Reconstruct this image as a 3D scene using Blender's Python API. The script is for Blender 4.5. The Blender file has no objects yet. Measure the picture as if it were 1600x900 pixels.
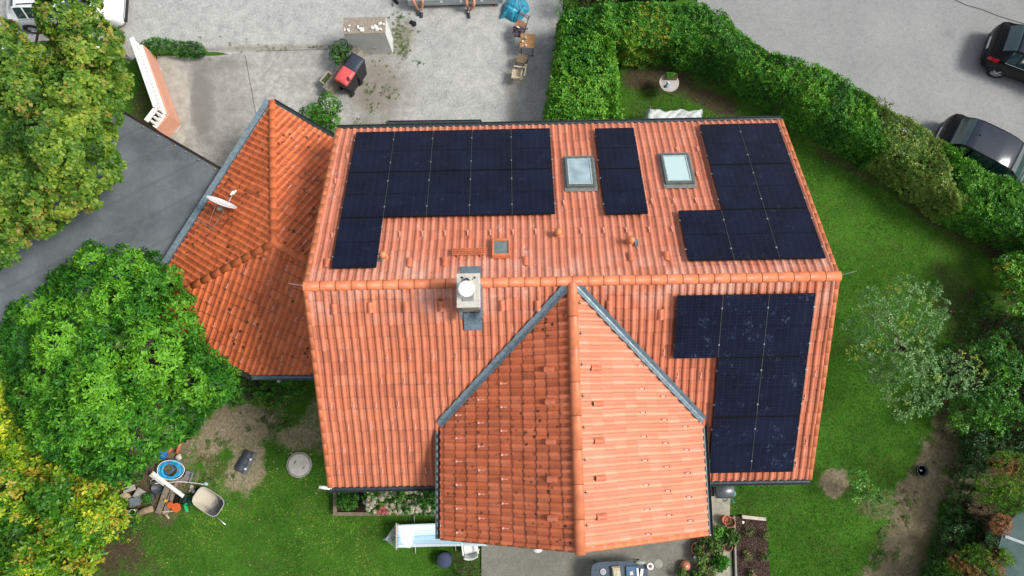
import bpy, bmesh, math, random
import numpy as np
from mathutils import Vector, Matrix
random.seed(7); RNG = np.random.default_rng(11)
R = math.radians
S = bpy.context.scene
COL = S.collection

# ---------------------------------------------------------------- camera
FPX = 1120.74
YAW, PITCH, ROLL = -0.019, 0.153, 0.011
ZR = 8.0                                  # ridge height
CAM = Vector((5.367, -2.894, ZR + 17.741))
CR = Matrix.Rotation(YAW, 3, 'Z') @ Matrix.Rotation(PITCH, 3, 'X') @ Matrix.Rotation(ROLL, 3, 'Y')
cd = bpy.data.cameras.new('camera'); cam = bpy.data.objects.new('camera', cd); COL.objects.link(cam)
cd.sensor_width = 36; cd.lens = FPX / 1600 * 36; cd.clip_end = 500
cam.matrix_world = Matrix.Translation(CAM) @ CR.to_4x4()
S.camera = cam
S.render.resolution_x = 1024; S.render.resolution_y = 576

# ---------------------------------------------------------------- light
SUN_EL, SUN_AZ = R(50), R(-4)             # azimuth counted from +X towards +Y
w = bpy.data.worlds.new('World'); S.world = w; w.use_nodes = True
nt = w.node_tree; bgn = nt.nodes['Background']
sky = nt.nodes.new('ShaderNodeTexSky'); sky.sky_type = 'NISHITA'; sky.sun_disc = False
sky.sun_elevation = SUN_EL; sky.sun_rotation = math.pi / 2 - SUN_AZ; sky.dust_density = 3; sky.air_density = 1.2
hs = nt.nodes.new('ShaderNodeHueSaturation'); hs.inputs['Saturation'].default_value = 0.45
nt.links.new(sky.outputs[0], hs.inputs['Color']); nt.links.new(hs.outputs[0], bgn.inputs[0])
bgn.inputs[1].default_value = 0.135
sl = bpy.data.lights.new('sun', 'SUN'); sl.energy = 2.75; sl.angle = R(16); sl.color = (1.0, 0.955, 0.90)
so = bpy.data.objects.new('sun', sl); COL.objects.link(so)
sd = Vector((math.cos(SUN_EL) * math.cos(SUN_AZ), math.cos(SUN_EL) * math.sin(SUN_AZ), math.sin(SUN_EL)))
so.rotation_euler = sd.to_track_quat('Z', 'Y').to_euler(); so.location = (20, 0, 40)
S.view_settings.view_transform = 'Standard'; S.view_settings.look = 'None'
S.view_settings.exposure = 0.24; S.view_settings.gamma = 1; S.view_settings.use_curve_mapping = False
S.render.engine = 'CYCLES'
S.cycles.max_bounces = 6; S.cycles.transparent_max_bounces = 6

# ---------------------------------------------------------------- helpers
def ray(px, py):
    return CR @ Vector(((px - 800) / FPX, (450 - py) / FPX, -1.0))
def at(px, py, z=0.0):
    d = ray(px, py); t = (z - CAM.z) / d.z
    return CAM + d * t
def onplane(px, py, p0, n):
    d = ray(px, py); t = (Vector(p0) - CAM).dot(n) / d.dot(n)
    return CAM + d * t
MW = {}
def tag(o, label=None, cat=None, group=None, kind=None):
    if label: o['label'] = label
    if cat: o['category'] = cat
    if group: o['group'] = group
    if kind: o['kind'] = kind
    return o
def thing(name, label, cat, loc=(0, 0, 0), rotz=0.0, group=None, rot=None):
    o = bpy.data.objects.new(name, None); COL.objects.link(o); o.empty_display_size = .2
    m = Matrix.Translation(Vector(loc)) @ (rot.to_4x4() if rot is not None else Matrix.Rotation(rotz, 4, 'Z'))
    o.matrix_world = m; MW[o] = m
    return tag(o, label, cat, group)
def copy_tree(o, parent=None):
    c = o.copy(); COL.objects.link(c)
    if parent: c.parent = parent
    for ch in list(o.children): copy_tree(ch, c)
    return c
class MB:
    def __init__(s): s.v = []; s.f = []; s.a = []
    def add(s, vs, fs, M=None):
        b = len(s.v)
        for v in vs:
            v = Vector(v); s.v.append(M @ v if M is not None else v)
        s.f += [tuple(b + i for i in f) for f in fs]; return s
    def box(s, c, d, rz=0.0, M=None, taper=1.0):
        x, y, z = d[0] / 2, d[1] / 2, d[2] / 2
        vs = [(-x, -y, -z), (x, -y, -z), (x, y, -z), (-x, y, -z)] + [(a * taper, b * taper, z) for a, b in ((-x, -y), (x, -y), (x, y), (-x, y))]
        T = Matrix.Translation(Vector(c)) @ Matrix.Rotation(rz, 4, 'Z')
        if M is not None: T = M @ T
        return s.add(vs, [(0, 3, 2, 1), (4, 5, 6, 7), (0, 1, 5, 4), (1, 2, 6, 5), (2, 3, 7, 6), (3, 0, 4, 7)], T)
    def bar(s, p, q, w, h=None, up=(0, 0, 1)):
        p, q = Vector(p), Vector(q); h = h or w; d = (q - p); L = d.length
        if L < 1e-6: return s
        d.normalize(); up = Vector(up)
        if abs(d.dot(up)) > .98: up = Vector((0, 1, 0))
        a = d.cross(up).normalized() * w / 2; b = a.cross(d).normalized() * h / 2
        vs = [p - a - b, p + a - b, p + a + b, p - a + b, q - a - b, q + a - b, q + a + b, q - a + b]
        return s.add(vs, [(0, 3, 2, 1), (4, 5, 6, 7), (0, 1, 5, 4), (1, 2, 6, 5), (2, 3, 7, 6), (3, 0, 4, 7)])
    def tube(s, pts, r, n=8, closed=False, cap=True):
        pts = [Vector(p) for p in pts]; N = len(pts); rs = r if isinstance(r, (list, tuple)) else [r] * N
        b = len(s.v); prev = None
        for i, p in enumerate(pts):
            if closed: d = pts[(i + 1) % N] - pts[i - 1]
            else: d = pts[min(i + 1, N - 1)] - pts[max(i - 1, 0)]
            d.normalize()
            if prev is None:
                up = Vector((0, 0, 1)) if abs(d.z) < .9 else Vector((1, 0, 0)); a = d.cross(up).normalized()
            else: a = (prev - d * prev.dot(d)).normalized()
            prev = a; c = d.cross(a)
            for k in range(n):
                t = 2 * math.pi * k / n; s.v.append(p + (a * math.cos(t) + c * math.sin(t)) * rs[i])
        for i in range(N if closed else N - 1):
            j = (i + 1) % N
            for k in range(n):
                l = (k + 1) % n; s.f.append((b + i * n + k, b + i * n + l, b + j * n + l, b + j * n + k))
        if cap and not closed:
            s.f.append(tuple(b + k for k in range(n))[::-1]); s.f.append(tuple(b + (N - 1) * n + k for k in range(n)))
        return s
    def lathe(s, prof, c=(0, 0, 0), n=24, M=None, sx=1, sy=1, cap=True):
        vs = []; fs = []
        for r, z in prof:
            for k in range(n):
                t = 2 * math.pi * k / n; vs.append(Vector((c[0] + sx * r * math.cos(t), c[1] + sy * r * math.sin(t), c[2] + z)))
        for i in range(len(prof) - 1):
            for k in range(n):
                l = (k + 1) % n; fs.append((i * n + k, i * n + l, (i + 1) * n + l, (i + 1) * n + k))
        if cap and prof[0][0] > 1e-4: fs.append(tuple(range(n))[::-1])
        if cap and prof[-1][0] > 1e-4: fs.append(tuple((len(prof) - 1) * n + k for k in range(n)))
        return s.add(vs, fs, M)
    def prism(s, poly, z0, z1):
        n = len(poly); vs = [(p[0], p[1], z0) for p in poly] + [(p[0], p[1], z1) for p in poly]
        return s.add(vs, [tuple(range(n))[::-1], tuple(range(n, 2 * n))] + [(i, (i + 1) % n, n + (i + 1) % n, n + i) for i in range(n)])
    def blob(s, c, r, seed=0, amp=.2, n=2, sc=(1, 1, 1)):
        bm = bmesh.new(); bmesh.ops.create_icosphere(bm, subdivisions=n, radius=1); rr = random.Random(seed)
        ks = [(Vector((rr.uniform(-1, 1), rr.uniform(-1, 1), rr.uniform(-1, 1))), rr.uniform(1.5, 4), rr.uniform(0, 6)) for _ in range(5)]
        vs = []
        for v in bm.verts:
            d = 1 + amp * sum(math.sin(k.dot(v.co) * f + p) for k, f, p in ks) / 2.5
            vs.append(Vector((v.co.x * sc[0], v.co.y * sc[1], v.co.z * sc[2])) * d * r + Vector(c))
        s.add(vs, [tuple(v.index for v in f.verts) for f in bm.faces]); bm.free(); return s
    def build(s, name, m, parent=None, smooth=False, bevel=0, world=False, label=None):
        me = bpy.data.meshes.new(name)
        vs = s.v
        if parent is not None and world:
            inv = MW[parent].inverted(); vs = [inv @ v for v in vs]
        me.from_pydata([tuple(v) for v in vs], [], s.f); me.update()
        bm = bmesh.new(); bm.from_mesh(me); bmesh.ops.recalc_face_normals(bm, faces=bm.faces); bm.to_mesh(me); bm.free()
        if smooth: me.polygons.foreach_set('use_smooth', [True] * len(me.polygons))
        o = bpy.data.objects.new(name, me); COL.objects.link(o)
        if m: me.materials.append(m)
        if parent is not None: o.parent = parent; MW[o] = MW[parent]
        else: MW[o] = Matrix()
        if bevel:
            b = o.modifiers.new('bevel', 'BEVEL'); b.width = bevel; b.segments = 2; b.limit_method = 'ANGLE'
        if label: o['label'] = label
        return o

# ---------------------------------------------------------------- materials
def lin(c):
    return tuple(((x / 255) / 12.92 if x / 255 <= .04045 else ((x / 255 + .055) / 1.055) ** 2.4) for x in c)
class N:
    """tiny node-building helper"""
    def __init__(s, name):
        s.m = bpy.data.materials.new(name); s.m.use_nodes = True; s.t = s.m.node_tree; s.b = s.t.nodes['Principled BSDF']
        s.tc = s.t.nodes.new('ShaderNodeTexCoord')
    def new(s, ty, **kw):
        n = s.t.nodes.new(ty)
        for k, v in kw.items(): setattr(n, k, v)
        return n
    def link(s, a, b): s.t.links.new(a, b)
    def noise(s, scale, detail=4, rough=.6, coord=None, stretch=None):
        n = s.new('ShaderNodeTexNoise'); n.inputs['Scale'].default_value = scale; n.inputs['Detail'].default_value = detail; n.inputs['Roughness'].default_value = rough
        co = coord or s.tc.outputs['Object']
        if stretch:
            mp = s.new('ShaderNodeMapping'); mp.inputs['Scale'].default_value = stretch; s.link(co, mp.inputs[0]); co = mp.outputs[0]
        s.link(co, n.inputs['Vector']); return n.outputs['Fac']
    def vor(s, scale, feature='F1', coord=None, rnd=1):
        n = s.new('ShaderNodeTexVoronoi', feature=feature); n.inputs['Scale'].default_value = scale
        n.inputs['Randomness'].default_value = rnd
        s.link(coord or s.tc.outputs['Object'], n.inputs['Vector']); return n
    def ramp(s, fac, stops, interp='LINEAR'):
        n = s.new('ShaderNodeValToRGB'); n.color_ramp.interpolation = interp; e = n.color_ramp.elements
        while len(e) < len(stops): e.new(.5)
        for el, (p, c) in zip(e, stops):
            el.position = p; el.color = (c, c, c, 1) if isinstance(c, (int, float)) else tuple(c[:3]) + (1,)
        s.link(fac, n.inputs[0]); return n.outputs[0]
    def mix(s, fac, a, b, mode='MIX'):
        n = s.new('ShaderNodeMix', data_type='RGBA', blend_type=mode)
        for sock, val in ((n.inputs[0], fac), (n.inputs[6], a), (n.inputs[7], b)):
            if isinstance(val, (int, float)): sock.default_value = val if sock.type == 'VALUE' else (val, val, val, 1)
            elif isinstance(val, tuple): sock.default_value = tuple(val[:3]) + (1,)
            else: s.link(val, sock)
        return n.outputs[2]
    def math(s, op, a, b=0.0, c=0.0):
        n = s.new('ShaderNodeMath', operation=op)
        for i, val in enumerate((a, b, c)):
            if isinstance(val, (int, float)): n.inputs[i].default_value = val
            else: s.link(val, n.inputs[i])
        return n.outputs[0]
    def attr(s, name):
        n = s.new('ShaderNodeAttribute'); n.attribute_name = name; return n.outputs['Fac']
    def col(s, c):
        if isinstance(c, tuple): s.b.inputs['Base Color'].default_value = tuple(c[:3]) + (1,)
        else: s.link(c, s.b.inputs['Base Color'])
        return s
    def bump(s, h, dist=.01, strength=1.0):
        n = s.new('ShaderNodeBump'); n.inputs['Distance'].default_value = dist; n.inputs['Strength'].default_value = strength
        s.link(h, n.inputs['Height']); s.link(n.outputs[0], s.b.inputs['Normal']); return s
    def set(s, rough=None, metal=None, spec=None, coat=None, trans=None):
        b = s.b.inputs
        if rough is not None:
            if isinstance(rough, (int, float)): b['Roughness'].default_value = rough
            else: s.link(rough, b['Roughness'])
        if metal is not None: b['Metallic'].default_value = metal
        if spec is not None: b['Specular IOR Level'].default_value = spec
        if coat is not None: b['Coat Weight'].default_value = coat; b['Coat Roughness'].default_value = .05
        if trans is not None: b['Transmission Weight'].default_value = trans
        return s
def simple(name, c, rough=.6, metal=0, var=.25, scale=8, bump=.002, spec=.4, coat=0, bscale=None):
    n = N(name); f = n.noise(scale, 5)
    d = tuple(x * (1 - var) for x in c); l = tuple(min(1, x * (1 + var * .8)) for x in c)
    n.col(n.ramp(f, [(.3, d), (.7, l)])).set(rough=rough, metal=metal, spec=spec, coat=coat)
    if bump: n.bump(n.noise(bscale or scale * 5, 3), bump)
    return n.m
MAT = {}
def M_(name, *a, **k):
    if name not in MAT: MAT[name] = simple(name, *a, **k)
    return MAT[name]

def tile_mat(name, base, dirt_shade, dark_amt, edge=.55, wear=.35, eu=.4, white=.5, speck=1.0, lo=.72):
    n = N(name); rnd = n.attr('rnd'); v = n.attr('tv'); u = n.attr('tu')
    c1 = tuple(x * .86 for x in base); c2 = (min(1, base[0] * 1.08), base[1] * 1.22, base[2] * 1.35)
    col = n.ramp(rnd, [(0, tuple(x * lo for x in base)), (.10, c1), (.55, base), (1, c2)])
    big = n.noise(.55, 5, .65)
    col = n.mix(n.ramp(big, [(.35, 0), (.75, wear)]), col, (base[0] * 1.08, base[1] * 1.35, base[2] * 1.55))      # sun-bleached areas
    mid = n.noise(2.2, 6, .7); fine = n.noise(26, 4, .7)
    dm = n.math('MULTIPLY', n.ramp(mid, [(.42, 0), (.68, 1)]), n.ramp(fine, [(.3, .25), (.65, 1)]))
    ed = n.ramp(v, [(.0, .6), (.06, 0), (.86, .0), (.96, 1)])                                                 # algae collects at the lower lip
    roll_shade = n.ramp(u, [(.0, .6), (.10, .1), (.3, 0), (.58, .1), (.66, .9), (.8, .7), (1, .6)])  # shade on the flank of each roll, painted as a darker line
    e = n.math('MULTIPLY', ed, n.ramp(n.noise(1.3, 6, .75), [(.36, .1), (.66, 1)])); eu_ = n.math('MULTIPLY', roll_shade, eu)
    tot = n.math('MINIMUM', n.math('ADD', n.math('MULTIPLY', dm, dark_amt), n.math('ADD', n.math('MULTIPLY', e, edge), eu_)), .92)
    col = n.mix(tot, col, dirt_shade)
    sp = n.vor(4.3); spk = n.math('MULTIPLY', n.ramp(sp.outputs['Distance'], [(.0, 1), (.16 * speck, 1), (.22 * speck, 0)]), n.ramp(n.noise(.9, 3), [(.42, 0), (.6, 1)]))
    col = n.mix(n.math('MULTIPLY', spk, .9 if speck > .9 else .3), col, (.03, .025, .02))
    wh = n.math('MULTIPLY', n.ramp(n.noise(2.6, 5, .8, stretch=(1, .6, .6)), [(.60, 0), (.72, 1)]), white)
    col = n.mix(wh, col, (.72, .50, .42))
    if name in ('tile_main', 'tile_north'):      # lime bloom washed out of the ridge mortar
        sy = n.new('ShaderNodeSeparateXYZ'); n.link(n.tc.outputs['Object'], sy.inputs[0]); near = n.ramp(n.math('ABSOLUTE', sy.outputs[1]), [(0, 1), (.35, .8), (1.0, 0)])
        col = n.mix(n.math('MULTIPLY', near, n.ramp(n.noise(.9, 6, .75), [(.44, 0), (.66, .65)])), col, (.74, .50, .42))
    n.col(col).set(rough=n.ramp(mid, [(.3, .42), (.7, .62)]), spec=.35); n.bump(fine, .003, .6)
    return n.m
TERRA = (.60, .175, .084)
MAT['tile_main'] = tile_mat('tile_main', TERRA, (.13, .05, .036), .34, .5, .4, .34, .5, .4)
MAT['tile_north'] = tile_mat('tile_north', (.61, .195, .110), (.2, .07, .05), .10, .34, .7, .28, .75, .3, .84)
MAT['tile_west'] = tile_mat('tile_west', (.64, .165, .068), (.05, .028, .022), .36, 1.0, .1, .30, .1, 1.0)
MAT['tile_east'] = tile_mat('tile_east', (.67, .27, .155), (.40, .13, .07), .04, .14, .35, .85, .08, .2, .93)  # paler base: this slope's sunlight is put into the tile colour
MAT['tile_annex'] = tile_mat('tile_annex', (.74, .175, .058), (.05, .026, .020), .28, .75, .1, .40, .2, 1.2)
MAT['ridge'] = simple('ridge_tile_clay', (.63, .195, .088), rough=.45, var=.22, scale=3.5)
def metal_band(name, c):
    n = N(name); f = n.noise(3, 6, .7); g = n.noise(14, 4, .7)
    n.col(n.mix(n.ramp(g, [(.35, 0), (.7, .6)]), n.ramp(f, [(.3, tuple(x * .55 for x in c)), (.7, c)]), tuple(min(1, x * 1.9) for x in c)))
    n.set(rough=.38, metal=.35, spec=.5); n.bump(n.noise(7, 4), .006); return n.m
MAT['zinc'] = metal_band('zinc', (.15, .205, .235)); MAT['zinc_dark'] = metal_band('zinc_dark', (.045, .06, .065))
MAT['alu'] = simple('aluminium', (.62, .63, .64), rough=.3, metal=.9, var=.1)
MAT['stucco'] = simple('stucco', (.62, .56, .45), rough=.9, var=.1, scale=2, bump=.004, bscale=60)
MAT['white'] = simple('white_paint', (.78, .78, .76), rough=.5, var=.06)
MAT['black'] = simple('black_plastic', (.018, .018, .020), rough=.4, var=.3)
MAT['rubber'] = simple('rubber', (.02, .02, .02), rough=.85, var=.3)
MAT['dgrey'] = simple('dark_grey', (.06, .07, .085), rough=.5, var=.2)
MAT['terracotta'] = simple('terracotta', (.42, .14, .07), rough=.75, var=.3, scale=12)
MAT['soil'] = simple('potting_soil', (.035, .024, .017), rough=1, var=.5, scale=25, bump=.02)
MAT['wood'] = simple('wood', (.40, .24, .12), rough=.6, var=.3, scale=10)
MAT['wood_grey'] = simple('weathered_wood', (.22, .18, .14), rough=.85, var=.4, scale=10)
MAT['wood_pale'] = simple('pale_wood', (.52, .42, .28), rough=.7, var=.2, scale=10)
MAT['bark'] = simple('bark', (.09, .065, .045), rough=.95, var=.4, scale=12, bump=.02)
MAT['concrete'] = simple('concrete', (.40, .38, .33), rough=.9, var=.3, scale=5, bump=.004)
MAT['stone'] = simple('stone', (.55, .50, .43), rough=.85, var=.3, scale=9, bump=.006)
MAT['orange'] = simple('orange_plastic', (.62, .12, .03), rough=.45, var=.15)
MAT['blue'] = simple('blue_plastic', (.02, .22, .55), rough=.35, var=.25)
MAT['blue_bright'] = simple('bright_blue_plastic', (.02, .42, .75), rough=.3, var=.2)
MAT['teal'] = simple('teal_plastic', (.05, .32, .36), rough=.35, var=.2)
MAT['glass_dark'] = simple('dark_glass', (.016, .045, .052), rough=.06, var=.2, bump=0, spec=.9, coat=.6)
MAT['tail_red'] = simple('tail_red', (.60, .012, .018), rough=.15, var=.35, scale=14, coat=.6, bump=0)
MAT['skin'] = simple('skin', (.52, .25, .16), rough=.55, var=.15)

def leaf_mat(name, dark, mid, light, spec=.3, rough=.45, tl=.13, odd=None):
    n = N(name); t = n.attr('tint')
    col = n.ramp(t, [(0, dark), (.5, mid), (1, light)])
    if odd: col = n.mix(n.attr('odd'), col, odd)
    n.col(col).set(rough=rough, spec=spec)
    tr = n.new('ShaderNodeBsdfTranslucent'); mx = n.new('ShaderNodeMixShader'); mx.inputs[0].default_value = tl
    n.link(n.mix(.5, col, tuple(min(1, x * 1.5) for x in light)), tr.inputs[0])
    out = n.t.nodes['Material Output']; n.link(n.b.outputs[0], mx.inputs[1]); n.link(tr.outputs[0], mx.inputs[2]); n.link(mx.outputs[0], out.inputs[0])
    return n.m

# ---------------------------------------------------------------- numpy noise and foliage
_L = RNG.random((256, 256))
def vnoise(x, y):
    xi = np.floor(x).astype(int); yi = np.floor(y).astype(int); fx = x - xi; fy = y - yi
    fx = fx * fx * (3 - 2 * fx); fy = fy * fy * (3 - 2 * fy); g = lambda a, b: _L[a % 256, b % 256]
    return (g(xi, yi) * (1 - fx) + g(xi + 1, yi) * fx) * (1 - fy) + (g(xi, yi + 1) * (1 - fx) + g(xi + 1, yi + 1) * fx) * fy
def fbm(x, y, o=4):
    s = 0; a = 1; t = 0
    for i in range(o): s = s + a * vnoise(x * 2 ** i + 17 * i, y * 2 ** i + 5 * i); t += a; a *= .55
    return s / t
def inpoly(x, y, poly):
    x = np.asarray(x, float); y = np.asarray(y, float); r = np.zeros(x.shape, bool); n = len(poly)
    for i in range(n):
        x1, y1 = poly[i][:2]; x2, y2 = poly[(i + 1) % n][:2]
        if y1 == y2: continue
        c = ((y1 > y) != (y2 > y)) & (x < (x2 - x1) * (y - y1) / (y2 - y1) + x1); r ^= c
    return r
def edist(x, y, poly):
    d = np.full(np.shape(x), 1e9); n = len(poly)
    for i in range(n):
        ax, ay = poly[i][:2]; bx, by = poly[(i + 1) % n][:2]; L2 = (bx - ax) ** 2 + (by - ay) ** 2 + 1e-9
        t = np.clip(((x - ax) * (bx - ax) + (y - ay) * (by - ay)) / L2, 0, 1)
        d = np.minimum(d, np.hypot(x - ax - t * (bx - ax), y - ay - t * (by - ay)))
    return d
def np_at(px, py, z):
    px = np.asarray(px, float); py = np.asarray(py, float)
    d = np.stack([(px - 800) / FPX, (450 - py) / FPX, -np.ones_like(px)], -1) @ np.array(CR).T
    t = (z - CAM.z) / d[:, 2]; return np.array(CAM) + d * t[:, None]
def np_mesh(name, V, nper, m, parent=None, attrs=None):
    """V: (n*nper,3) polygons of nper verts each"""
    me = bpy.data.meshes.new(name); nv = len(V); nf = nv // nper
    if parent is not None:
        inv = np.array(MW[parent].inverted()); V = V @ inv[:3, :3].T + inv[:3, 3]
    me.vertices.add(nv); me.vertices.foreach_set('co', np.ascontiguousarray(V, np.float32).ravel())
    me.loops.add(nv); me.loops.foreach_set('vertex_index', np.arange(nv, dtype=np.int32))
    me.polygons.add(nf); me.polygons.foreach_set('loop_start', np.arange(0, nv, nper, dtype=np.int32))
    me.update(calc_edges=True)
    for k, a in (attrs or {}).items():
        at_ = me.attributes.new(k, 'FLOAT', 'POINT'); at_.data.foreach_set('value', np.repeat(a, nper).astype(np.float32))
    me.materials.append(m); o = bpy.data.objects.new(name, me); COL.objects.link(o)
    if parent is not None: o.parent = parent; MW[o] = MW[parent]
    return o
def leaves(P, D, k, length, width, amin=35, amax=88, tint=None, odd=None, droop=.25):
    n = len(P); D = D / np.linalg.norm(D, axis=1, keepdims=True)
    P = np.repeat(P, k, 0); Dk = np.repeat(D, k, 0)
    ref = np.where(np.abs(Dk[:, 2:3]) < .9, np.array([[0, 0, 1.]]), np.array([[1., 0, 0]]))
    a = np.cross(Dk, ref); a /= np.linalg.norm(a, axis=1, keepdims=True); b = np.cross(Dk, a)
    ph = np.tile(np.arange(k) * 2.4, n) + np.repeat(RNG.random(n) * 6.28, k) + RNG.normal(0, .25, n * k)
    al = np.radians(RNG.uniform(amin, amax, n * k))
    rad = a * np.cos(ph)[:, None] + b * np.sin(ph)[:, None]
    d = Dk * np.cos(al)[:, None] + rad * np.sin(al)[:, None]
    L = (length * RNG.uniform(.65, 1.2, n * k))[:, None]; W = (width * RNG.uniform(.75, 1.2, n * k))[:, None] / 2
    s = np.cross(d, Dk); s /= np.linalg.norm(s, axis=1, keepdims=True) + 1e-9
    s = s + Dk * RNG.normal(0, .35, n * k)[:, None]
    base = P + rad * .01 + Dk * RNG.uniform(-.5, .3, n * k)[:, None] * length
    mid = base + d * L * .5; tip = base + d * L - Dk * L * droop
    V = np.stack([base, mid + s * W, tip, mid - s * W], 1).reshape(-1, 3)
    t = np.repeat(tint, k) + RNG.normal(0, .12, n * k) if tint is not None else RNG.random(n * k)
    o = np.repeat(odd, k) if odd is not None else np.zeros(n * k)
    return V, np.clip(t, 0, 1), o
def sphere_pts(n, zmin=-.25):
    z = RNG.uniform(zmin, 1, n); ph = RNG.uniform(0, 2 * math.pi, n); r = np.sqrt(1 - z * z)
    return np.stack([r * np.cos(ph), r * np.sin(ph), z], 1)
def lobe_tips(C, Rr, dens, zsq=.8, zmin=-.3):
    """tips over many lobes; drops those buried in a neighbour"""
    out = []; nor = []; idx = []
    for i, (c, r) in enumerate(zip(C, Rr)):
        n = max(6, int(dens * 4 * r * r)); d = sphere_pts(n, zmin)
        rr = r * (RNG.uniform(.72, 1.0, n) ** .6)[:, None]
        out.append(c + d * rr * np.array([1, 1, zsq])); nor.append(d); idx.append(np.full(n, i))
    P = np.concatenate(out); Dn = np.concatenate(nor); I = np.concatenate(idx)
    keep = np.ones(len(P), bool)
    for i, (c, r) in enumerate(zip(C, Rr)):
        near = (np.abs(P[:, 0] - c[0]) < r) & (np.abs(P[:, 1] - c[1]) < r) & (I != i)
        q = (P[near] - c) / np.array([1, 1, zsq]); keep[np.where(near)[0][np.einsum('ij,ij->i', q, q) < (r * .72) ** 2]] = False
    return P[keep], Dn[keep], I[keep]
def rough_edge(poly, step=.25, amp=.06, seed=0):
    out = []; n_ = len(poly); rr = random.Random(seed)
    for i in range(n_):
        a, b = Vector(poly[i]), Vector(poly[(i + 1) % n_]); k = max(1, int((b - a).length / step)); nrm = Vector((-(b - a).y, (b - a).x, 0)).normalized()
        for j in range(k):
            out.append(a.lerp(b, j / k) + nrm * (rr.uniform(-amp, amp) if j else 0))
    return out
def crown_lobes(poly, z_edge, z_top, rlobe, n, shape=.5, edge_in=.75, gap=.5, zj=.55):
    """poly in pixels of the silhouette; lobes fill it as a dome"""
    if rlobe >= .4: poly = [(p[0], p[1]) for p in rough_edge([Vector((x, y, 0)) for x, y in poly], step=14, amp=9, seed=len(poly))]
    xs = [p[0] for p in poly]; ys = [p[1] for p in poly]; C = []; Rr = []
    s = 46.0; gx = RNG.uniform(min(xs), max(xs), 60000); gy = RNG.uniform(min(ys), max(ys), 60000)
    ok = inpoly(gx, gy, poly); gx = gx[ok]; gy = gy[ok]; d = edist(gx, gy, poly) / s; dm = d.max()
    acc = []
    for x, y, dd in zip(gx, gy, d):
        r = rlobe * (random.uniform(.65, 1.25) if rlobe < .4 else random.choice((.55, .75, 1.0, 1.3)) * random.uniform(.85, 1.1))
        if dd < r * edge_in * .9: 
            if dd < rlobe * .3: continue
            r = dd / .8
        q = dd / dm
        if any((x - a) ** 2 + (y - b) ** 2 < ((r + c) * s * gap) ** 2 for a, b, c in acc): continue
        acc.append((x, y, r))
        z = z_edge + (z_top - z_edge) * (1 - (1 - q) ** 2) ** shape + random.uniform(-1.25, .75) * zj * rlobe
        C.append(np.array(at(x, y, z))); Rr.append(r)
        if len(C) >= n: break
    return C, Rr
def trunk_mesh(base, C, rad, nlimb=14):
    mb = MB(); C = [Vector(c) for c in C]; cen = sum(C, Vector()) / len(C); base = Vector(base); fork = base.lerp(Vector((cen.x, cen.y, cen.z)), .45)
    mb.tube([base, base.lerp(fork, .5) + Vector((.08, -.05, 0)), fork], [rad, rad * .8, rad * .65], 10)
    for c in random.sample(C, min(nlimb, len(C))):
        m = fork.lerp(c, .5) + Vector((random.uniform(-.2, .2), random.uniform(-.2, .2), .15))
        mb.tube([fork, m, c], [rad * .4, rad * .25, rad * .08], 6)
    return mb
def plant(name, label, cat, poly, z_edge, z_top, rlobe, n, dens, k, ll, lw, mat, trunk=None, rad=.12, group=None, tintf=None, oddf=None, amin=30, amax=85, zsq=.8, gap=.5, zj=.55, stem=True, foliage='crown', zmin=-.3, droop=.25):
    C, Rr = crown_lobes(poly, z_edge, z_top, rlobe, n, gap=gap, zj=zj)
    cen = np.mean(C, 0); base = Vector(trunk) if trunk else Vector((cen[0], cen[1], 0))
    root = thing(name, label, cat, base, 0, group)
    P, D, I = lobe_tips(C, Rr, dens, zsq, zmin)
    D = D + np.array([0, 0, .35])
    lt = RNG.normal(0, .16, len(C))[I]
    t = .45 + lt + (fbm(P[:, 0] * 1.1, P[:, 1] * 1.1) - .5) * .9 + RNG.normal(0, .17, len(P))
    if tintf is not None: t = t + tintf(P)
    od = oddf(P) if oddf is not None else None
    V, tt, oo = leaves(P, D, k, ll, lw, amin, amax, t, od, droop)
    np_mesh(foliage, V, 4, mat, root, {'tint': tt, 'odd': oo})
    if stem: trunk_mesh(base, C, rad).build('trunk' if z_top > 2.2 else 'stem', MAT['bark'], root, smooth=True, world=True)
    return root

# ================================================================ GROUND
def W(poly, z=0.0): return [at(x, y, z) for x, y in poly]
PX = 1 / 43.6
# soil / bare-earth masks (traced): (x, y, rx, ry, angle, strength)
SOILS = [(372, 666, 56, 46, 0, .92), (385, 728, 28, 52, 20, .8), (332, 690, 26, 40, 0, .75), (492, 660, 24, 52, 0, .55), (465, 690, 38, 22, 0, .7), (420, 640, 30, 30, 0, .4),
         (1308, 751, 26, 22, 0, 1.0), (1368, 790, 40, 22, -15, .5), (1030, 122, 75, 24, 5, .75), (1120, 160, 60, 22, 25, .7), (1010, 150, 40, 50, 0, .35),
         (190, 855, 55, 30, 10, .6), (410, 885, 30, 22, 0, .3), (640, 560, 10, 10, 0, 0), (1500, 500, 45, 100, -8, .45), (1330, 262, 120, 12, 33, .55), (1180, 200, 90, 14, 33, .5),
         (1450, 335, 130, 14, 36, .6), (1495, 395, 40, 90, 0, .35), (220, 770, 70, 50, 20, .7), (405, 610, 70, 25, 5, .6), (1050, 178, 60, 25, 0, .3), (735, 880, 30, 25, 0, .5),
         (1548, 700, 80, 260, 8, .95), (240, 150, 40, 90, 15, .55), (100, 700, 200, 260, 0, .9), (1150, 100, 110, 45, 35, .95), (1280, 170, 110, 45, 33, .95), (1420, 260, 110, 45, 36, .95), (1550, 340, 110, 45, 36, .95), (330, 765, 60, 20, 0, .35)]
TRACK = [(1510, 560, 30), (1492, 640, 34), (1476, 700, 38), (1450, 755, 36), (1428, 810, 38), (1408, 860, 40), (1385, 930, 44)]
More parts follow.
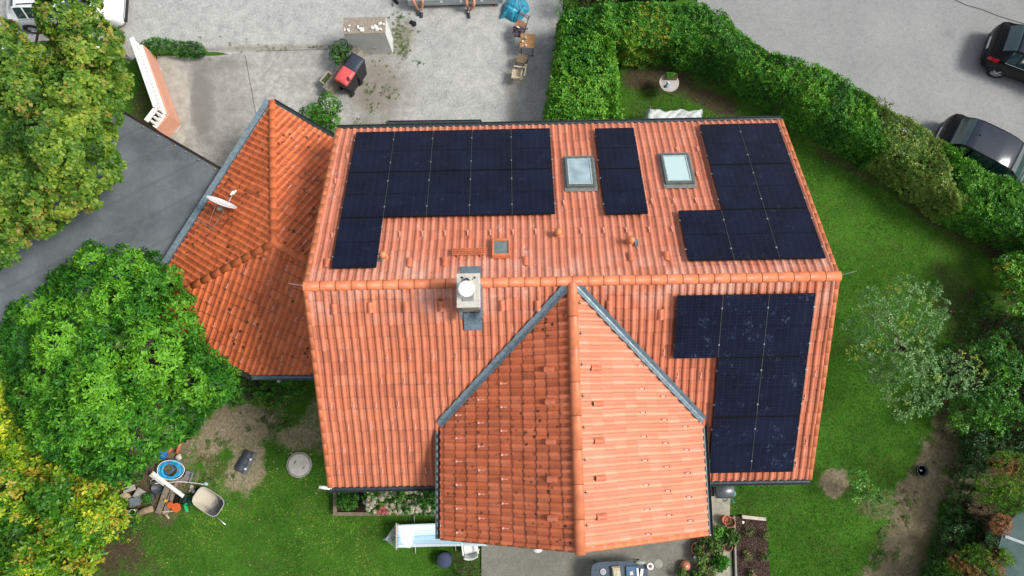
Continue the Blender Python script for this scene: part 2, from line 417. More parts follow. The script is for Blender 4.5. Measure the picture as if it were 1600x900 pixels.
def soil_mask(X, Y):
    m = np.zeros(X.shape)
    nz = fbm(X * 1.3, Y * 1.3, 5); nf = fbm(X * 6, Y * 6, 3)
    for (x, y, rx, ry, an, st) in SOILS:
        c = at(x, y, 0); ca, sa = math.cos(-R(an)), math.sin(-R(an)); dx = X - c.x; dy = Y - c.y
        u = (dx * ca + dy * sa) / (rx * PX); v = (-dx * sa + dy * ca) / (ry * PX)
        r = np.sqrt(u * u + v * v) + (nz - .5) * 1.3 + (nf - .5) * .4
        m = np.maximum(m, st * np.clip((1.15 - r) / .5, 0, 1))
    for (a, b) in zip(TRACK[:-1], TRACK[1:]):
        A = at(a[0], a[1], 0); B = at(b[0], b[1], 0); L2 = (B.x - A.x) ** 2 + (B.y - A.y) ** 2
        t = np.clip(((X - A.x) * (B.x - A.x) + (Y - A.y) * (B.y - A.y)) / L2, 0, 1)
        d = np.hypot(X - A.x - t * (B.x - A.x), Y - A.y - t * (B.y - A.y)); wd = (a[2] + (b[2] - a[2]) * t) * PX
        r = d / wd + (nz - .5) * 1.0 + (nf - .5) * .6
        m = np.maximum(m, .95 * np.clip((1.05 - r) / .45, 0, 1))
    return m
gx = np.arange(-17, 27, .11); gy = np.arange(-15.5, 16.5, .11); GX, GY = np.meshgrid(gx, gy)
SM = soil_mask(GX, GY)
GZ = (fbm(GX * .8, GY * .8, 4) - .5) * .05 - .03
me = bpy.data.meshes.new('lawn'); nx, ny = len(gx), len(gy)
V = np.stack([GX, GY, GZ], -1).reshape(-1, 3)
ii = (np.arange(ny - 1)[:, None] * nx + np.arange(nx - 1)[None]).reshape(-1)
F = np.stack([ii, ii + 1, ii + nx + 1, ii + nx], 1)
me.vertices.add(len(V)); me.vertices.foreach_set('co', V.astype(np.float32).ravel())
me.loops.add(F.size); me.loops.foreach_set('vertex_index', F.astype(np.int32).ravel()); me.polygons.add(len(F)); me.polygons.foreach_set('loop_start', np.arange(0, F.size, 4, dtype=np.int32))
me.update(calc_edges=True); _d = np.zeros(GX.shape)
for (x_, y_, r_) in ((385, 700, 130), (1440, 760, 80), (1380, 880, 60), (1308, 751, 40), (480, 650, 60), (1560, 480, 0)):
    q_ = at(x_, y_, 0); _d = np.maximum(_d, np.clip(1.4 - np.hypot(GX - q_.x, GY - q_.y) / max(r_ * PX, .01), 0, 1 if x_ < 1300 else .62))
a2_ = me.attributes.new('dry', 'FLOAT', 'POINT'); a2_.data.foreach_set('value', _d.astype(np.float32).ravel())
a_ = me.attributes.new('soil', 'FLOAT', 'POINT'); a_.data.foreach_set('value', SM.astype(np.float32).ravel())
me.polygons.foreach_set('use_smooth', [True] * len(me.polygons))
lawn = bpy.data.objects.new('lawn', me); COL.objects.link(lawn); tag(lawn, kind='structure')
n = N('lawn_ground'); g1 = n.noise(.5, 5); g2 = n.noise(9, 5, .75); g3 = n.noise(45, 3)
grass = n.mix(n.ramp(g1, [(.35, 0), (.65, 1)]), (.030, .11, .010), (.065, .20, .018))
grass = n.mix(n.ramp(g2, [(.4, 0), (.75, .55)]), grass, (.10, .12, .03))
soilc = n.mix(n.ramp(g2, [(.3, 0), (.7, 1)]), (.24, .20, .12), (.54, .46, .31))
soilc = n.mix(n.attr('dry'), n.mix(n.ramp(g2, [(.3, 0), (.7, 1)]), (.045, .038, .02), (.12, .085, .055)), soilc)  # off the pale patches soil is darker, inner-lawn shade included in its colour
soilc = n.mix(n.ramp(g3, [(.35, .6), (.6, 0)]), soilc, (.07, .05, .03))
n.col(n.mix(n.ramp(n.math('ADD', n.attr('soil'), n.math('MULTIPLY', n.math('SUBTRACT', g2, .5), .5)), [(.25, 0), (.7, 1)]), grass, soilc)).set(rough=1, spec=.1)
n.bump(n.math('ADD', g2, g3), .03); me.materials.append(n.m)
# far ground reaches the horizon under everything
mb = MB(); mb.add([(-300, -300, -.2), (300, -300, -.2), (300, 300, -.2), (-300, 300, -.2)], [(0, 1, 2, 3)])
tag(mb.build('ground', simple('far_ground', (.06, .10, .03), rough=1, var=.4, scale=.3)), kind='structure')

def sheet(name, poly, z, mat, rough=0, label=None):
    p = rough_edge(poly, amp=rough) if rough else poly
    mb = MB(); mb.add([(q[0], q[1], z) for q in p] + [(q[0], q[1], z - .12) for q in p], [tuple(range(len(p)))] + [(i, len(p) + i, len(p) + (i + 1) % len(p), (i + 1) % len(p)) for i in range(len(p))])
    o = mb.build(name, mat)
    bm = bmesh.new(); bm.from_mesh(o.data); bmesh.ops.triangulate(bm, faces=[f for f in bm.faces if len(f.verts) > 4]); bm.to_mesh(o.data); bm.free()
    return tag(o, kind='structure')
# gravel yard, light grey
def ell(n, px, py, rx, ry, an=0, soft=.35, wob=.9, sc=1.2):
    c = at(px, py, 0); mp = n.new('ShaderNodeMapping', vector_type='TEXTURE'); mp.inputs['Location'].default_value = (c.x, c.y, 0); mp.inputs['Rotation'].default_value = (0, 0, -R(an)); mp.inputs['Scale'].default_value = (rx * PX, ry * PX, 1)
    n.link(n.tc.outputs['Object'], mp.inputs[0]); sx = n.new('ShaderNodeSeparateXYZ'); n.link(mp.outputs[0], sx.inputs[0]); cb = n.new('ShaderNodeCombineXYZ'); n.link(sx.outputs[0], cb.inputs[0]); n.link(sx.outputs[1], cb.inputs[1])
    ln = n.new('ShaderNodeVectorMath', operation='LENGTH'); n.link(cb.outputs[0], ln.inputs[0])
    v = n.math('ADD', ln.outputs['Value'], n.math('MULTIPLY', n.math('SUBTRACT', n.noise(sc, 6, .7), .5), wob)); return n.ramp(v, [(1 - soft if 1 - soft > 0 else 0, 1), (1.0, 0)])
def gravel(name, a, b, weeds=.5, dark=(.2, .19, .17), masks=()):
    n = N(name); big = n.noise(.35, 6, .7); md = n.noise(2.3, 6, .7); v1 = n.vor(22); v2 = n.vor(55)
    c = n.mix(n.ramp(big, [(.3, 0), (.7, 1)]), a, b)
    c = n.mix(n.ramp(md, [(.35, .65), (.62, 0)]), c, tuple(x * .70 for x in a))
    c = n.mix(n.math('MULTIPLY', n.ramp(v1.outputs['Color'], [(.2, 0), (.9, 1)]), .28), c, tuple(min(1, x * 1.5) for x in b))
    c = n.mix(n.math('MULTIPLY', n.ramp(v2.outputs['Color'], [(.05, 1), (.35, 0)]), .45), c, dark)
    for (e_, col_, amt) in masks:
        g_ = n.mix(n.ramp(md, [(.3, 0), (.7, 1)]), tuple(x * .7 for x in col_), col_); g_ = n.mix(n.math('MULTIPLY', n.ramp(v2.outputs['Distance'], [(.2, 0), (.6, 1)]), .4), g_, tuple(x * .4 for x in col_)); c = n.mix(n.math('MULTIPLY', ell(n, *e_), amt), c, g_)
    n.col(c).set(rough=.95, spec=.15); n.bump(n.math('ADD', v2.outputs['Distance'], md), .012); return n.m
DG = (.34, .31, .255)
MAT['gravel'] = gravel('gravel', (.34, .35, .335), (.52, .525, .50), masks=[((590, 140, 70, 80, 0, .6), DG, .9), ((630, 60, 28, 40, 10, .6), (.24, .24, .15), .7), ((580, 205, 90, 28, 0, .6), DG, .8), ((400, 76, 200, 9, 0, .7), (.30, .27, .2), .6), ((800, 230, 14, 200, 0, .6), DG, .4), ((240, 76, 90, 14, 0, .7), (.28, .26, .18), .6), ((868, 120, 18, 130, 0, .8), (.22, .22, .19), .5)])  # last mask paints the hedge's soft shadow as a dark strip
MAT['gravel_dirty'] = gravel('gravel_dirty', (.27, .25, .205), (.37, .345, .29), dark=(.10, .085, .06))
yard = [(205, 95), (150, 60), (-80, 72), (-80, -120), (900, -120), (880, 0), (878, 60), (868, 140), (860, 215), (520, 230), (500, 150), (450, 90), (320, 82), (225, 82)]
sheet('gravel_yard', W(yard), .012, MAT['gravel'], .05)
# concrete driveway between wall and annex
n = N('driveway_concrete'); b1 = n.noise(.45, 6, .7); b2 = n.noise(4, 6, .75); b3 = n.noise(40, 3)
c = n.mix(n.ramp(b1, [(.3, 0), (.7, 1)]), (.34, .335, .315), (.57, .565, .535)); c = n.mix(n.ramp(b2, [(.4, .5), (.62, 0)]), c, (.17, .165, .15)); c = n.mix(n.ramp(b3, [(.3, .5), (.5, 0)]), c, (.12, .11, .10))
c = n.mix(n.math('MULTIPLY', ell(n, 315, 160, 26, 95, -6, .5, .8), .75), c, (.15, .148, .135)); c = n.mix(n.math('MULTIPLY', ell(n, 350, 165, 75, 110, -8, .8, .8), .45), c, (.20, .19, .165)); c = n.mix(n.math('MULTIPLY', ell(n, 350, 100, 60, 22, 0, .8, .8), .6), c, (.17, .165, .15)); c = n.mix(n.math('MULTIPLY', ell(n, 275, 225, 50, 22, 20, .8, .8), .6), c, (.2, .19, .14))
n.col(c).set(rough=.9, spec=.2); n.bump(b3, .004); MAT['drive'] = n.m
drive = [(246, 88), (330, 88), (420, 80), (512, 77), (523, 110), (505, 150), (480, 190), (520, 260), (300, 330), (250, 250), (262, 210)]
sheet('driveway', W(drive), .030, MAT['drive'], .015)
sheet('driveway_band', W([(248, 90), (286, 92), (297, 140), (298, 190), (286, 235), (265, 230), (284, 196)]), .038, simple('pale_concrete', (.36, .35, .31), rough=.9, var=.25, scale=3), .02)
mb = MB()
for pts in ([(383, 86), (391, 130), (402, 190)], [(400, 80), (512, 77)]):
    q = [at(x, y, .036) for x, y in pts]
    for a, b in zip(q[:-1], q[1:]): mb.bar(a, b, .018, .006)
tag(mb.build('driveway_joint', M_('joint', (.10, .09, .08))), kind='structure')
# parking asphalt (upper right)
n = N('old_asphalt'); b1 = n.noise(.3, 6, .7); b2 = n.noise(5, 6, .8); v = n.vor(50); cr = n.vor(.22, 'DISTANCE_TO_EDGE')
c = n.mix(n.ramp(b1, [(.3, 0), (.7, 1)]), (.215, .22, .22), (.30, .305, .30)); c = n.mix(n.ramp(b2, [(.3, .55), (.55, 0)]), c, (.16, .165, .165))
c = n.mix(n.math('MULTIPLY', n.ramp(v.outputs['Color'], [(.3, 0), (.8, 1)]), .35), c, (.42, .42, .41))
wv = n.noise(.8, 6, .75, stretch=(1, .5, 1)); c = n.mix(n.math('MULTIPLY', n.ramp(wv, [(.55, 0), (.75, 1)]), .35), c, (.36, .36, .34)); ol = n.vor(.5); c = n.mix(n.math('MULTIPLY', n.ramp(n.math('ADD', ol.outputs['Distance'], n.math('MULTIPLY', n.noise(6, 4), .25)), [(.14, 1), (.3, 0)]), .35), c, (.10, .10, .10))
n.col(c).set(rough=.9, spec=.2); n.bump(v.outputs['Distance'], .006); MAT['asphalt'] = n.m
sheet('parking_lot', W([(1075, -140), (1090, 12), (1135, 66), (1320, 140), (1460, 242), (1610, 342), (1900, 440), (1900, -140)]), .012, MAT['asphalt'], .04)
mb = MB(); q = [at(x, y, .018) for x, y in [(1488, -2), (1510, 8), (1535, 15), (1560, 25), (1585, 33), (1625, 44)]]
for a, b in zip(q[:-1], q[1:]): mb.bar(a, b, .035, .006)
tag(mb.build('asphalt_crack', M_('crack', (.05, .055, .04))), kind='structure')
# patio slab
n = N('patio_concrete'); b1 = n.noise(.8, 6, .7); b2 = n.noise(11, 6, .8); b3 = n.noise(60, 2)
c = n.mix(n.ramp(b1, [(.3, 0), (.7, 1)]), (.145, .14, .115), (.25, .24, .205)); c = n.mix(n.ramp(b2, [(.35, .5), (.6, 0)]), c, (.09, .09, .075)); c = n.mix(n.ramp(b3, [(.5, 0), (.8, .5)]), c, (.36, .35, .31))
n.col(c).set(rough=.9, spec=.2); n.bump(b2, .006); MAT['patio'] = n.m
sheet('patio', W([(753, 800), (1143, 740), (1139, 800), (1148, 960), (752, 960)]), .03, MAT['patio'], .01)
sheet('side_path', W([(1085, 735), (1143, 735), (1140, 800), (1146, 960), (1100, 960)]), .036, simple('pale_path', (.34, .32, .25), rough=.95, var=.3, scale=6, bump=.004), .01)

# grass blades, small weeds: nobody could count them
HOLES = [W(yard), W(drive), W([(1085, -140), (1090, -5), (1150, 60), (1330, 130), (1470, 230), (1620, 330), (1900, 420), (1900, -140)]), W([(753, 770), (1143, 740), (1139, 800), (1148, 960), (752, 960)]), W([(520, 762), (690, 762), (690, 805), (520, 805)]), W([(1146, 808), (1196, 808), (1206, 960), (1150, 960)])]
def blades(name, X, Y, z0, L, wd, mat, tint, lean=.6):
    n_ = len(X); ph = RNG.uniform(0, 6.283, n_); ln = RNG.uniform(.1, lean, n_) * L; h = L * RNG.uniform(.5, 1.1, n_); ps = RNG.uniform(0, 3.14, n_)
    B = np.stack([X, Y, np.full(n_, z0)], 1); s = np.stack([np.cos(ps), np.sin(ps), np.zeros(n_)], 1) * wd / 2
    T = B + np.stack([np.cos(ph) * ln, np.sin(ph) * ln, h], 1)
    return np_mesh(name, np.stack([B - s, B + s, T], 1).reshape(-1, 3), 3, mat, None, {'tint': tint, 'odd': np.where(RNG.random(n_) < .55 * np.clip((fbm(X * .9 + 40, Y * .9 + 11, 5) - .52) * 6, 0.06, 1), .75, 0.)})
NB = 420000
px_ = RNG.uniform(150, 1620, NB); py_ = RNG.uniform(90, 915, NB); G = np_at(px_, py_, 0.0); X, Y = G[:, 0], G[:, 1]
sm = soil_mask(X, Y); ok = RNG.random(NB) > sm * .96
ok &= ~((X > .7) & (X < 12.7) & (Y < 4.9) & (Y > -4.9))
for hpoly in HOLES: ok &= ~inpoly(X, Y, hpoly)
X, Y = X[ok], Y[ok]
MAT['grass'] = leaf_mat('grass_blades', (.030, .115, .010), (.085, .26, .022), (.28, .46, .065), spec=.2, rough=.65, tl=.25, odd=(.22, .20, .075))
tt = .02 + fbm(X * .55, Y * .55, 5) * .9 + (fbm(X * 3, Y * 3, 4) - .5) * 1.1 + np.where(X < .5, .10, -.17) + RNG.normal(0, .08, len(X))
tag(blades('grass', X, Y, -.03, .075, .022, MAT['grass'], np.clip(tt, 0, 1), 1.3), 'short lawn grass around the tiled house', 'grass', kind='stuff')
# ================================================================ MAIN HOUSE ROOF
LN = 13.39; YN, ZN = 5.280, ZR - 2.899; YS, ZS = -5.264, ZR - 2.841
XD, HW, ZE, YE = 6.732, 3.544, ZR - 1.908, -6.511
def PROF(t):
    # roll on one side, shallow pan on the other
    roll = np.sin(np.pi * np.clip(t / .62, 0, 1)) ** .75; pan = .10 * (1 - ((t - .81) / .19) ** 2)
    return np.where(t < .62, np.maximum(roll, 0), pan.clip(0))
def tiles(name, poly, mat, parent, tw=.2, tl=.345, phase=(0, 0), amp=.046, clip=None, seed=1, jit=.005):
    """barrel tiles over the plane of a convex polygon, laid down the slope and cut to the polygon"""
    poly = [Vector(p) for p in poly]; nrm = (poly[1] - poly[0]).cross(poly[2] - poly[0]).normalized()
    if nrm.z < 0: nrm = -nrm
    dn = Vector((nrm.x, nrm.y, 0)).normalized(); vd = (dn - nrm * dn.dot(nrm)).normalized(); ud = nrm.cross(vd).normalized()
    top = max(poly, key=lambda p: p.z); us = [(p - top).dot(ud) for p in poly]; vs = [(p - top).dot(vd) for p in poly]
    i0 = int(math.floor((min(us) - phase[0]) / tw)) - 1; i1 = int(math.ceil(max(us) / tw)) + 1; j0 = int(math.floor((min(vs)) / tl)) - 1; j1 = int(math.ceil(max(vs) / tl)) + 1
    K = 10; tt = np.arange(K + 1) / K; prof = amp * PROF(tt) - amp
    rr = random.Random(seed); verts = []; faces = []; rn = []; tv = []; tu = []
    for j in range(j0, j1):
        for i in range(i0, i1):
            b = len(verts); r = rr.random(); dz = rr.uniform(-jit, jit); sk = rr.uniform(-.006, .006); dv = rr.uniform(-.008, .008); tilt = rr.uniform(-.05, .05)
            for (vv, zz, tvv) in ((-.02, -.004, 0), (tl * .5, .004, .5), (tl, .012, .97), (tl, .012, 1.0), (tl + .001, -.006, 1.0)):
                for k in range(K + 1):
                    u = phase[0] + (i + tt[k]) * tw + sk * vv + .008 * math.sin(j * .9 + i * .05 + seed); v = phase[1] + j * tl + vv + dv + .012 * math.sin(i * .23 + j * 1.7 + seed)
                    verts.append(top + ud * u + vd * v + nrm * (prof[k] + zz + dz + tilt * (tt[k] - .5) * .1)); rn.append(r); tv.append(tvv); tu.append(tt[k])
            for q in (0, 1, 3):
                for k in range(K): a = b + q * (K + 1) + k; faces.append((a, a + 1, a + K + 2, a + K + 1))
    bm = bmesh.new(); lay = [bm.verts.layers.float.new(x) for x in ('rnd', 'tv', 'tu')]
    inside = []
    for v, a, b_, c_ in zip(verts, rn, tv, tu):
        q = bm.verts.new(v); q[lay[0]] = a; q[lay[1]] = b_; q[lay[2]] = c_; inside.append(q)
    for f in faces: bm.faces.new([inside[k] for k in f])
    cen = sum(poly, Vector()) / len(poly); npoly = len(poly)
    for i in range(npoly):
        a, b = poly[i], poly[(i + 1) % npoly]; cn = (b - a).cross(nrm).normalized()
        if (cen - a).dot(cn) > 0: cn = -cn
        bmesh.ops.bisect_plane(bm, geom=bm.verts[:] + bm.edges[:] + bm.faces[:], plane_co=a, plane_no=cn, clear_outer=True)
    me = bpy.data.meshes.new(name)
    inv = MW[parent].inverted(); bm.transform(inv)
    bm.to_mesh(me); bm.free(); me.polygons.foreach_set('use_smooth', [True] * len(me.polygons))
    me.materials.append(mat); o = bpy.data.objects.new(name, me); COL.objects.link(o); o.parent = parent; MW[o] = MW[parent]
    # board under the tiles closes the roof
    return o, (top, ud, vd, nrm)
def barrel_run(mb, a, b, r, seg, up=(0, 0, 1), n=8, over=.03, half=True, taper=.9):
    a, b = Vector(a), Vector(b); d = b - a; L = d.length; d.normalize(); s = d.cross(Vector(up)).normalized(); u = s.cross(d).normalized(); k = max(1, round(L / seg)); st = L / k
    for i in range(k):
        p = a + d * (i * st); q = a + d * ((i + 1) * st + over); vs = []; jz = random.uniform(-.004, .004)
        for c, rr in ((p, r * taper), (q, r), (q, r * .78)):
            for j in range(n + 1):
                t = math.pi * j / n; vs.append(c + s * math.cos(t) * rr + u * (math.sin(t) * rr * .8 + jz))
        fs = []
        for m in range(2):
            for j in range(n): fs.append((m * (n + 1) + j, m * (n + 1) + j + 1, (m + 1) * (n + 1) + j + 1, (m + 1) * (n + 1) + j))
        mb.add(vs, fs)
    return mb
def gutter(mb, a, b, r=.075, drop=.04):
    a, b = Vector(a), Vector(b); d = (b - a).normalized(); s = d.cross(Vector((0, 0, 1))).normalized(); vs = []; n = 8
    for p in (a, b):
        for rr in (r, r * .88):
            for j in range(n + 1):
                t = math.pi + math.pi * j / n; vs.append(p + s * math.cos(t) * rr + Vector((0, 0, math.sin(t) * rr - drop)))
    m = n + 1; fs = []
    for j in range(n):
        fs += [(j, j + 1, 2 * m + j + 1, 2 * m + j), (m + j, m + j + 1, 3 * m + j + 1, 3 * m + j)]
    fs += [(0, m, 3 * m, 2 * m), (n, m + n, 3 * m + n, 2 * m + n)]
    return mb.add(vs, fs)

house = thing('house', 'large house with orange barrel tiled gable roof and wide front cross gable', 'house', (6.7, 0, 0))
NP = [(0, 0, ZR), (LN, 0, ZR), (LN, YN, ZN), (0, YN, ZN)]
SP = [(0, 0, ZR), (LN, 0, ZR), (LN, YS, ZS), (0, YS, ZS)]
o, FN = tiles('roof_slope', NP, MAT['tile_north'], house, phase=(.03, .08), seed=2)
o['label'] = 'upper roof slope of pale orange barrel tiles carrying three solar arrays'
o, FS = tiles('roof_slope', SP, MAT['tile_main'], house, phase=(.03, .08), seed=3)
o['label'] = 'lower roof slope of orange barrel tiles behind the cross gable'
WP = [(XD, 0, ZR), (XD, YE, ZR), (XD - HW, YE, ZE), (XD - HW, (ZE - ZR) / (ZS - ZR) * YS, ZE)]
EP = [(XD, 0, ZR), (XD, YE, ZR), (XD + HW, YE, ZE), (XD + HW, (ZE - ZR) / (ZS - ZR) * YS, ZE)]
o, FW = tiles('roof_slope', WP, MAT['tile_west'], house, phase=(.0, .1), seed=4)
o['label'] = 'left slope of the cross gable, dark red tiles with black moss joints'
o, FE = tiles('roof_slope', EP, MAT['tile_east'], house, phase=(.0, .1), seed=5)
o['label'] = 'right slope of the cross gable, tiles tinted a sunlit pale salmon'
nN, nS, nW, nE = FN[3], FS[3], FW[3], FE[3]
# roof deck below the tiles, fascia, walls
def slab(mb, poly, nrm, t0, t1):
    n = len(poly); a = [Vector(p) + nrm * t0 for p in poly]; b = [Vector(p) + nrm * t1 for p in poly]
    return mb.add(a + b, [tuple(range(n)), tuple(range(n, 2 * n))] + [(i, (i + 1) % n, n + (i + 1) % n, n + i) for i in range(n)])
mb = MB(); IN = .03
for pl, nn in ((NP, nN), (SP, nS)): slab(mb, [(min(max(p[0], IN), LN - IN), p[1] * .995, p[2]) for p in pl], nn, -.19, -.085)
for pl, nn in ((WP, nW), (EP, nE)): slab(mb, [(p[0], p[1] * .997, p[2]) for p in pl], nn, -.16, -.085)
mb.build('roof_deck', M_('timber_brown', (.12, .075, .05)), house, world=True)
mb = MB(); wi = .35; e = .5
gz = lambda y: ZR - abs(y) * (2.87 / 5.27) - .2
prof = [(-4.75, 0), (4.8, 0), (4.8, gz(4.8)), (0, gz(0)), (-4.75, gz(4.75))]
vs = [(wi, y, z) for y, z in prof] + [(LN - wi, y, z) for y, z in prof]
mb.add(vs, [(0, 1, 2, 3, 4), (5, 6, 7, 8, 9)] + [(i, (i + 1) % 5, 5 + (i + 1) % 5, 5 + i) for i in range(5)])
hw = HW - .45; gx_ = lambda x: ZR - abs(x) * (1.908 / 3.544) - .2; yf = YE + .6
prof = [(-hw, 0), (hw, 0), (hw, gx_(hw)), (0, gx_(0)), (-hw, gx_(hw))]
vs = [(XD + x, yf, z) for x, z in prof] + [(XD + x, -1.5, z) for x, z in prof]
mb.add(vs, [(0, 1, 2, 3, 4), (5, 6, 7, 8, 9)] + [(i, (i + 1) % 5, 5 + (i + 1) % 5, 5 + i) for i in range(5)])
mb.build('wall', MAT['stucco'], house, world=True)
# plain windows and a terrace door in the walls (they are under the eaves as seen from above)
def wall_window(p, n_, wd, hg, door=False):
    p = Vector(p); n_ = Vector(n_); t_ = Vector((-n_.y, n_.x, 0)); M4 = Matrix((t_, n_, Vector((0, 0, 1)))).transposed().to_4x4(); M4.translation = p
    mb = MB()
    for (x, z, a, b) in ((0, hg / 2, wd, .07), (0, -hg / 2, wd, .07), (-wd / 2, 0, .07, hg - .07), (wd / 2, 0, .07, hg - .07), (0, 0, .05, hg - .07)): mb.box((x, .03, z), (a, .08, b), M=M4)
    f = mb.build('door' if door else 'window', M_('frame_brown', (.14, .07, .035), rough=.5), house, world=True)
    mb = MB(); mb.box((0, .012, 0), (wd - .07, .02, hg - .07), M=M4); mb.build('pane', M_('room_glass', (.03, .04, .045), rough=.08, var=.2, bump=0), f, world=True)
    if not door: mb = MB(); mb.box((0, .08, -hg / 2 - .06), (wd + .16, .2, .04), M=M4); mb.build('sill', MAT['concrete'], f, world=True)
for x in (-1.5, 1.4): wall_window((XD + x, YE + .6, 1.15), (0, -1, 0), 1.6, 2.1, True); wall_window((XD + x * .75, YE + .6, 4.2), (0, -1, 0), 1.1, 1.3)
for x in (1.5,): wall_window((x, -4.75, 1.7), (0, -1, 0), 1.3, 1.2)
wall_window((11.8, -4.75, 1.7), (0, -1, 0), 1.2, 1.2)
for y in (-2.6, .3, 2.9): wall_window((LN - .35, y, 1.7), (1, 0, 0), 1.1, 1.2)
for y in (-1.2, 1.2): wall_window((LN - .35, y, 4.7), (1, 0, 0), 1.0, 1.2)
for x in (2, 5.5, 11): wall_window((x, 4.8, 1.7), (0, 1, 0), 1.1, 1.2)
# ridge, verge and valley
def joints(a, b, r, seg, name='ridge_joints'):
    a, b = Vector(a), Vector(b); k = max(1, round((b - a).length / seg)); d = (b - a).normalized(); s_ = d.cross(Z0).normalized(); mb = MB()
    for i in range(1, k):
        c = a.lerp(b, i / k) + d * .035; mb.tube([c + s_ * math.cos(t) * r + Vector((0, 0, math.sin(t) * r * .8)) for t in np.linspace(.05, math.pi - .05, 9)], .007, 5)
    mb.bar(a - Vector((0, 0, .06)), b - Vector((0, 0, .06)), r * 1.6, .02); mb.build(name, M_('joint_dark', (.12, .045, .03), rough=.9), house, world=True)
Z0 = Vector((0, 0, 1)); joints((-.03, 0, ZR - .06), (LN + .03, 0, ZR - .06), .127, .39); joints((XD, -.05, ZR - .045), (XD, YE - .03, ZR - .045), .131, .78)
mb = MB(); barrel_run(mb, (-.03, 0, ZR - .06), (LN + .03, 0, ZR - .06), .128, .39, taper=.96)
mb.build('ridge_cap', MAT['ridge'], house, smooth=True, world=True, label='row of orange ridge tiles along the main ridge')
mb = MB(); barrel_run(mb, (XD, -.05, ZR - .045), (XD, YE - .03, ZR - .045), .132, .78, taper=.97)
mb.build('ridge_cap', MAT['ridge'], house, smooth=True, world=True, label='ridge tiles of the cross gable')
for i in range(8):
    y = -.55 - i * .765; mb = MB(); mb.bar((XD + .14, y, ZR - .02), (XD + .21, y - .02, ZR - .06), .02, .02).bar((XD + .17, y - .05, ZR - .03), (XD + .17, y + .05, ZR - .03), .014); mb.build('ridge_hook', MAT['black'], house, world=True)
for (x, yy, zz, nn, sg) in ((LN - .02, YN, ZN, nN, 1), (LN - .02, YS, ZS, nS, 1), (.02, YN, ZN, nN, -1), (.02, YS, ZS, nS, -1)):
    mb = MB(); barrel_run(mb, Vector((x, 0, ZR)) - nn * .05, Vector((x, yy, zz)) - nn * .05, .085, .345, up=nn, taper=.9, over=.0)
    mb.build('verge_tiles', MAT['ridge'], house, smooth=True, world=True)
for sx in (-1, 1):
    mb = MB(); nn = nW if sx < 0 else nE
    barrel_run(mb, Vector((XD, YE + .03, ZR)) - nn * .07, Vector((XD + sx * HW, YE + .03, ZE)) - nn * .07, .075, .345, up=nn, taper=.92, over=.0)
    mb.build('verge_tiles', MAT['ridge'], house, smooth=True, world=True)
    # valley flashing
    A = Vector((XD + sx * .12, -.12 * 1.0, ZR - .06)); B = Vector((XD + sx * HW, (ZE - ZR) / (ZS - ZR) * YS, ZE)); d = (B - A).normalized(); mb = MB()
    K = 40; nd = nn; off = .03; rows = []
    sw = d.cross(nd).normalized(); ss_ = d.cross(nS).normalized()
    if sw.x * sx > 0: sw = -sw
    if ss_.x * sx < 0: ss_ = -ss_
    for i in range(K + 1):
        p = A.lerp(B, i / K); wv = .006 * math.sin(i * 1.9) + random.uniform(-.004, .004)
        rows.append([p + sw * (.125 + wv) + nd * .035, p + sw * .05 + nd * (.03 + wv), p + nd * .005 + Vector((0, 0, .012)), p + ss_ * .05 + nS * (.03 + wv), p + ss_ * (.125 + wv) + nS * .035])
    vs = [q for r in rows for q in r]; mb.add(vs, [(i * 5 + j, i * 5 + j + 1, i * 5 + j + 6, i * 5 + j + 5) for i in range(K) for j in range(4)])
    mb.build('valley_flashing', MAT['zinc'], house, smooth=True, world=True)
    mb = MB(); gutter(mb, (XD + sx * (HW + .06), (ZE - ZR) / (ZS - ZR) * YS + .25, ZE - .03), (XD + sx * (HW + .06), YE - .02, ZE - .03), .065)
    mb.build('gutter', MAT['zinc_dark'], house, smooth=True, world=True, label=('dark gutter on the %s eave of the cross gable' % ('left' if sx < 0 else 'right')))
mb = MB(); gutter(mb, (-.03, YN + .06, ZN - .03), (LN + .03, YN + .06, ZN - .03)); mb.build('gutter', MAT['zinc_dark'], house, smooth=True, world=True, label='long dark gutter along the upper eave')
mb = MB(); gutter(mb, (-.03, YS - .06, ZS - .03), (XD - HW, YS - .06, ZS - .03)); mb.build('gutter', MAT['zinc_dark'], house, smooth=True, world=True, label='gutter above the hydrangea bed')
mb = MB(); gutter(mb, (XD + HW, YS - .06, ZS - .03), (LN + .03, YS - .06, ZS - .03)); mb.build('gutter', MAT['zinc_dark'], house, smooth=True, world=True, label='gutter below the lower solar panels')
mb = MB(); mb.tube([(-.3, YS + .02, ZS - .05), (.0, YS - .02, ZS - .1)], .05, 8); mb.tube([(.0, YS - .02, ZS - .1), (.3, -4.95, ZS - .6), (.3, -4.95, 0.1)], .04, 8)
mb.build('downpipe', MAT['white'], house, smooth=True, world=True)
# lightning rods at ridge ends and a wire over the ridge
mb = MB(); mb.tube([(-.02, 0, ZR + .05), (-.35, .05, ZR + .12)], .008, 5); mb.build('lightning_rod', MAT['alu'], house, world=True)
mb = MB(); mb.tube([(LN, 0, ZR + .02), (LN + .42, .1, ZR + .06)], .008, 5); mb.build('lightning_rod', MAT['alu'], house, world=True)

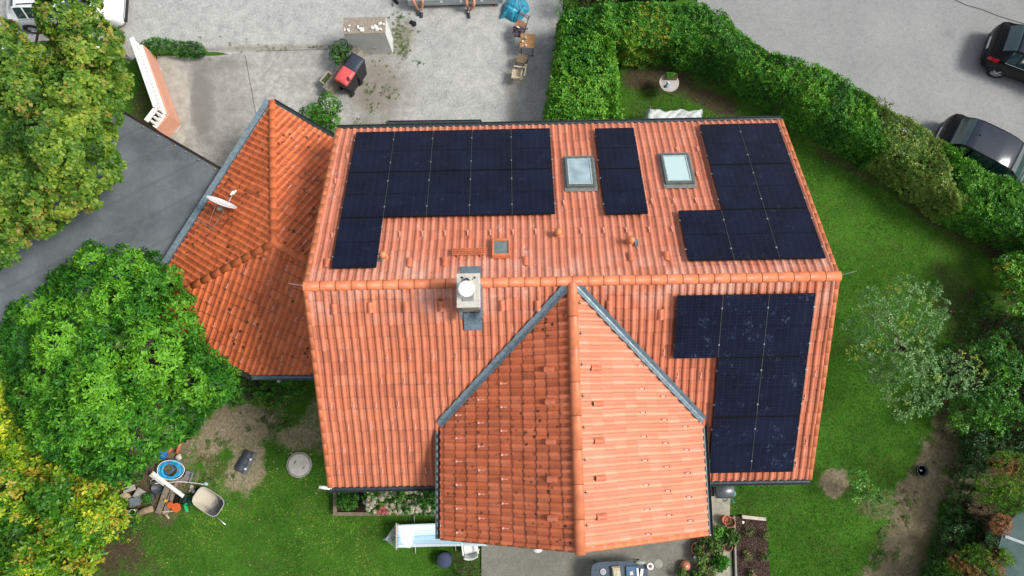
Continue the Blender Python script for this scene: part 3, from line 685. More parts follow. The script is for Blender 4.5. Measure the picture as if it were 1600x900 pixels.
# snow guards: small hooked clips, alternate courses
gm = MB(); gm.box((0, 0, .012), (.034, .15, .012)); gm.box((0, -.07, .04), (.05, .012, .06)); gm.box((0, .03, .022), (.018, .06, .012))
guard0 = gm.build('snow_guard', M_('clip_pink', (.72, .36, .27), rough=.4, var=.15), house)
def frame_mat(fr, u, v, h):
    top, ud, vd, nrm = fr; m = Matrix((ud, -vd, nrm)).transposed().to_4x4(); m.translation = top + ud * u + vd * v + nrm * h
    return m
HI = MW[house].inverted(); guards = []; first = True
def put_guard(m):
    guards.append(m)
tw, tl = .2, .345
def uv_of(fr, p): d = Vector(p) - fr[0]; return d.dot(fr[1]), d.dot(fr[2])
def guard_rows(fr, rows, ph, blocked, poly, step=3, shift=0):
    P2 = [uv_of(fr, p) for p in poly]; us = [p[0] for p in P2]
    for q, j in enumerate(rows):
        i = int(min(us) / tw) - 6 + ((q * 2 + shift) % step)
        while i * tw < max(us):
            u = ph[0] + (i + .5) * tw; v = ph[1] + (j + .55) * tl; i += step
            if not inpoly(np.array([u]), np.array([v]), P2)[0] or edist(np.array([u]), np.array([v]), P2)[0] < .15: continue
            w_ = fr[0] + fr[1] * u + fr[2] * v
            if blocked(w_): continue
            put_guard(frame_mat(fr, u, v, .0))
def in_dormer(p): return abs(p.x - XD) < -p.y + .25 and abs(p.x - XD) < HW + .3
PW, PL = 1.154, 1.742
XS0, SS0, XN0, SN0, XE0, SE0 = 9.349, .406, .639, 5.682, 10.845, 5.709
def panel_zone(p):
    x, y = p.x, p.y
    if y < 0: return XS0 - .1 < x < XS0 + 3 * PW + .1 and y > -(SS0 + 3 * PL) * .88 - .1 and not (x < XS0 + PW and y < -(SS0 + PL) * .88 - .15)
    s = y / .876
    if XN0 - .1 < x < XN0 + 5 * PW + .1 and s > SN0 - 2 * PL - .15: return True
    if XN0 - .1 < x < XN0 + PW + .1: return True
    if XE0 - .1 < x < XE0 + 2 * PW + .1: return s > SE0 - 3 * PL - .1
    if XE0 - PW - .1 < x <= XE0: return SE0 - 3 * PL - .1 < s < SE0 - 2 * PL + .1
    return 7.2 < x < 8.6 and s > 2.5
SKY = []
guard_rows(FS, [5, 7, 9, 11, 13, 15], (.03, .08), lambda p: in_dormer(p) or panel_zone(p), SP)
guard_rows(FN, [4, 7, 10, 13], (.03, .08), lambda p: panel_zone(p) or (5.9 < p.x < 7.4 and 2.4 < p.y < 4.4) or (8.8 < p.x < 10 and 2.8 < p.y < 4.6), NP)
guard_rows(FW, [5, 7, 9], (0, .1), lambda p: False, WP)
guard_rows(FE, [5, 7, 9], (0, .1), lambda p: False, EP)
cpos = CAM
guards.sort(key=lambda m: (m.translation - cpos).length)
guard0.matrix_local = HI @ guards[0]
for m in guards[1:100]:
    c = guard0.copy(); COL.objects.link(c); c.parent = house; c.matrix_local = HI @ m
if len(guards) > 100:
    mb = MB()
    for m in guards[100:]: mb.add([v.co for v in guard0.data.vertices], [tuple(p.vertices) for p in guard0.data.polygons], m)
    o = mb.build('snow_guards', M_('clip_pink', (.7, .4, .3)), house, world=True); tag(o, kind='stuff')
# ventilation tiles (raised hoods)
vm = MB(); vs = []; K = 6
for (y, h0) in ((.14, .0), (-.13, .04)):
    for k in range(K + 1): t = k / K; vs.append((-.075 + .15 * t, y, h0 + .045 * math.sin(math.pi * t)))
for k in range(K + 1): t = k / K; vs.append((-.075 + .15 * t, -.15, -.03))
vm.add(vs, [(r * (K + 1) + k, r * (K + 1) + k + 1, (r + 1) * (K + 1) + k + 1, (r + 1) * (K + 1) + k) for r in range(2) for k in range(K)] + [(0, K + 1, 2 * K + 2), (K, 2 * K + 1, 3 * K + 2)])
vent0 = vm.build('vent_tile', M_('vent_tile_clay', (.58, .175, .09), rough=.5), house, smooth=False)
vents = []
for px, py in ((522, 482), (578, 480), (634, 479), (689, 478), (784, 477), (840, 477), (952, 477), (1032, 491)):
    p = onplane(px, py, (0, 0, ZR), nS); u, v = uv_of(FS, p)
    if in_dormer(p) and py != 491: continue
    vents.append(frame_mat(FS, u, v, 0))
for px, py in ((511, 412), (639, 411), (695, 410), (821, 409), (986, 402), (1041, 401)):
    p = onplane(px, py, (0, 0, ZR), nN); vents.append(frame_mat(FN, *uv_of(FN, p), 0))
for px, py in ((859, 577), (861, 628), (862, 690), (864, 749), (865, 810)):
    p = onplane(px, py, (XD, 0, ZR), nW); vents.append(frame_mat(FW, *uv_of(FW, p), 0))
for px, py in ((931, 575), (934, 631), (936, 689), (938, 747), (940, 808)):
    p = onplane(px, py, (XD, 0, ZR), nE); vents.append(frame_mat(FE, *uv_of(FE, p), 0))
vent0.matrix_local = HI @ vents[0]
for m in vents[1:]:
    c = vent0.copy(); COL.objects.link(c); c.parent = house; c.matrix_local = HI @ m

# chimney
c0 = at(732, 454, 8.95); ch = MB(); cx_, cy_ = c0.x, c0.y
ch.box((cx_, cy_, 8.1), (.44, .70, 1.7)); chm = ch.build('chimney', MAT['concrete'], house, world=True)
mb = MB(); mb.box((cx_, cy_, 8.95), (.56, .82, .07)); mb.build('chimney_slab', M_('slab_concrete', (.52, .50, .44), rough=.9, var=.2), chm, bevel=.008, world=True)
mb = MB(); mb.lathe([(.05, 0), (.05, .12), (.06, .12), (.06, 0)], (cx_ - .03, cy_ + .22, 8.975), 16)
for dx, dy, r in ((-.15, .31, .028), (.15, .30, .026), (-.11, .27, .014), (.1, .26, .012)): mb.lathe([(r, 0), (r, .016)], (cx_ + dx, cy_ + dy, 8.98), 12)
mb.build('flue_opening', M_('flue_black', (.008, .008, .008)), chm, world=True)  # near-black tube and discs stand for the holes
mb = MB(); mb.lathe([(.11, 0), (.11, .02), (.085, .03)], (cx_ - .03, cy_ + .22, 8.985), 20); mb.build('flue_collar', M_('collar', (.45, .42, .36)), chm, world=True)
mb = MB(); mb.lathe([(.19, 0), (.19, .012), (.12, .035), (.0, .05)], (cx_ - .02, cy_ - .01, 9.30), 36)
mb.build('rain_cap', M_('cap_white', (.80, .81, .82), rough=.35, var=.03), chm, smooth=False, world=True)
mb = MB()
for dx, dy in ((-.13, -.1), (.11, -.1), (-.13, .08), (.11, .08)): mb.bar((cx_ + dx * 1.1, cy_ + dy * 1.1 - .1, 8.98), (cx_ + dx, cy_ + dy, 9.305), .02, .006)
mb.box((cx_, cy_ - .17, 9.0), (.26, .18, .04)); mb.build('cap_bracket', MAT['alu'], chm, world=True)
# flashing apron on both slopes
mb = MB()
for (y0, y1, fr, nn, s) in ((cy_ - .36, cy_ - .78, FS, nS, -1), (cy_ + .30, cy_ + .78, FN, nN, 1)):
    pts = []
    for (x, y) in ((cx_ - .22 if s < 0 else cx_ - .28, y0), (cx_ + .24, y0), (cx_ + .24, y1), (cx_ - .22 if s < 0 else cx_ - .28, y1)):
        z = ZR - abs(y) * (2.87 / 5.27); pts.append(Vector((x, y, z)) + nn * .04)
    mb.add(pts, [(0, 1, 2, 3)]); mb.add([p - nn * .08 for p in pts] + pts, [(0, 1, 5, 4), (1, 2, 6, 5), (2, 3, 7, 6), (3, 0, 4, 7)])
mb.box((cx_ + .25, cy_ - .08, ZR - .1), (.05, .95, .25)); mb.box((cx_ - .25, cy_ - .08, ZR - .1), (.05, .95, .25))
mb.build('chimney_flashing', MAT['zinc'], house, world=True)

# roof windows
n = N('skylight_glass'); n.col(n.ramp(n.noise(2.2, 2, .4), [(.35, (.24, .33, .37)), (.65, (.40, .52, .55))])).set(rough=.05, spec=.8, coat=.8); MAT['skyglass'] = n.m
def roof_window(px, py, wd, hg, label, mat=None):
    p = onplane(px, py, Vector((0, 0, ZR)) + nN * .08, nN); u, v = uv_of(FN, p); m = frame_mat(FN, u, v, 0)
    mb = MB(); t = .085
    def ring(mb, wo, ho, wi_, hi_, z0, z1):
        for (x, y, a, b) in ((0, (ho + hi_) / 4 + 0, wo, (ho - hi_) / 2), (0, -(ho + hi_) / 4, wo, (ho - hi_) / 2)): mb.box((x, y, (z0 + z1) / 2), (a, b, z1 - z0), M=m)
        for x in (-(wo + wi_) / 4, (wo + wi_) / 4): mb.box((x, 0, (z0 + z1) / 2), ((wo - wi_) / 2, hi_, z1 - z0), M=m)
    ring(mb, wd, hg, wd - .13, hg - .16, .0, .11); f = mb.build('roof_window', M_('window_grey', (.15, .18, .17), rough=.4, metal=.4), house, bevel=.006, world=True, label=label)
    mb = MB(); ring(mb, wd - .135, hg - .165, wd - .20, hg - .24, .02, .10); mb.build('sash', M_('sash_pale', (.42, .52, .52), rough=.4), f, world=True)
    mb = MB(); mb.box((0, 0, .075), (wd - .2, hg - .24, .012), M=m); mb.build('pane', mat or MAT['skyglass'], f, world=True)
    mb = MB(); mb.box((0, hg / 2 + .06, .015), (wd + .1, .12, .03), M=m); mb.box((0, -hg / 2 - .05, .02), (wd + .04, .12, .02), M=m)
    for sx in (-1, 1): mb.box((sx * (wd / 2 + .03), 0, .012), (.06, hg, .03), M=m)
    mb.build('window_flashing', M_('flash_grey', (.26, .27, .25), rough=.5, metal=.3), f, world=True)
roof_window(906, 268, .80, 1.20, 'roof window beside the large solar array')
n = N('skylight_bright'); n.col((.50, .66, .66)).set(rough=.05, spec=.8, coat=.8)
roof_window(1058, 263, .80, 1.20, 'roof window between two solar arrays with pale pane', n.m)
# small orange hatch
p = onplane(783, 388, Vector((0, 0, ZR)) + nN * .08, nN); m = frame_mat(FN, *uv_of(FN, p), 0); mb = MB()
for (x, y, a, b) in ((0, .25, .47, .06), (0, -.26, .47, .08), (-.21, 0, .05, .46), (.21, 0, .05, .46)): mb.box((x, y, .07), (a, b, .14), M=m)
hf = mb.build('roof_hatch', MAT['ridge'], house, bevel=.01, world=True); mb = MB(); mb.box((0, 0, .1), (.37, .44, .015), M=m); mb.build('pane', M_('hatch_glass', (.16, .20, .20), rough=.1, var=.3, scale=4), hf, world=True)
# step grate
p = onplane(734, 394, Vector((0, 0, ZR)) + nN * .08, nN); m = frame_mat(FN, *uv_of(FN, p), 0); mb = MB()
for y in (-.10, -.035, .03, .095): mb.box((0, y, .11), (.9, .012, .03), M=m)
for i in range(25): mb.box((-.44 + i * .0367, 0, .105), (.009, .2, .025), M=m)
for x in (-.3, .3): mb.box((x, 0, .05), (.03, .2, .09), M=m)
mb.build('step_grate', MAT['ridge'], house, world=True)
# vent pipes
for px, py, c in ((601, 398, 'vent pipe with dome cap beside the lone solar panel'), (872, 363, 'vent pipe with dome cap above the vent tiles'), (984, 375, 'vent pipe with dome cap and grey flashing strip')):
    p = onplane(px, py + 3, Vector((0, 0, ZR)), nN); mb = MB()
    mb.lathe([(.07, -.1), (.065, .22), (.095, .22), (.10, .27), (.06, .33), (0, .345)], p, 20); mb.lathe([(.11, -.06), (.09, .04), (.07, .06)], p, 20)
    mb.build('vent_pipe', M_('vent_clay', (.62, .24, .10), rough=.5, var=.1), house, smooth=True, world=True, label=c)
    fm = frame_mat(FN, *uv_of(FN, p), 0); mb = MB(); mb.box((.13 if px < 700 else -.17, .03, .008), (.16 if px < 700 else .09, .24 if px != 872 else .01, .02), M=fm)
    if px != 872: mb.build('pipe_flashing', MAT['zinc'], house, world=True)
# awning profile under the upper eave
a = at(603, 193, 4.7); b = at(753, 191, 4.7); aw = thing('awning', 'dark narrow awning rail under the upper eave facing the gravel yard', 'awning', (a.x, a.y, 4.7))
mb = MB(); mb.bar(a, b, .10, .08); mb.build('cassette', MAT['zinc_dark'], aw, world=True, bevel=.01)
mb = MB(); mb.bar(a + Vector((.05, .06, .0)), b + Vector((-.02, .06, 0)), .02, .12); mb.build('front_rail', MAT['black'], aw, world=True)
mb = MB()
for t in (.1, .5, .9): q = a.lerp(b, t); mb.bar(q, (q.x, 4.8, 4.75), .04)
mb.build('bracket', MAT['zinc_dark'], aw, world=True)

# ================================================================ SOLAR PANELS
n = N('solar_cells'); uv = n.new('ShaderNodeSeparateXYZ'); n.link(n.tc.outputs['Generated'], uv.inputs[0])
def grid_line(comp, cnt, wd):
    f = n.math('FRACT', n.math('MULTIPLY', comp, cnt)); f = n.math('ABSOLUTE', n.math('SUBTRACT', f, .5)); return n.math('GREATER_THAN', f, .5 - wd)
gl = n.math('MULTIPLY', n.math('MAXIMUM', grid_line(uv.outputs[0], 6, .02), n.math('MULTIPLY', grid_line(uv.outputs[1], 20, .04), .6)), .8)
mid = n.math('LESS_THAN', n.math('ABSOLUTE', n.math('SUBTRACT', uv.outputs[1], .5)), .006)
oi = n.new('ShaderNodeObjectInfo')
g = n.new('ShaderNodeNewGeometry')
c = n.mix(n.ramp(n.noise(1.1, 3, .6, coord=g.outputs['Position']), [(.35, 0), (.65, 1)]), (.004, .005, .015), (.008, .011, .031))
c = n.mix(n.ramp(n.noise(30, 2), [(.4, 0), (.8, .5)]), c, (.012, .014, .03))
c = n.mix(gl, c, (.022, .026, .044)); c = n.mix(n.math('MULTIPLY', mid, .9), c, (.004, .004, .008))
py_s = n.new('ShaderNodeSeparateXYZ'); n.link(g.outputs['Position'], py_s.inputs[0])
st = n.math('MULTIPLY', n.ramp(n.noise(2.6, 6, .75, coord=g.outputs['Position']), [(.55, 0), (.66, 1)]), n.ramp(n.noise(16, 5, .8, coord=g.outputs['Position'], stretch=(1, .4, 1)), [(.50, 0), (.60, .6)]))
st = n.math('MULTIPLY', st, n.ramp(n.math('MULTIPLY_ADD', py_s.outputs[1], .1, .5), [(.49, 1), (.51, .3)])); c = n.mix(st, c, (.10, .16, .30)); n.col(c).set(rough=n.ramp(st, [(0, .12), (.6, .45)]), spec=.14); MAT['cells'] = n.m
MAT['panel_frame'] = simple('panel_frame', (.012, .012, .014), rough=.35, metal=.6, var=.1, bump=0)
def panel_proto():
    pw, pl = PW - .018, PL - .014
    mb = MB(); mb.box((pw / 2, -pl / 2, .0), (pw - .03, pl - .03, .03)); 
    t = .016
    fr_ = MB(); fr_.box((pw / 2, -t / 2, 0), (pw, t, .04)); fr_.box((pw / 2, -pl + t / 2, 0), (pw, t, .04)); fr_.box((t / 2, -pl / 2, 0), (t, pl - 2 * t, .04)); fr_.box((pw - t / 2, -pl / 2, 0), (t, pl - 2 * t, .04))
    return mb, fr_
pan0 = None
def put_panel(fr, x, s, label, group, clamps=(True, True)):
    """x = west edge, s = distance along slope from ridge of the edge nearer the ridge"""
    global pan0
    side = 1 if fr is FS else -1
    top, ud, vd, nrm = fr; e = Vector((1, 0, 0)); down = vd
    # local axes: X east, Y up the roof in the picture
    ydir = -down if fr is FS else down
    s_top = s if fr is FS else s + PL - .014
    org = Vector((x, 0, ZR)) + down * s_top + nrm * .115
    rot = Matrix((e, ydir, nrm)).transposed()
    org.x += .009
    if pan0 is None:
        root = thing('solar_panel', label, 'solar panel', org, group=group, rot=rot)
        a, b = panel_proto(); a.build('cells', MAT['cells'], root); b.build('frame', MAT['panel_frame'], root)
        r = MB()
        for y in (-.36, -PL + .38): r.box((PW / 2, y, -.045), (PW + .02, .04, .04))
        r.build('mounting_rail', MAT['alu'], root)
        for y in (-.36, -PL + .38):
            c_ = MB(); c_.box((PW - .009 - .0, y, .010), (.026, .04, .028)); c_.build('clamp', MAT['alu'], root)
        c_ = MB(); c_.box((PW - .009, -PL / 2, .016), (.010, PL - .03, .012)); c_.build('edge_seam', M_('seam_grey', (.07, .085, .115), rough=.5), root)
        pan0 = root
    else:
        root = copy_tree(pan0); root.matrix_world = Matrix.Translation(org) @ rot.to_4x4(); MW[root] = root.matrix_world.copy(); root['label'] = label; root['group'] = group
    for y in (-.36, -PL + .38):
        if clamps[0]:
            c_ = MB(); c_.box((-.018, y, -.0), (.034, .042, .04)); c_.build('end_clamp', MAT['alu'], root)
        if clamps[1]:
            c_ = MB(); c_.box((PW + .006, y, .0), (.034, .042, .04)); c_.build('end_clamp', MAT['alu'], root)
    return root
ORD = ['leftmost', 'second', 'middle', 'fourth', 'rightmost']
for i in range(5):
    put_panel(FN, XN0 + i * PW, SN0 - PL, '%s black solar panel in the top row of the large array, upper-left roof' % ORD[i], 'panels of the large upper-left array', (i == 0, i == 4))
    put_panel(FN, XN0 + i * PW, SN0 - 2 * PL, '%s black solar panel in the second row of the large array, upper-left roof' % ORD[i], 'panels of the large upper-left array', (i == 0, i == 4))
put_panel(FN, XN0, SN0 - 3 * PL, 'single black solar panel hanging below the large array, beside the leftmost vent pipe', 'panels of the large upper-left array', (True, True))
pB = onplane(932, 200, Vector((0, 0, ZR)) + nN * .115, nN); xb = 7.345; sb = SN0 + .045
pb = onplane(929, 201, Vector((0, 0, ZR)) + nN * .115, nN); xb = pb.x; sb = (pb.y - .054) / abs(FN[2].y)
put_panel(FN, xb, sb - PL, 'upper black solar panel of the two standing between the roof windows', 'panels of the narrow strip between the roof windows')
put_panel(FN, xb, sb - 2 * PL, 'lower black solar panel of the two standing between the roof windows', 'panels of the narrow strip between the roof windows')
for r, nm in ((1, 'top'), (2, 'middle'), (3, 'bottom')):
    for i in range(-1 if r == 3 else 0, 2):
        pos = {(-1): 'left', 0: 'left' if r < 3 else 'middle', 1: 'right'}[i]
        put_panel(FN, XE0 + i * PW, SE0 - r * PL, '%s black solar panel in the %s row of the upper-right roof array' % (pos, nm), 'panels of the upper-right array', (i == (-1 if r == 3 else 0), i == 1))
for r, nm in ((0, 'top'), (1, 'middle'), (2, 'bottom')):
    for i in range(0 if r == 0 else 1, 3):
        pos = {0: 'left', 1: 'middle' if r == 0 else 'left', 2: 'right'}[i]
        put_panel(FS, XS0 + i * PW, SS0 + r * PL, '%s dark blue solar panel in the %s row of the array below the ridge' % (pos, nm), 'panels of the lower-right array', (i == (0 if r == 0 else 1), i == 2))

# ================================================================ ANNEX AND FLAT ROOF
ZA, ZJ = 3.1, 4.75
annex = thing('annex', 'side building with red moss-spotted hipped tile roof left of the house', 'building', at(420, 380, 0))
J = at(427, 379, ZJ); Rt = at(404, 190, ZA)
def pl3(pts): 
    a, b, c = pts; n_ = (b - a).cross(c - a).normalized(); return n_ if n_.z > 0 else -n_
Lp = [at(262, 413, ZA), Rt, J]; nL = pl3(Lp)
Rp = [at(433, 164, ZA), at(522, 216, ZA), J]; nR = pl3(Rp)
Hp = onplane(488, 412, J, nR)
Bp = [Hp, at(372, 574, ZA), J]; nB = pl3(Bp)
def line_pl(n1, p1, n2, p2, px=None):
    """a point far along the intersection of two planes, going down from J"""
    d = n1.cross(n2).normalized()
    return d if d.z < 0 else -d
dLB = line_pl(nL, J, nB, J); dRB = line_pl(nR, J, nB, J); dLR = line_pl(nL, J, nR, J)
def down_to(d, z): return J + d * ((z - J.z) / d.z)
cLB = down_to(dLB, ZA); cRB = J + (Hp - J) * 1.25; cLR = down_to(dLR, ZA)
tiles('roof_slope', [J, cLR, cLB], MAT['tile_annex'], annex, seed=8)[0]['label'] = 'left slope of the annex roof, holding the satellite dish'
q1 = onplane(522, 216, J, nR); q2 = Vector((q1.x + 1.0, q1.y, 0)); 
oR_, FR_ = tiles('roof_slope', [J, cLR, q1, cRB], MAT['tile_annex'], annex, seed=9); oR_['label'] = 'right slope of the annex roof, next to the upper gable end'
b1_ = onplane(392, 586, J, nB); b2_ = onplane(500, 586, J, nB)
oB_, FB_ = tiles('roof_slope', [J, cLB, b1_, b2_, cRB], MAT['tile_annex'], annex, seed=10); oB_['label'] = 'lower slope of the annex roof with black moss specks'
AI = MW[annex].inverted(); ga = None
for fr, pol, cols in ((FR_, [J, cLR, q1, cRB], None), (FB_, [J, cLB, b1_, b2_, cRB], None)):
    P2 = [uv_of(fr, p) for p in pol]; us = [p[0] for p in P2]; vs2 = [p[1] for p in P2]
    for q, j in enumerate(range(1, int(max(vs2) / tl), 2)):
        i = int(min(us) / tw) + (q * 2) % 4
        while i * tw < max(us):
            u = (i + .31) * tw; v = (j + .55) * tl; i += 4
            if not inpoly(np.array([u]), np.array([v]), P2)[0] or edist(np.array([u]), np.array([v]), P2)[0] < .25: continue
            m = AI @ frame_mat(fr, u, v, 0)
            if ga is None: ga = MB(); ga.v = [x.co.copy() for x in guard0.data.vertices]; ga.f = [tuple(p.vertices) for p in guard0.data.polygons]; ga = ga.build('snow_guard', MAT['clip_pink'], annex); ga.matrix_local = m
            else: c = ga.copy(); COL.objects.link(c); c.parent = annex; c.matrix_local = m
for e_, lab in ((cLR, 'upper'), (cLB, 'left'), (cRB, 'right')):
    mb = MB(); barrel_run(mb, J + Vector((0, 0, -.06)), e_ + Vector((0, 0, -.06)), .12, .4, taper=.97); mb.build('hip_cap', M_('hip_clay', (.70, .175, .062), rough=.55, var=.2, scale=4), annex, smooth=True, world=True, label=lab + ' hip tiles of the annex')
mb = MB(); mb.blob(J + Vector((0, 0, -.05)), .145, 3, .1, 2, (1, 1, .6)); mb.build('hip_joint', MAT['hip_clay'], annex, smooth=True, world=True)
ctr = (cLR + cLB + b1_ + b2_ + q1) / 5
def inset(p, k=.94): return Vector((ctr.x + (p.x - ctr.x) * k, ctr.y + (p.y - ctr.y) * k, 0))
mb = MB(); mb.prism([inset(p) for p in (cLR, cLB, b1_, b2_, cRB, q1)], 0, ZA - .12); mb.build('wall', MAT['stucco'], annex, world=True)
mb = MB(); mb.prism([Vector((p.x, p.y, 0)) for p in (cLR, cLB, b1_, b2_, cRB, q1)], ZA - .16, ZA - .07); mb.build('soffit', M_('timber_brown', (.12, .075, .05)), annex, world=True)
def gut(a, b, m='zinc_dark', r=.07, off=.08):
    d = (b - a).normalized(); s = d.cross(Vector((0, 0, 1))); 
    if (a + s - ctr).length < (a - s - ctr).length: s = -s
    mb = MB(); gutter(mb, a + s * off, b + s * off, r); mb.build('gutter', MAT[m], annex, smooth=True, world=True)
    return s
s_ = gut(cLR, cLB, 'zinc', .10, .12)
mb = MB(); mb.add([cLR + s_ * .22 + Vector((0, 0, .02)), cLB + s_ * .22 + Vector((0, 0, .02)), cLB + s_ * .04 + Vector((0, 0, -.02)), cLR + s_ * .04 + Vector((0, 0, -.02))], [(0, 1, 2, 3)]); mb.build('eave_flashing', MAT['zinc'], annex, world=True)
gut(cLR, Vector((q1.x, q1.y, ZA))); gut(cLB, Vector((b1_.x, b1_.y, ZA))); gut(Vector((b1_.x, b1_.y, ZA)), Vector((b2_.x, b2_.y, ZA)), 'zinc')

FZ = 2.75
flat = thing('flat_roof_garage', 'low garage with weathered grey bitumen flat roof between two big trees', 'garage', at(180, 380, 0))
fp = [at(183, 168, FZ), at(349, 266, FZ), at(262, 424, FZ), at(150, 560, FZ), at(-60, 560, FZ), at(-60, 500, FZ), at(8, 415, FZ)]
n = N('bitumen'); b1 = n.noise(.6, 6, .7); b2 = n.noise(9, 6, .75); mp = n.new('ShaderNodeMapping'); mp.inputs['Rotation'].default_value = (0, 0, R(-27)); n.link(n.tc.outputs['Object'], mp.inputs[0])
wv = n.new('ShaderNodeTexWave'); wv.bands_direction = 'Y'; wv.inputs['Scale'].default_value = .32; wv.inputs['Distortion'].default_value = .25; n.link(mp.outputs[0], wv.inputs[0])
c = n.mix(n.ramp(b1, [(.3, 0), (.7, 1)]), (.085, .10, .11), (.175, .198, .21)); c = n.mix(n.ramp(wv.outputs['Fac'], [(.0, .4), (.06, 0)]), c, (.085, .097, .105)); c = n.mix(n.ramp(b2, [(.55, 0), (.8, .5)]), c, (.16, .17, .175))
st_ = n.noise(1.1, 6, .7, stretch=(.5, 2, 1)); c = n.mix(n.ramp(st_, [(.55, 0), (.72, .5)]), c, (.17, .18, .185))
n.col(c).set(rough=.75, spec=.3); n.bump(n.math('ADD', n.math('MULTIPLY', b1, 3), wv.outputs['Fac']), .02)
mb = MB(); mb.prism(fp, FZ - .12, FZ); mb.build('roof', n.m, flat, world=True)
cc = sum(fp, Vector()) / len(fp); mb = MB(); mb.prism([Vector((cc.x + (p.x - cc.x) * .95, cc.y + (p.y - cc.y) * .95, 0)) for p in fp], 0, FZ - .13); mb.build('wall', MAT['stucco'], flat, world=True)
mb = MB(); mb.bar(fp[0] + Vector((-.3, .17, .02)), fp[1] + Vector((0, .02, .02)), .05, .14); mb.bar(fp[0] + Vector((-.3, .17, .02)), fp[6], .05, .1); mb.build('roof_edge', M_('edge_brown', (.04, .022, .02), rough=.5), flat, world=True)
mb = MB()
for i, t in enumerate((.28, .42, .58, .68, .80, .88, .95)): q = fp[0].lerp(fp[1], t) + Vector((-.08, -.08, .04)); mb.blob(q, .03, i, .2, 1)
mb.build('edge_bolts', M_('rust', (.35, .24, .2)), flat, world=True)

# satellite dish
dp = onplane(352, 335, J, nL); base = dp
sat = thing('satellite_dish', 'white oval satellite dish on a bracket over the annex eave', 'satellite dish', base)
mdir = Vector((.42, .86, .28)).normalized(); cen = at(345, 319, base.z + .55)
up_ = Vector((0, 0, 1)); sx_ = mdir.cross(up_).normalized(); uy = sx_.cross(mdir)
Md = Matrix((sx_, uy, mdir)).transposed().to_4x4(); Md.translation = cen
mb = MB(); mb.lathe([(0, .0), (.2, .012), (.34, .035), (.47, .075), (.485, .078), (.475, .06), (.34, .018), (.2, -.004), (0, -.012)], n=40, M=Md, sx=1, sy=.92); mb.build('reflector', M_('dish_white', (.82, .83, .84), rough=.35, var=.03, bump=0), sat, smooth=True, world=True)
feed = at(366, 299, cen.z - .05); mb = MB(); mb.tube([cen + uy * -.40, feed], .018, 8); mb.build('feed_arm', MAT['alu'], sat, world=True)
mb = MB(); fd = (cen - feed).normalized(); mb.tube([feed, feed + fd * .1], .05, 12); mb.tube([feed + fd * .1, feed + fd * .16], .03, 12); mb.tube([feed + Vector((.06, .03, 0)), feed + Vector((.04, .0, 0)) + fd * .12], .035, 10); mb.build('receiver', MAT['white'], sat, world=True)
mb = MB(); mb.tube([feed + fd * .16, feed + fd * .22], .034, 12); mb.tube([feed - fd * .03, feed + fd * .005], .04, 12); mb.build('receiver_band', MAT['black'], sat, world=True)
mb = MB(); mt = cen - mdir * .14 + Vector((0, 0, -.1)); mb.tube([base + nL * .02, mt], .022, 8); mb.box(mt, (.16, .1, .16)); mb.tube([mt, cen - mdir * .01], .03, 8); mb.build('mast', M_('galvanised', (.4, .38, .33), metal=.5, rough=.5), sat, world=True)
mb = MB()
a = at(298, 337, base.z + .12); b = at(338, 361, base.z + .22)
mb.tube([a, b], .011, 6)
for px, py, qx, qy in ((326, 350, 338, 318), (332, 357, 350, 330)): mb.tube([at(px, py, base.z + .15), at(qx, qy, base.z + .42)], .011, 6)
mb.build('cable_bracket', MAT['alu'], sat, world=True)

# ================================================================ WALLS AND FENCES (upper left)
P1, P2, P3 = at(243, 88, 0), at(283, 195, 0), at(264, 216, 0)
wallt = thing('garden_wall', 'salmon pink garden wall with white balustrade on top beside the driveway', 'wall', P2)
def offs(a, b, t): d = (b - a).normalized(); return Vector((-d.y, d.x, 0)) * t
o12 = offs(P1, P2, -.22); o23 = offs(P2, P3, -.22)
HWL = .92; mb = MB(); inner = P2 + o12 + o23
mb.prism([P1, P2, P3, P3 + o23, inner, P1 + o12], 0, HWL); mb.build('wall_base', M_('pink_render', (.62, .31, .21), rough=.85, var=.12, scale=3), wallt, world=True)
m12 = o12 / 2; m23 = o23 / 2; top = HWL + .60
K1, K2, K3 = P1 + m12, P2 + m12 + m23, P3 + m23
mb = MB(); Z = Vector((0, 0, 1)); mb.bar(K1 + Z * top, K2 + Z * top, .17, .07); mb.bar(K2 + Z * top, K3 + Z * top, .17, .07); mb.bar(K1 + Z * (HWL + .025), K2 + Z * (HWL + .025), .17, .05); mb.bar(K2 + Z * (HWL + .025), K3 + Z * (HWL + .025), .17, .05)
mb.build('handrail', MAT['white'], wallt, world=True, bevel=.01)
bal = MB(); bal.lathe([(.055, 0), (.055, .04), (.03, .08), (.06, .22), (.045, .34), (.025, .42), (.05, .52), (.055, .58)], n=10)
b0 = None; L1 = (K2 - K1).length; nb = int(L1 / .16)
pts = [K1.lerp(K2, (i + .5) / nb) for i in range(nb)] + [K2.lerp(K3, t) for t in (.2, .5, .8)]
for q in pts:
    loc = MW[wallt].inverted() @ (q + Z * (HWL + .05))
    if b0 is None: b0 = bal.build('baluster', MAT['white'], wallt, smooth=True); b0.location = loc
    else: c = b0.copy(); COL.objects.link(c); c.location = loc
fen = thing('railing_fence', 'white railed mesh fence running left from the pink wall under the maple', 'fence', at(200, 80, 0))
A = at(206, 92, 0); B = at(-60, 96, 0)
mb = MB(); mb.bar(A + Z * .95, B + Z * .95, .05); mb.bar(A + Z * .35, B + Z * .35, .05); mb.build('rail', MAT['white'], fen, world=True)
pm = MB(); pm.box((0, 0, .5), (.06, .06, 1.0)); p0 = None
for i in range(8):
    loc = MW[fen].inverted() @ A.lerp(B, i / 7)
    if p0 is None: p0 = pm.build('post', MAT['white'], fen); p0.location = loc
    else: c = p0.copy(); COL.objects.link(c); c.location = loc
mb = MB(); nW_ = 60
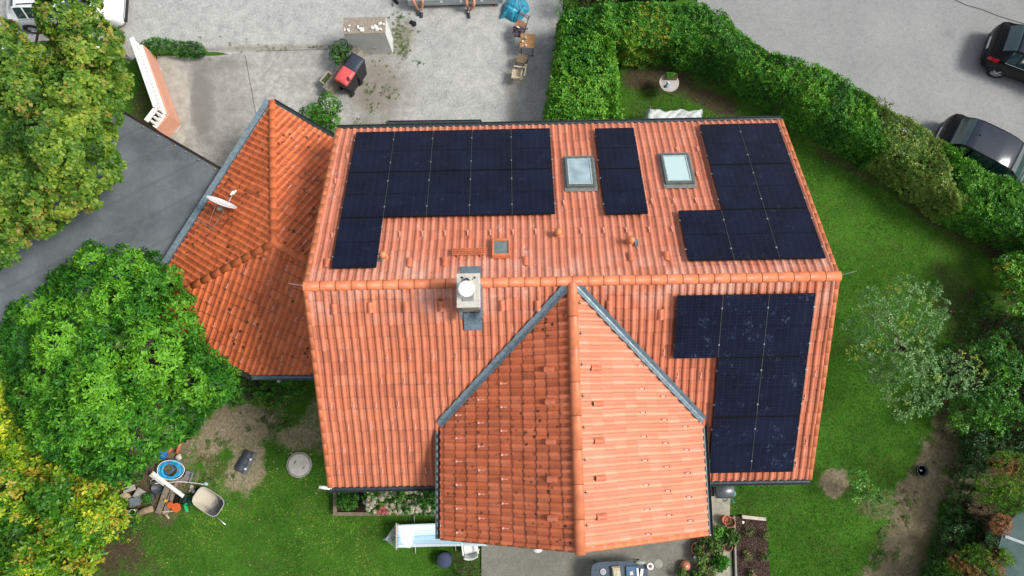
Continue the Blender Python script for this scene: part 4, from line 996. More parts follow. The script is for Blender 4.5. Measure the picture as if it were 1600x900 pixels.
for i in range(nW_): q = A.lerp(B, i / nW_); mb.bar(q + Z * .35, q + Z * .95, .012)
mb.build('mesh_panel', M_('green_wire', (.18, .22, .2)), fen, world=True)
mb = MB(); mb.bar(A + Z * .1, B + Z * .1, .2, .3); mb.build('plinth', MAT['concrete'], fen, world=True)

# pillar with stones
PB = at(614, 85, 0); PA = at(552, 85, 0); PH = 1.55
pil = thing('gate_pillar', 'thick white rendered gate pillar with loose stones on its flat top', 'pillar', ((PA.x + PB.x) / 2, PA.y + .33, 0))
wd = PB.x - PA.x; yd = .62; cxp = (PA.x + PB.x) / 2; cyp = PA.y + yd / 2
mb = MB(); mb.box((cxp, cyp, PH / 2), (wd, yd, PH)); mb.build('shaft', M_('white_render', (.66, .67, .65), rough=.85, var=.12, scale=3), pil, world=True, bevel=.01)
mb = MB(); mb.box((cxp, cyp, PH + .012), (wd + .01, yd + .01, .02)); mb.build('cap', M_('cap_dirt', (.30, .26, .21), rough=.95, var=.35, scale=14, bump=.01), pil, world=True)
mb = MB(); mb.tube([(cxp + .1, PA.y - .008, .45), (cxp + .1, PA.y + .01, .45)], .1, 16); mb.build('emblem', M_('ring_grey', (.5, .5, .47)), pil, world=True)
k = 0
for px, py, n_ in ((545, 44, 3), (563, 45, 7), (588, 42, 6), (598, 38, 4)):
    for i in range(n_):
        q = at(px + random.uniform(-8, 9), py + random.uniform(-4, 4), PH + .05); k += 1
        o = MB().blob((0, 0, 0), random.uniform(.035, .075), k, .35, 2, (1.2, .8, .5)).build('stone', M_('white_stone', (.70, .68, .62), rough=.8, var=.2, scale=20))
        o.location = (min(max(q.x, PA.x + .05), PB.x - .05), min(max(q.y, PA.y + .05), PA.y + yd - .05), PH + .055); o.rotation_euler = (0, 0, random.uniform(0, 3)); MW[o] = Matrix.Translation(o.location)
        tag(o, 'small white stone lying loose on top of the white gate pillar', 'stone', 'loose stones on the gate pillar')
lw = thing('low_wall', 'low concrete wall running from the white pillar behind the bins', 'wall', at(540, 110, 0))
mb = MB(); a = at(566, 84, 0); b = at(515, 150, 0); mb.bar(a + Z * .3, b + Z * .3, .26, .6); mb.build('wall_body', M_('lowwall', (.36, .34, .27), rough=.95, var=.3, scale=6, bump=.005), lw, world=True, bevel=.015)
mb = MB(); mb.bar(a + Z * .61, b + Z * .61, .27, .03); mb.build('wall_top', M_('lowwall_top', (.19, .17, .14), rough=1, var=.4, scale=10), lw, world=True)

# ================================================================ VEGETATION
MAT['maple'] = leaf_mat('maple_leaves', (.020, .070, .008), (.080, .190, .016), (.25, .35, .035), odd=(.33, .25, .05), rough=.5)
MAT['laurel'] = leaf_mat('laurel_leaves', (.009, .068, .006), (.036, .175, .010), (.15, .40, .024), rough=.5, spec=.28)
MAT['yellow'] = leaf_mat('yellow_leaves', (.028, .13, .008), (.17, .34, .016), (.62, .62, .03), odd=(.45, .30, .04), rough=.45)
MAT['hedge'] = leaf_mat('hedge_leaves', (.014, .080, .010), (.054, .225, .018), (.20, .44, .038), odd=(.42, .32, .02), rough=.5, spec=.28)
MAT['mixed'] = leaf_mat('mixed_hedge_leaves', (.035, .10, .014), (.13, .27, .032), (.38, .46, .12), odd=(.30, .16, .07), rough=.5)
MAT['olive'] = leaf_mat('silvery_leaves', (.05, .14, .035), (.15, .32, .10), (.34, .50, .22), odd=(.28, .36, .04), rough=.5)
MAT['bush'] = leaf_mat('bush_leaves', (.014, .070, .009), (.045, .19, .015), (.15, .38, .035), odd=(.45, .38, .03), rough=.45)
MAT['dark'] = leaf_mat('ivy_leaves', (.008, .036, .008), (.022, .080, .016), (.06, .16, .035), rough=.4)
MAT['thuja'] = leaf_mat('thuja_sprays', (.022, .075, .008), (.075, .20, .014), (.22, .38, .03), odd=(.34, .15, .06), rough=.6, spec=.2)
MAT['brown'] = leaf_mat('dead_sprays', (.16, .075, .035), (.34, .15, .07), (.50, .28, .15), rough=.8, spec=.1)
MAT['straw'] = leaf_mat('dry_twigs', (.18, .13, .07), (.38, .29, .17), (.55, .45, .30), rough=.8, spec=.1)
MAT['weed'] = leaf_mat('weed_leaves', (.03, .08, .012), (.07, .16, .025), (.15, .24, .06), odd=(.30, .20, .12), rough=.6)

noise_odd = lambda sc, th, amt: (lambda P: np.where(fbm(P[:, 0] * sc + 31, P[:, 1] * sc + 7, 4) + RNG.normal(0, .03, len(P)) > th, amt, 0.))
plant('maple_tree', 'tall maple turning yellow, overhanging the white car and the grey flat roof', 'tree',
      [(-70, 28), (8, 24), (30, 48), (40, 66), (58, 70), (74, 60), (64, 40), (62, -50), (152, -50), (160, 24), (180, 46), (200, 62), (193, 92), (197, 118), (206, 148), (190, 170), (183, 190), (178, 215), (170, 238), (192, 258), (181, 284), (158, 288), (150, 302), (168, 318), (148, 327), (112, 337), (98, 352), (62, 366), (44, 374), (22, 404), (-10, 412), (-70, 380)],
      3.6, 6.6, .58, 320, 120, 6, .13, .10, MAT['maple'], trunk=at(60, 190, 0), rad=.22, gap=.60, zj=1.0, oddf=lambda P: np.where(RNG.random(len(P)) < .18 * (fbm(P[:, 0] * 1.4 + 31, P[:, 1] * 1.4 + 7, 4) > .52), .7, 0.), amin=40, amax=95)
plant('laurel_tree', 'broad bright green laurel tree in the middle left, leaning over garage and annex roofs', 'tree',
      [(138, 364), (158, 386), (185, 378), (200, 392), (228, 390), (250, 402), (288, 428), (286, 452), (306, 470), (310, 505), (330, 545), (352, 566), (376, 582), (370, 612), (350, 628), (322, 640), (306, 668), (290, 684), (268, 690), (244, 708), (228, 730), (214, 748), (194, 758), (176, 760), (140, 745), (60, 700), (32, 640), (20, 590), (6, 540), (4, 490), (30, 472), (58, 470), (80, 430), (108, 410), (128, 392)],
      3.0, 5.9, .60, 420, 88, 8, .175, .056, MAT['laurel'], trunk=at(170, 560, 0), rad=.2, gap=.60, zj=1.0, tintf=lambda P: (P[:, 2] - 4.3) * .16)  # tint rises with height: lit top and shaded lower crown painted in
plant('yellow_tree', 'yellow-green autumn tree in the lower left corner', 'tree',
      [(-60, 575), (5, 575), (20, 600), (34, 640), (50, 660), (62, 690), (95, 695), (120, 690), (135, 712), (165, 705), (184, 738), (182, 768), (200, 795), (186, 825), (158, 850), (160, 875), (130, 905), (125, 960), (-60, 960)],
      1.6, 4.0, .50, 330, 95, 6, .17, .075, MAT['yellow'], trunk=at(40, 800, 0), rad=.14, gap=.58, zj=1.0, oddf=lambda P: np.where(RNG.random(len(P)) < .3 * (fbm(P[:, 0] * 1.4 + 3, P[:, 1] * 1.4 + 7, 4) > .55), .7, 0.), tintf=lambda P: (fbm(P[:, 0] * .6 + 3, P[:, 1] * .6, 3) - .5) * .8)
plant('spindly_shrub', 'thin yellowish shrub between the yellow tree and the junk pile', 'shrub',
      [(165, 790), (205, 790), (222, 810), (205, 845), (165, 850), (150, 830)], .3, .9, .22, 40, 60, 5, .10, .04, MAT['yellow'], tintf=lambda P: -.3)
plant('green_shrub', 'low dark green shrub at the foot of the yellow tree near the bottom edge', 'shrub',
      [(75, 830), (110, 835), (128, 860), (122, 960), (60, 960), (60, 870)], 1.4, 2.4, .3, 60, 110, 6, .11, .05, MAT['laurel'])
plant('silvery_tree', 'loose pale silvery-green tree on the right lawn with gaps showing grass', 'tree',
      [(1425, 428), (1445, 445), (1480, 440), (1480, 465), (1505, 492), (1470, 500), (1470, 520), (1450, 540), (1490, 552), (1520, 545), (1548, 580), (1535, 605), (1510, 618), (1470, 625), (1462, 660), (1445, 648), (1405, 652), (1385, 625), (1362, 618), (1368, 590), (1335, 610), (1350, 570), (1315, 560), (1330, 530), (1310, 505), (1340, 490), (1345, 450), (1375, 455), (1395, 440)],
      1.6, 3.1, .27, 110, 75, 6, .13, .036, MAT['olive'], trunk=at(1400, 545, 0), rad=.09, oddf=noise_odd(2.0, .68, .8), amin=15, amax=75)
plant('dense_shrub', 'bushy bright green shrub behind the silvery tree at the right edge', 'shrub',
      [(1510, 535), (1545, 520), (1580, 530), (1600, 560), (1590, 600), (1600, 640), (1590, 670), (1560, 680), (1530, 670), (1500, 678), (1478, 665), (1480, 635), (1500, 620), (1530, 610), (1540, 580)],
      .8, 1.9, .40, 90, 95, 6, .12, .05, MAT['bush'], gap=.56, zj=1.0)
plant('corner_bush', 'light green bush with yellow leaves at the right edge below the hedge', 'shrub',
      [(1555, 405), (1580, 398), (1680, 380), (1680, 500), (1590, 492), (1570, 480), (1575, 455), (1560, 440)], .9, 2.2, .34, 80, 110, 6, .12, .055, MAT['bush'], oddf=noise_odd(2.5, .6, .7), tintf=lambda P: .15)
plant('ground_cover', 'dark leafy ground cover around the foot of the dense shrub at the right', 'plant', [(1470, 560), (1500, 480), (1545, 440), (1600, 490), (1690, 500), (1690, 690), (1500, 690), (1462, 670)], .1, .5, .26, 160, 90, 6, .09, .04, MAT['dark'], tintf=lambda P: .1)
plant('tall_shrub', 'dark green shrub at the right edge between corner bush and dense shrub', 'shrub',
      [(1560, 500), (1600, 490), (1690, 500), (1690, 700), (1600, 690), (1596, 600), (1590, 540)], .6, 1.6, .36, 60, 100, 6, .11, .05, MAT['dark'])
plant('thuja', 'green thuja with a brown tip at the right edge, topmost of the conifers', 'conifer',
      [(1545, 712), (1570, 705), (1605, 712), (1650, 720), (1650, 760), (1600, 745), (1560, 742), (1546, 730)], 1.0, 2.2, .24, 90, 200, 8, .075, .022, MAT['thuja'], oddf=noise_odd(1.9, .56, .9), amin=10, amax=70)
plant('thuja', 'big rounded green thuja above the dead brown conifer at the right edge', 'conifer',
      [(1528, 748), (1560, 740), (1590, 752), (1650, 770), (1640, 800), (1580, 802), (1545, 790), (1522, 778)], 1.2, 2.6, .26, 110, 200, 8, .075, .022, MAT['thuja'], amin=10, amax=70)
plant('dead_thuja', 'dead rusty brown conifer beside the pale green roof', 'conifer',
      [(1546, 812), (1562, 800), (1580, 810), (1582, 826), (1565, 836), (1546, 828)], 1.5, 2.2, .17, 60, 260, 8, .055, .018, MAT['brown'], amin=10, amax=70)
plant('dry_shrub', 'bare straw-coloured shrub left of the dead brown conifer', 'shrub',
      [(1515, 785), (1535, 778), (1558, 792), (1560, 806), (1535, 806), (1516, 800)], .6, 1.3, .17, 40, 90, 6, .10, .012, MAT['straw'], amin=10, amax=60)
plant('feathery_shrub', 'pale green feathery shrub below the dead brown conifer', 'shrub',
      [(1545, 832), (1562, 836), (1574, 852), (1565, 865), (1550, 860), (1540, 845)], .7, 1.4, .17, 40, 160, 8, .09, .014, leaf_mat('feather', (.05, .16, .05), (.10, .28, .09), (.22, .42, .18)), amin=5, amax=60)
plant('thuja', 'wide thuja with brown twigs at the bottom right, next to the pale green roof', 'conifer',
      [(1490, 862), (1520, 850), (1550, 855), (1572, 875), (1565, 960), (1480, 960), (1480, 880)], .9, 2.2, .25, 130, 200, 8, .075, .022, MAT['thuja'], oddf=noise_odd(2.6, .6, .8), amin=10, amax=70)
plant('thuja', 'small pointed thuja against the pale green roof in the bottom right corner', 'conifer',
      [(1566, 852), (1588, 876), (1575, 886), (1560, 878)], 1.5, 2.2, .16, 40, 240, 8, .07, .02, MAT['thuja'], amin=10, amax=70)
plant('bramble', 'dark green bramble thicket along the right side of the bare path', 'shrub',
      [(1500, 690), (1545, 685), (1548, 735), (1520, 755), (1515, 790), (1540, 812), (1545, 850), (1500, 860), (1480, 900), (1475, 960), (1435, 960), (1450, 880), (1470, 820), (1482, 760)],
      .1, .55, .26, 300, 150, 6, .085, .035, MAT['dark'], tintf=lambda P: .15)
plant('ivy_patch', 'dark ivy mass between the dense shrub and the topmost thuja at the right edge', 'plant', [(1500, 672), (1540, 678), (1600, 672), (1680, 690), (1680, 722), (1548, 708), (1535, 740), (1505, 745)], .2, .9, .28, 140, 150, 6, .09, .04, MAT['dark'], tintf=lambda P: .1)
plant('leafy_bush', 'bright green leafy bush at the bottom edge right of the bare path', 'shrub',
      [(1452, 880), (1480, 872), (1492, 890), (1490, 960), (1440, 960), (1445, 900)], .5, 1.0, .22, 40, 100, 6, .09, .04, MAT['bush'])
plant('young_tree', 'slender young fruit tree with light green leaves beside the round bare patch', 'tree',
      [(1325, 742), (1340, 735), (1358, 742), (1354, 758), (1372, 765), (1386, 772), (1372, 785), (1345, 780), (1332, 788), (1330, 770), (1322, 758)],
      .7, 1.4, .17, 26, 55, 5, .12, .05, leaf_mat('fruit_leaves', (.03, .12, .02), (.07, .23, .03), (.18, .38, .07), odd=(.3, .2, .05)), trunk=at(1350, 768, 0), rad=.03, oddf=noise_odd(5, .62, .6))
plant('bush', 'rounded green bush between low wall and driveway, behind the black bin', 'shrub',
      [(516, 72), (535, 60), (545, 62), (551, 75), (548, 88), (538, 98), (522, 104), (515, 92)], .35, .9, .22, 50, 130, 6, .08, .035, MAT['bush'], tintf=lambda P: -.15)
plant('shrub', 'green shrub with yellow tips between the annex corner and the red-lidded bin', 'shrub',
      [(500, 145), (512, 142), (520, 150), (535, 160), (532, 180), (526, 205), (518, 222), (495, 205), (470, 185), (468, 168), (485, 165), (498, 160)], .5, 1.4, .26, 60, 120, 6, .10, .045, MAT['bush'],
      oddf=lambda P: np.where((P[:, 1] > 9.0) & (RNG.random(len(P)) > .45), .8, 0.), tintf=lambda P: .1)
plant('verge_weeds', 'strip of tall green weeds along the road beside the pink wall', 'plant',
      [(218, 66), (240, 60), (262, 62), (282, 66), (310, 66), (324, 80), (318, 90), (290, 90), (262, 85), (240, 82)], .1, .4, .15, 160, 260, 7, .10, .026, MAT['bush'], tintf=lambda P: -.05, amin=5, amax=70, stem=False)
plant('ivy_patch', 'dark green ivy and weeds below the lower eave of the annex', 'plant',
      [(360, 590), (395, 590), (435, 590), (470, 592), (480, 610), (450, 622), (432, 640), (405, 636), (385, 628), (362, 640), (350, 628)], .1, .5, .2, 110, 110, 6, .085, .04, MAT['hedge'], tintf=lambda P: -.12)
plant('dry_hedge_plant', 'olive-brown dry shrub behind the upper left end of the hedge at the top edge', 'shrub',
      [(872, -30), (965, -30), (962, 8), (935, 11), (905, 10), (885, 14), (872, 5)], .6, 1.2, .25, 60, 90, 6, .10, .03, MAT['mixed'], tintf=lambda P: -.2)

def hedge(name, label, foot, H, mat, dens=130, k=6, ll=.105, lw=.042, oddf=None, tintf=None, group=None, bump=.32):
    cx = sum(p[0] for p in foot) / len(foot); cy = sum(p[1] for p in foot) / len(foot)
    root = thing(name, label, 'hedge', (cx, cy, 0), 0, group)
    xs = [p[0] for p in foot]; ys = [p[1] for p in foot]; A = (max(xs) - min(xs)) * (max(ys) - min(ys))
    nT = int(A * dens * 2.2); x = RNG.uniform(min(xs), max(xs), nT); y = RNG.uniform(min(ys), max(ys), nT); ok = inpoly(x, y, foot); x, y = x[ok], y[ok]
    ed = np.clip(edist(x, y, foot) / .35, 0, 1)
    hz = H - .30 * (1 - np.sqrt(1 - (1 - ed) ** 2)) + (fbm(x * 1.5, y * 1.5, 4) - .5) * bump * 2.6 - RNG.exponential(.13, len(x))
    e = .12; gxn = (fbm((x + e) * 1.5, y * 1.5) - fbm(x * 1.5, y * 1.5)) * bump * 2.6 / e; gyn = (fbm(x * 1.5, (y + e) * 1.5) - fbm(x * 1.5, y * 1.5)) * bump * 2.6 / e
    P = [np.stack([x, y, hz], 1)]; D = [np.stack([-gxn, -gyn, np.ones(len(x))], 1) + RNG.normal(0, .35, (len(x), 3))]
    for i in range(len(foot)):
        a = np.array(foot[i][:2]); b = np.array(foot[(i + 1) % len(foot)][:2]); L = np.linalg.norm(b - a); m = int(L * H * dens * 1.7)
        if m < 1: continue
        t = RNG.random(m); z = RNG.uniform(.05, H, m); q = a + (b - a) * t[:, None]; d = (b - a) / L; nn = np.array([d[1], -d[0]])
        mid = (a + b) / 2 + nn * .05
        if inpoly(np.array([mid[0]]), np.array([mid[1]]), foot)[0]: nn = -nn
        off = (fbm(q[:, 0] * 1.6 + z * 1.3, q[:, 1] * 1.6 - z, 4) - .55) * .55 - RNG.exponential(.06, m) - np.clip(z - H + .35, 0, 1) * .5
        q = q + nn * off[:, None]; P.append(np.column_stack([q, z])); D.append(np.column_stack([np.tile(nn, (m, 1)), np.full(m, .45)]) + RNG.normal(0, .3, (m, 3)))
    P = np.concatenate(P); D = np.concatenate(D)
    t = .42 + (fbm(P[:, 0] * 1.2, P[:, 1] * 1.2, 4) - .5) * .9 + RNG.normal(0, .15, len(P)) + np.where(RNG.random(len(P)) > .9, .45, 0) * (P[:, 2] > H - .8)
    if tintf is not None: t = t + tintf(P)
    V, tt, oo = leaves(P, D, k, ll, lw, 30, 85, t, oddf(P) if oddf else None)
    np_mesh('foliage', V, 4, mat, root, {'tint': tt, 'odd': oo})
    mb = MB(); rr = random.Random(3); n_ = 0
    while n_ < 26:
        p = (rr.uniform(min(xs), max(xs)), rr.uniform(min(ys), max(ys)))
        if not inpoly(np.array([p[0]]), np.array([p[1]]), foot)[0]: n_ += .1; continue
        mb.tube([(p[0], p[1], -.05), (p[0] + rr.uniform(-.15, .15), p[1] + rr.uniform(-.15, .15), H * .6), (p[0] + rr.uniform(-.3, .3), p[1] + rr.uniform(-.3, .3), H * .85)], [.035, .025, .012], 5); n_ += 1
    mb.build('stems', MAT['bark'], root, world=True)
    return root
HH = 2.0
g0 = lambda pts: [tuple(at(x, y, 0))[:2] for x, y in pts]; g2_ = lambda pts: [tuple(at(x, y, HH))[:2] for x, y in pts]
blk = g0([(852, 215), (858, 160), (866, 100), (874, 62)]) + g2_([(955, 60), (966, 110), (972, 150), (972, 190)]) + g0([(968, 232)])
hedge('hedge', 'square-cut laurel hedge block left of the small round table', blk, HH, MAT['hedge'], ll=.14, lw=.055, tintf=lambda P: .12 + np.where((P[:, 0] > 8.3) & (RNG.random(len(P)) > .7), .35, 0), dens=95)
def oddA(P):
    c = at(1010, 45, 2); d = np.hypot((P[:, 0] - c.x) / .7, (P[:, 1] - c.y) / .9); c2 = at(1010, 70, 2); d2 = np.hypot((P[:, 0] - c2.x) / .9, (P[:, 1] - c2.y) / .5)
    return np.where((np.minimum(d, d2) < 1.15) & (RNG.random(len(P)) > .8), .7, 0.)
near = [(880, 70), (972, 108), (1030, 106), (1090, 114), (1130, 142), (1190, 168), (1240, 202), (1290, 236), (1345, 264)]
far = [(1372, 150), (1300, 108), (1250, 92), (1205, 76), (1165, 48), (1138, 22), (1100, 2), (1000, -2), (930, 5), (890, 13), (876, 30)]
hedge('hedge', 'long tall green hedge curving from the gravel yard along the parking lot', g0(near) + g2_(far), HH, MAT['hedge'], dens=130, ll=.10, lw=.042, oddf=oddA)
hedge('mixed_hedge', 'dry olive-brown section of the hedge beside the parked dark car', g0([(1340, 262), (1380, 290), (1430, 325), (1462, 346)]) + g2_([(1492, 262), (1480, 222), (1430, 182), (1368, 150)]), HH, MAT['mixed'], dens=150, ll=.075, lw=.035,
      oddf=lambda P: np.where(RNG.random(len(P)) > .9, .4, 0.), tintf=lambda P: np.where(RNG.random(len(P)) > .9, .4, 0))
hedge('hedge', 'right end of the green hedge below the parked dark cars', g0([(1460, 345), (1500, 368), (1560, 398), (1620, 430), (1720, 480)]) + g2_([(1740, 360), (1660, 305), (1600, 283), (1560, 272), (1530, 254), (1482, 222)]), HH, MAT['hedge'], dens=120, ll=.11, lw=.045, tintf=lambda P: .02)

# weeds growing through the gravel: small rosettes of one kind, counted plants
def rosette(loc, r, mat, k, seed, tint=.5, odd=0):
    P = np.array([loc] * 3, float) + RNG.normal(0, r * .25, (3, 3)) * [1, 1, 0]; D = np.tile([0, 0, 1.], (3, 1)) + RNG.normal(0, .1, (3, 3))
    V, t, o = leaves(P, D, k, r * .7, r * .25, 35, 85, np.full(3, tint), np.full(3, odd))
    return V, t, o
mats_w = MAT['weed']
def scatter_weeds(name, label, group, spots, rmin, rmax, kind=None):
    Vs = []; T = []; O = []
    for (px, py, sx_, sy_, n_, tn) in spots:
        for i in range(n_):
            q = at(px + random.gauss(0, sx_), py + random.gauss(0, sy_), .02); V, t, o = rosette(tuple(q), random.uniform(rmin, rmax), mats_w, random.randint(4, 8), 0, tn + random.uniform(-.2, .2), random.choice((0, 0, .3, .6))); Vs.append(V); T.append(t); O.append(o)
    o = np_mesh(name, np.concatenate(Vs), 4, mats_w, None, {'tint': np.concatenate(T), 'odd': np.concatenate(O)})
    tag(o, label, 'weeds', kind='stuff')
scatter_weeds('weeds', 'scattered weeds growing through the dirty gravel around the gate pillar', None,
    [(625, 55, 10, 16, 110, .45), (633, 80, 5, 6, 24, .4), (600, 105, 18, 10, 14, .2), (580, 140, 8, 7, 22, .4), (608, 145, 7, 6, 24, .4), (580, 173, 7, 5, 16, .45), (560, 190, 6, 4, 12, .4), (655, 98, 6, 4, 8, .4), (345, 70, 25, 12, 10, .2), (440, 79, 20, 2, 14, .3), (500, 74, 10, 2, 14, .3)], .03, .09)
scatter_weeds('path_weeds', 'small green plants growing on the bare path and soil on the right', None,
    [(1425, 780, 8, 6, 10, .6), (1385, 832, 5, 5, 10, .6), (1415, 812, 6, 8, 10, .5), (1372, 868, 5, 5, 8, .6), (1435, 735, 14, 8, 14, .5), (1478, 738, 6, 3, 8, .6), (1398, 870, 6, 6, 8, .5), (1455, 690, 8, 6, 8, .5), (345, 690, 10, 6, 16, .6), (330, 738, 12, 14, 40, .5), (425, 655, 20, 12, 40, .5), (300, 755, 8, 6, 10, .5), (1360, 790, 8, 6, 8, .5)], .06, .15)

# fallen yellow leaves and pebbles on grass and soil
V = []; n_ = 260; gxp = RNG.uniform(150, 520, n_); gyp = RNG.uniform(600, 900, n_); gxp = np.concatenate([gxp, RNG.uniform(980, 1600, 160)]); gyp = np.concatenate([gyp, RNG.uniform(110, 520, 160)])
G = np_at(gxp, gyp, 0.03); okk = ~((G[:, 0] > 0) & (G[:, 0] < 13.2) & (np.abs(G[:, 1]) < 5.0))
for hp in HOLES: okk &= ~inpoly(G[:, 0], G[:, 1], hp)
G = G[okk]; a = RNG.uniform(0, 6.28, len(G)); s = RNG.uniform(.015, .035, len(G))
e1 = np.stack([np.cos(a), np.sin(a), RNG.normal(0, .3, len(G))], 1) * s[:, None]; e2 = np.stack([-np.sin(a), np.cos(a), RNG.normal(0, .3, len(G))], 1) * s[:, None] * .6
tag(np_mesh('fallen_leaves', np.stack([G - e1, G + e2, G + e1, G - e2], 1).reshape(-1, 3), 4, MAT['straw'], None, {'tint': RNG.random(len(G)), 'odd': np.zeros(len(G))}), 'pale fallen leaves scattered on the lawns', 'leaves', kind='stuff')
Gs = []
mb = MB()
for i in range(70):
    px, py = random.choice([(375, 665), (350, 690), (390, 720), (350, 650), (470, 685)]); q = at(random.gauss(px, 22), random.gauss(py, 20), 0)
    mb.blob(q, random.uniform(.012, .04), i, .3, 1, (1.2, .9, .6))
tag(mb.build('pebbles', M_('pebble_tan', (.36, .31, .23), rough=.9)), 'pale pebbles strewn over the bare soil left of the house', 'pebbles', kind='stuff')

# ================================================================ CARS
def cubic(xs, ys, xq):
    from bisect import bisect_right
    xs = np.array(xs, float); ys = np.array(ys, float); out = []
    m = np.gradient(ys, xs)
    d = np.diff(ys) / np.diff(xs)
    for i in range(1, len(xs) - 1): m[i] = 0 if d[i - 1] * d[i] <= 0 else 2 * d[i - 1] * d[i] / (d[i - 1] + d[i])
    m[0] = d[0]; m[-1] = d[-1]
    i = np.clip(np.searchsorted(xs, xq, 'right') - 1, 0, len(xs) - 2); h = xs[i + 1] - xs[i]; t = (xq - xs[i]) / h
    return (2 * t ** 3 - 3 * t ** 2 + 1) * ys[i] + (t ** 3 - 2 * t ** 2 + t) * h * m[i] + (-2 * t ** 3 + 3 * t ** 2) * ys[i + 1] + (t ** 3 - t ** 2) * h * m[i + 1]
def paint(name, c, rough=.22, metal=.2, spec=.5, coat=.5):
    n = N(name); n.col(n.mix(n.ramp(n.noise(5, 4), [(.4, 0), (.8, .3)]), c, tuple(min(1, x * 1.4 + .01) for x in c))).set(rough=rough, metal=metal, spec=spec, coat=coat); return n.m
def make_car(label, px, py, ang, bodym, L=4.0, Wd=1.74, H=1.48, seamcol=None, rear_len=.5, roofm=None, group='cars parked around the property', roofbars=False):
    """faces +x; (px, py) is the ground centre in the photo, ang its heading"""
    root = thing('parked_car', label, 'car', at(px, py, .01), ang, group)
    h = L / 2; w = Wd / 2
    #      x,            halfw, low, belt, top, wtop
    st = [(-h, .62, .42, .62, .70, .50), (-h + .03, .80, .32, .74, .88, .60), (-h + .12, .93, .24, .90, 1.00, .66), (-h + .28, .98, .22, .94, 1.12, .66), (-h + .62, 1.0, .2, .97, H - .07, .66),
          (-h + .95, 1.0, .2, .97, H - .01, .68), (-.3, 1.0, .2, .96, H, .70), (.15, 1.0, .2, .95, H - .03, .69), (.48, 1.0, .2, .94, H - .12, .67), (.80, 1.0, .2, .93, H - .33, .68), (1.12, 1.0, .2, .92, 1.00, .70),
          (1.45, .99, .2, .86, .93, .74), (h - .22, .95, .22, .76, .82, .72), (h - .06, .86, .28, .66, .70, .66), (h, .66, .40, .56, .60, .55)]
    X = np.array([s[0] for s in st]); xq = np.unique(np.concatenate([np.linspace(-h, h, 73), [-h + .30, -h + .66, .42, 1.12]]))
    A = [cubic(X, [s[k] for s in st], xq) for k in range(1, 6)]; rows = []
    for i, x in enumerate(xq):
        W_, lo, be, to, wt = (A[k][i] for k in range(5)); W_ *= w; wt *= w; to = max(to, be + .03)
        sec = [(W_ * .90, lo), (W_ * .985, lo + .1), (W_, (lo + be) / 2), (W_ * .99, be - .1), (W_ * .95, be - .01), (W_ * .93, be + .015), (W_ * .93 * .45 + wt * .55, be + (to - be) * .55), (wt * 1.03, to - min(.05, (to - be) * .3)), (wt * .93, to - .01), (wt * .6, to + .012), (0, to + .022)]
        rows.append([(x, y, z) for y, z in sec] + [(x, -y, z) for y, z in sec[-2::-1]])
    NS = len(rows[0]); V = [p for r in rows for p in r]
    grp = {'body': [], 'windscreen': [], 'rear_window': []}
    for i in range(len(rows) - 1):
        xm = (xq[i] + xq[i + 1]) / 2
        for j in range(NS - 1):
            jj = j if j < NS // 2 else NS - 2 - j
            f = (i * NS + j, i * NS + j + 1, (i + 1) * NS + j + 1, (i + 1) * NS + j); k = 'body'
            if .42 < xm < 1.12 and jj >= 8: k = 'windscreen'
            elif -h + .30 < xm < -h + .66 and jj >= 8: k = 'rear_window'
            elif jj in (3, 4) and -h + .05 < xm < -h + .36: k = 'tail_light_%d' % (j < NS // 2)
            elif jj >= 8 and -h + .70 < xm < .36: k = 'roof_panel'
            elif jj in (5, 6) and -h + .58 < xm < .86 and not any(abs(xm - q) < .035 for q in (-h + .95, -.12)): k = 'side_window_%d%d' % (j < NS // 2, xm > -.12)
            pass
            grp.setdefault(k, []).append(f)
    grp['body'].append(tuple(range(NS))); grp['body'].append(tuple((len(rows) - 1) * NS + j for j in range(NS)))
    for k, fs in grp.items():
        us = sorted({i for f in fs for i in f}); mp_ = {u: i for i, u in enumerate(us)}
        mb = MB(); mb.add([V[u] for u in us], [tuple(mp_[i] for i in f) for f in fs]); mb.build(k[:11] if k.startswith('side') else k[:10] if k.startswith('tail') else k, bodym if k == 'body' or (k == 'roof_panel' and roofm is None) else roofm if k == 'roof_panel' else MAT['tail_red'] if k.startswith('tail') else MAT['glass_dark'], root, smooth=True)
    for sx in (-1, 1):
        for xw in (-h + .72, h - .78):
            y = sx * (w - .08); mb = MB(); T = Matrix.Translation((xw, y, .31)) @ Matrix.Rotation(math.pi / 2, 4, 'X')
            mb.lathe([(.20, -.10), (.30, -.10), (.315, -.07), (.315, .07), (.30, .10), (.20, .10)], n=28, M=T, cap=False); wh = mb.build('wheel', MAT['rubber'], root, smooth=True)
            rm = MB(); rm.lathe([(.205, -.085), (.215, .085), (.19, .09), (.18, .05), (.06, .06), (.05, .085), (0, .085)] if True else [], n=24, M=T @ Matrix.Scale(-sx, 4, (0, 0, 1)))
            for q in range(5):
                a_ = q * 2 * math.pi / 5; rm.bar((xw + math.cos(a_) * .05, y + sx * .092, .31 + math.sin(a_) * .05), (xw + math.cos(a_) * .2, y + sx * .092, .31 + math.sin(a_) * .2), .05, .015, up=(0, 1, 0))
            rm.build('rim', MAT['alu'], wh)
            am = MB(); am.tube([(xw + math.cos(t) * .345, sx * (w - .01), .31 + math.sin(t) * .345) for t in np.linspace(-.1, math.pi + .1, 16)], .028, 6); am.build('wheel_arch', MAT['black'], root, smooth=True)
        lm = MB(); lm.blob((h - .20, sx * w * .74, .68), .16, 1, 0, 2, (1.0, .8, .45)); lm.build('headlight', M_('lamp_clear', (.55, .6, .62), rough=.1, coat=.8), root, smooth=True)
        mm = MB(); mm.box((.72, sx * (w + .09), 1.0), (.12, .2, .13)); mm.build('wing_mirror', bodym, root, bevel=.03)
        dh = MB()
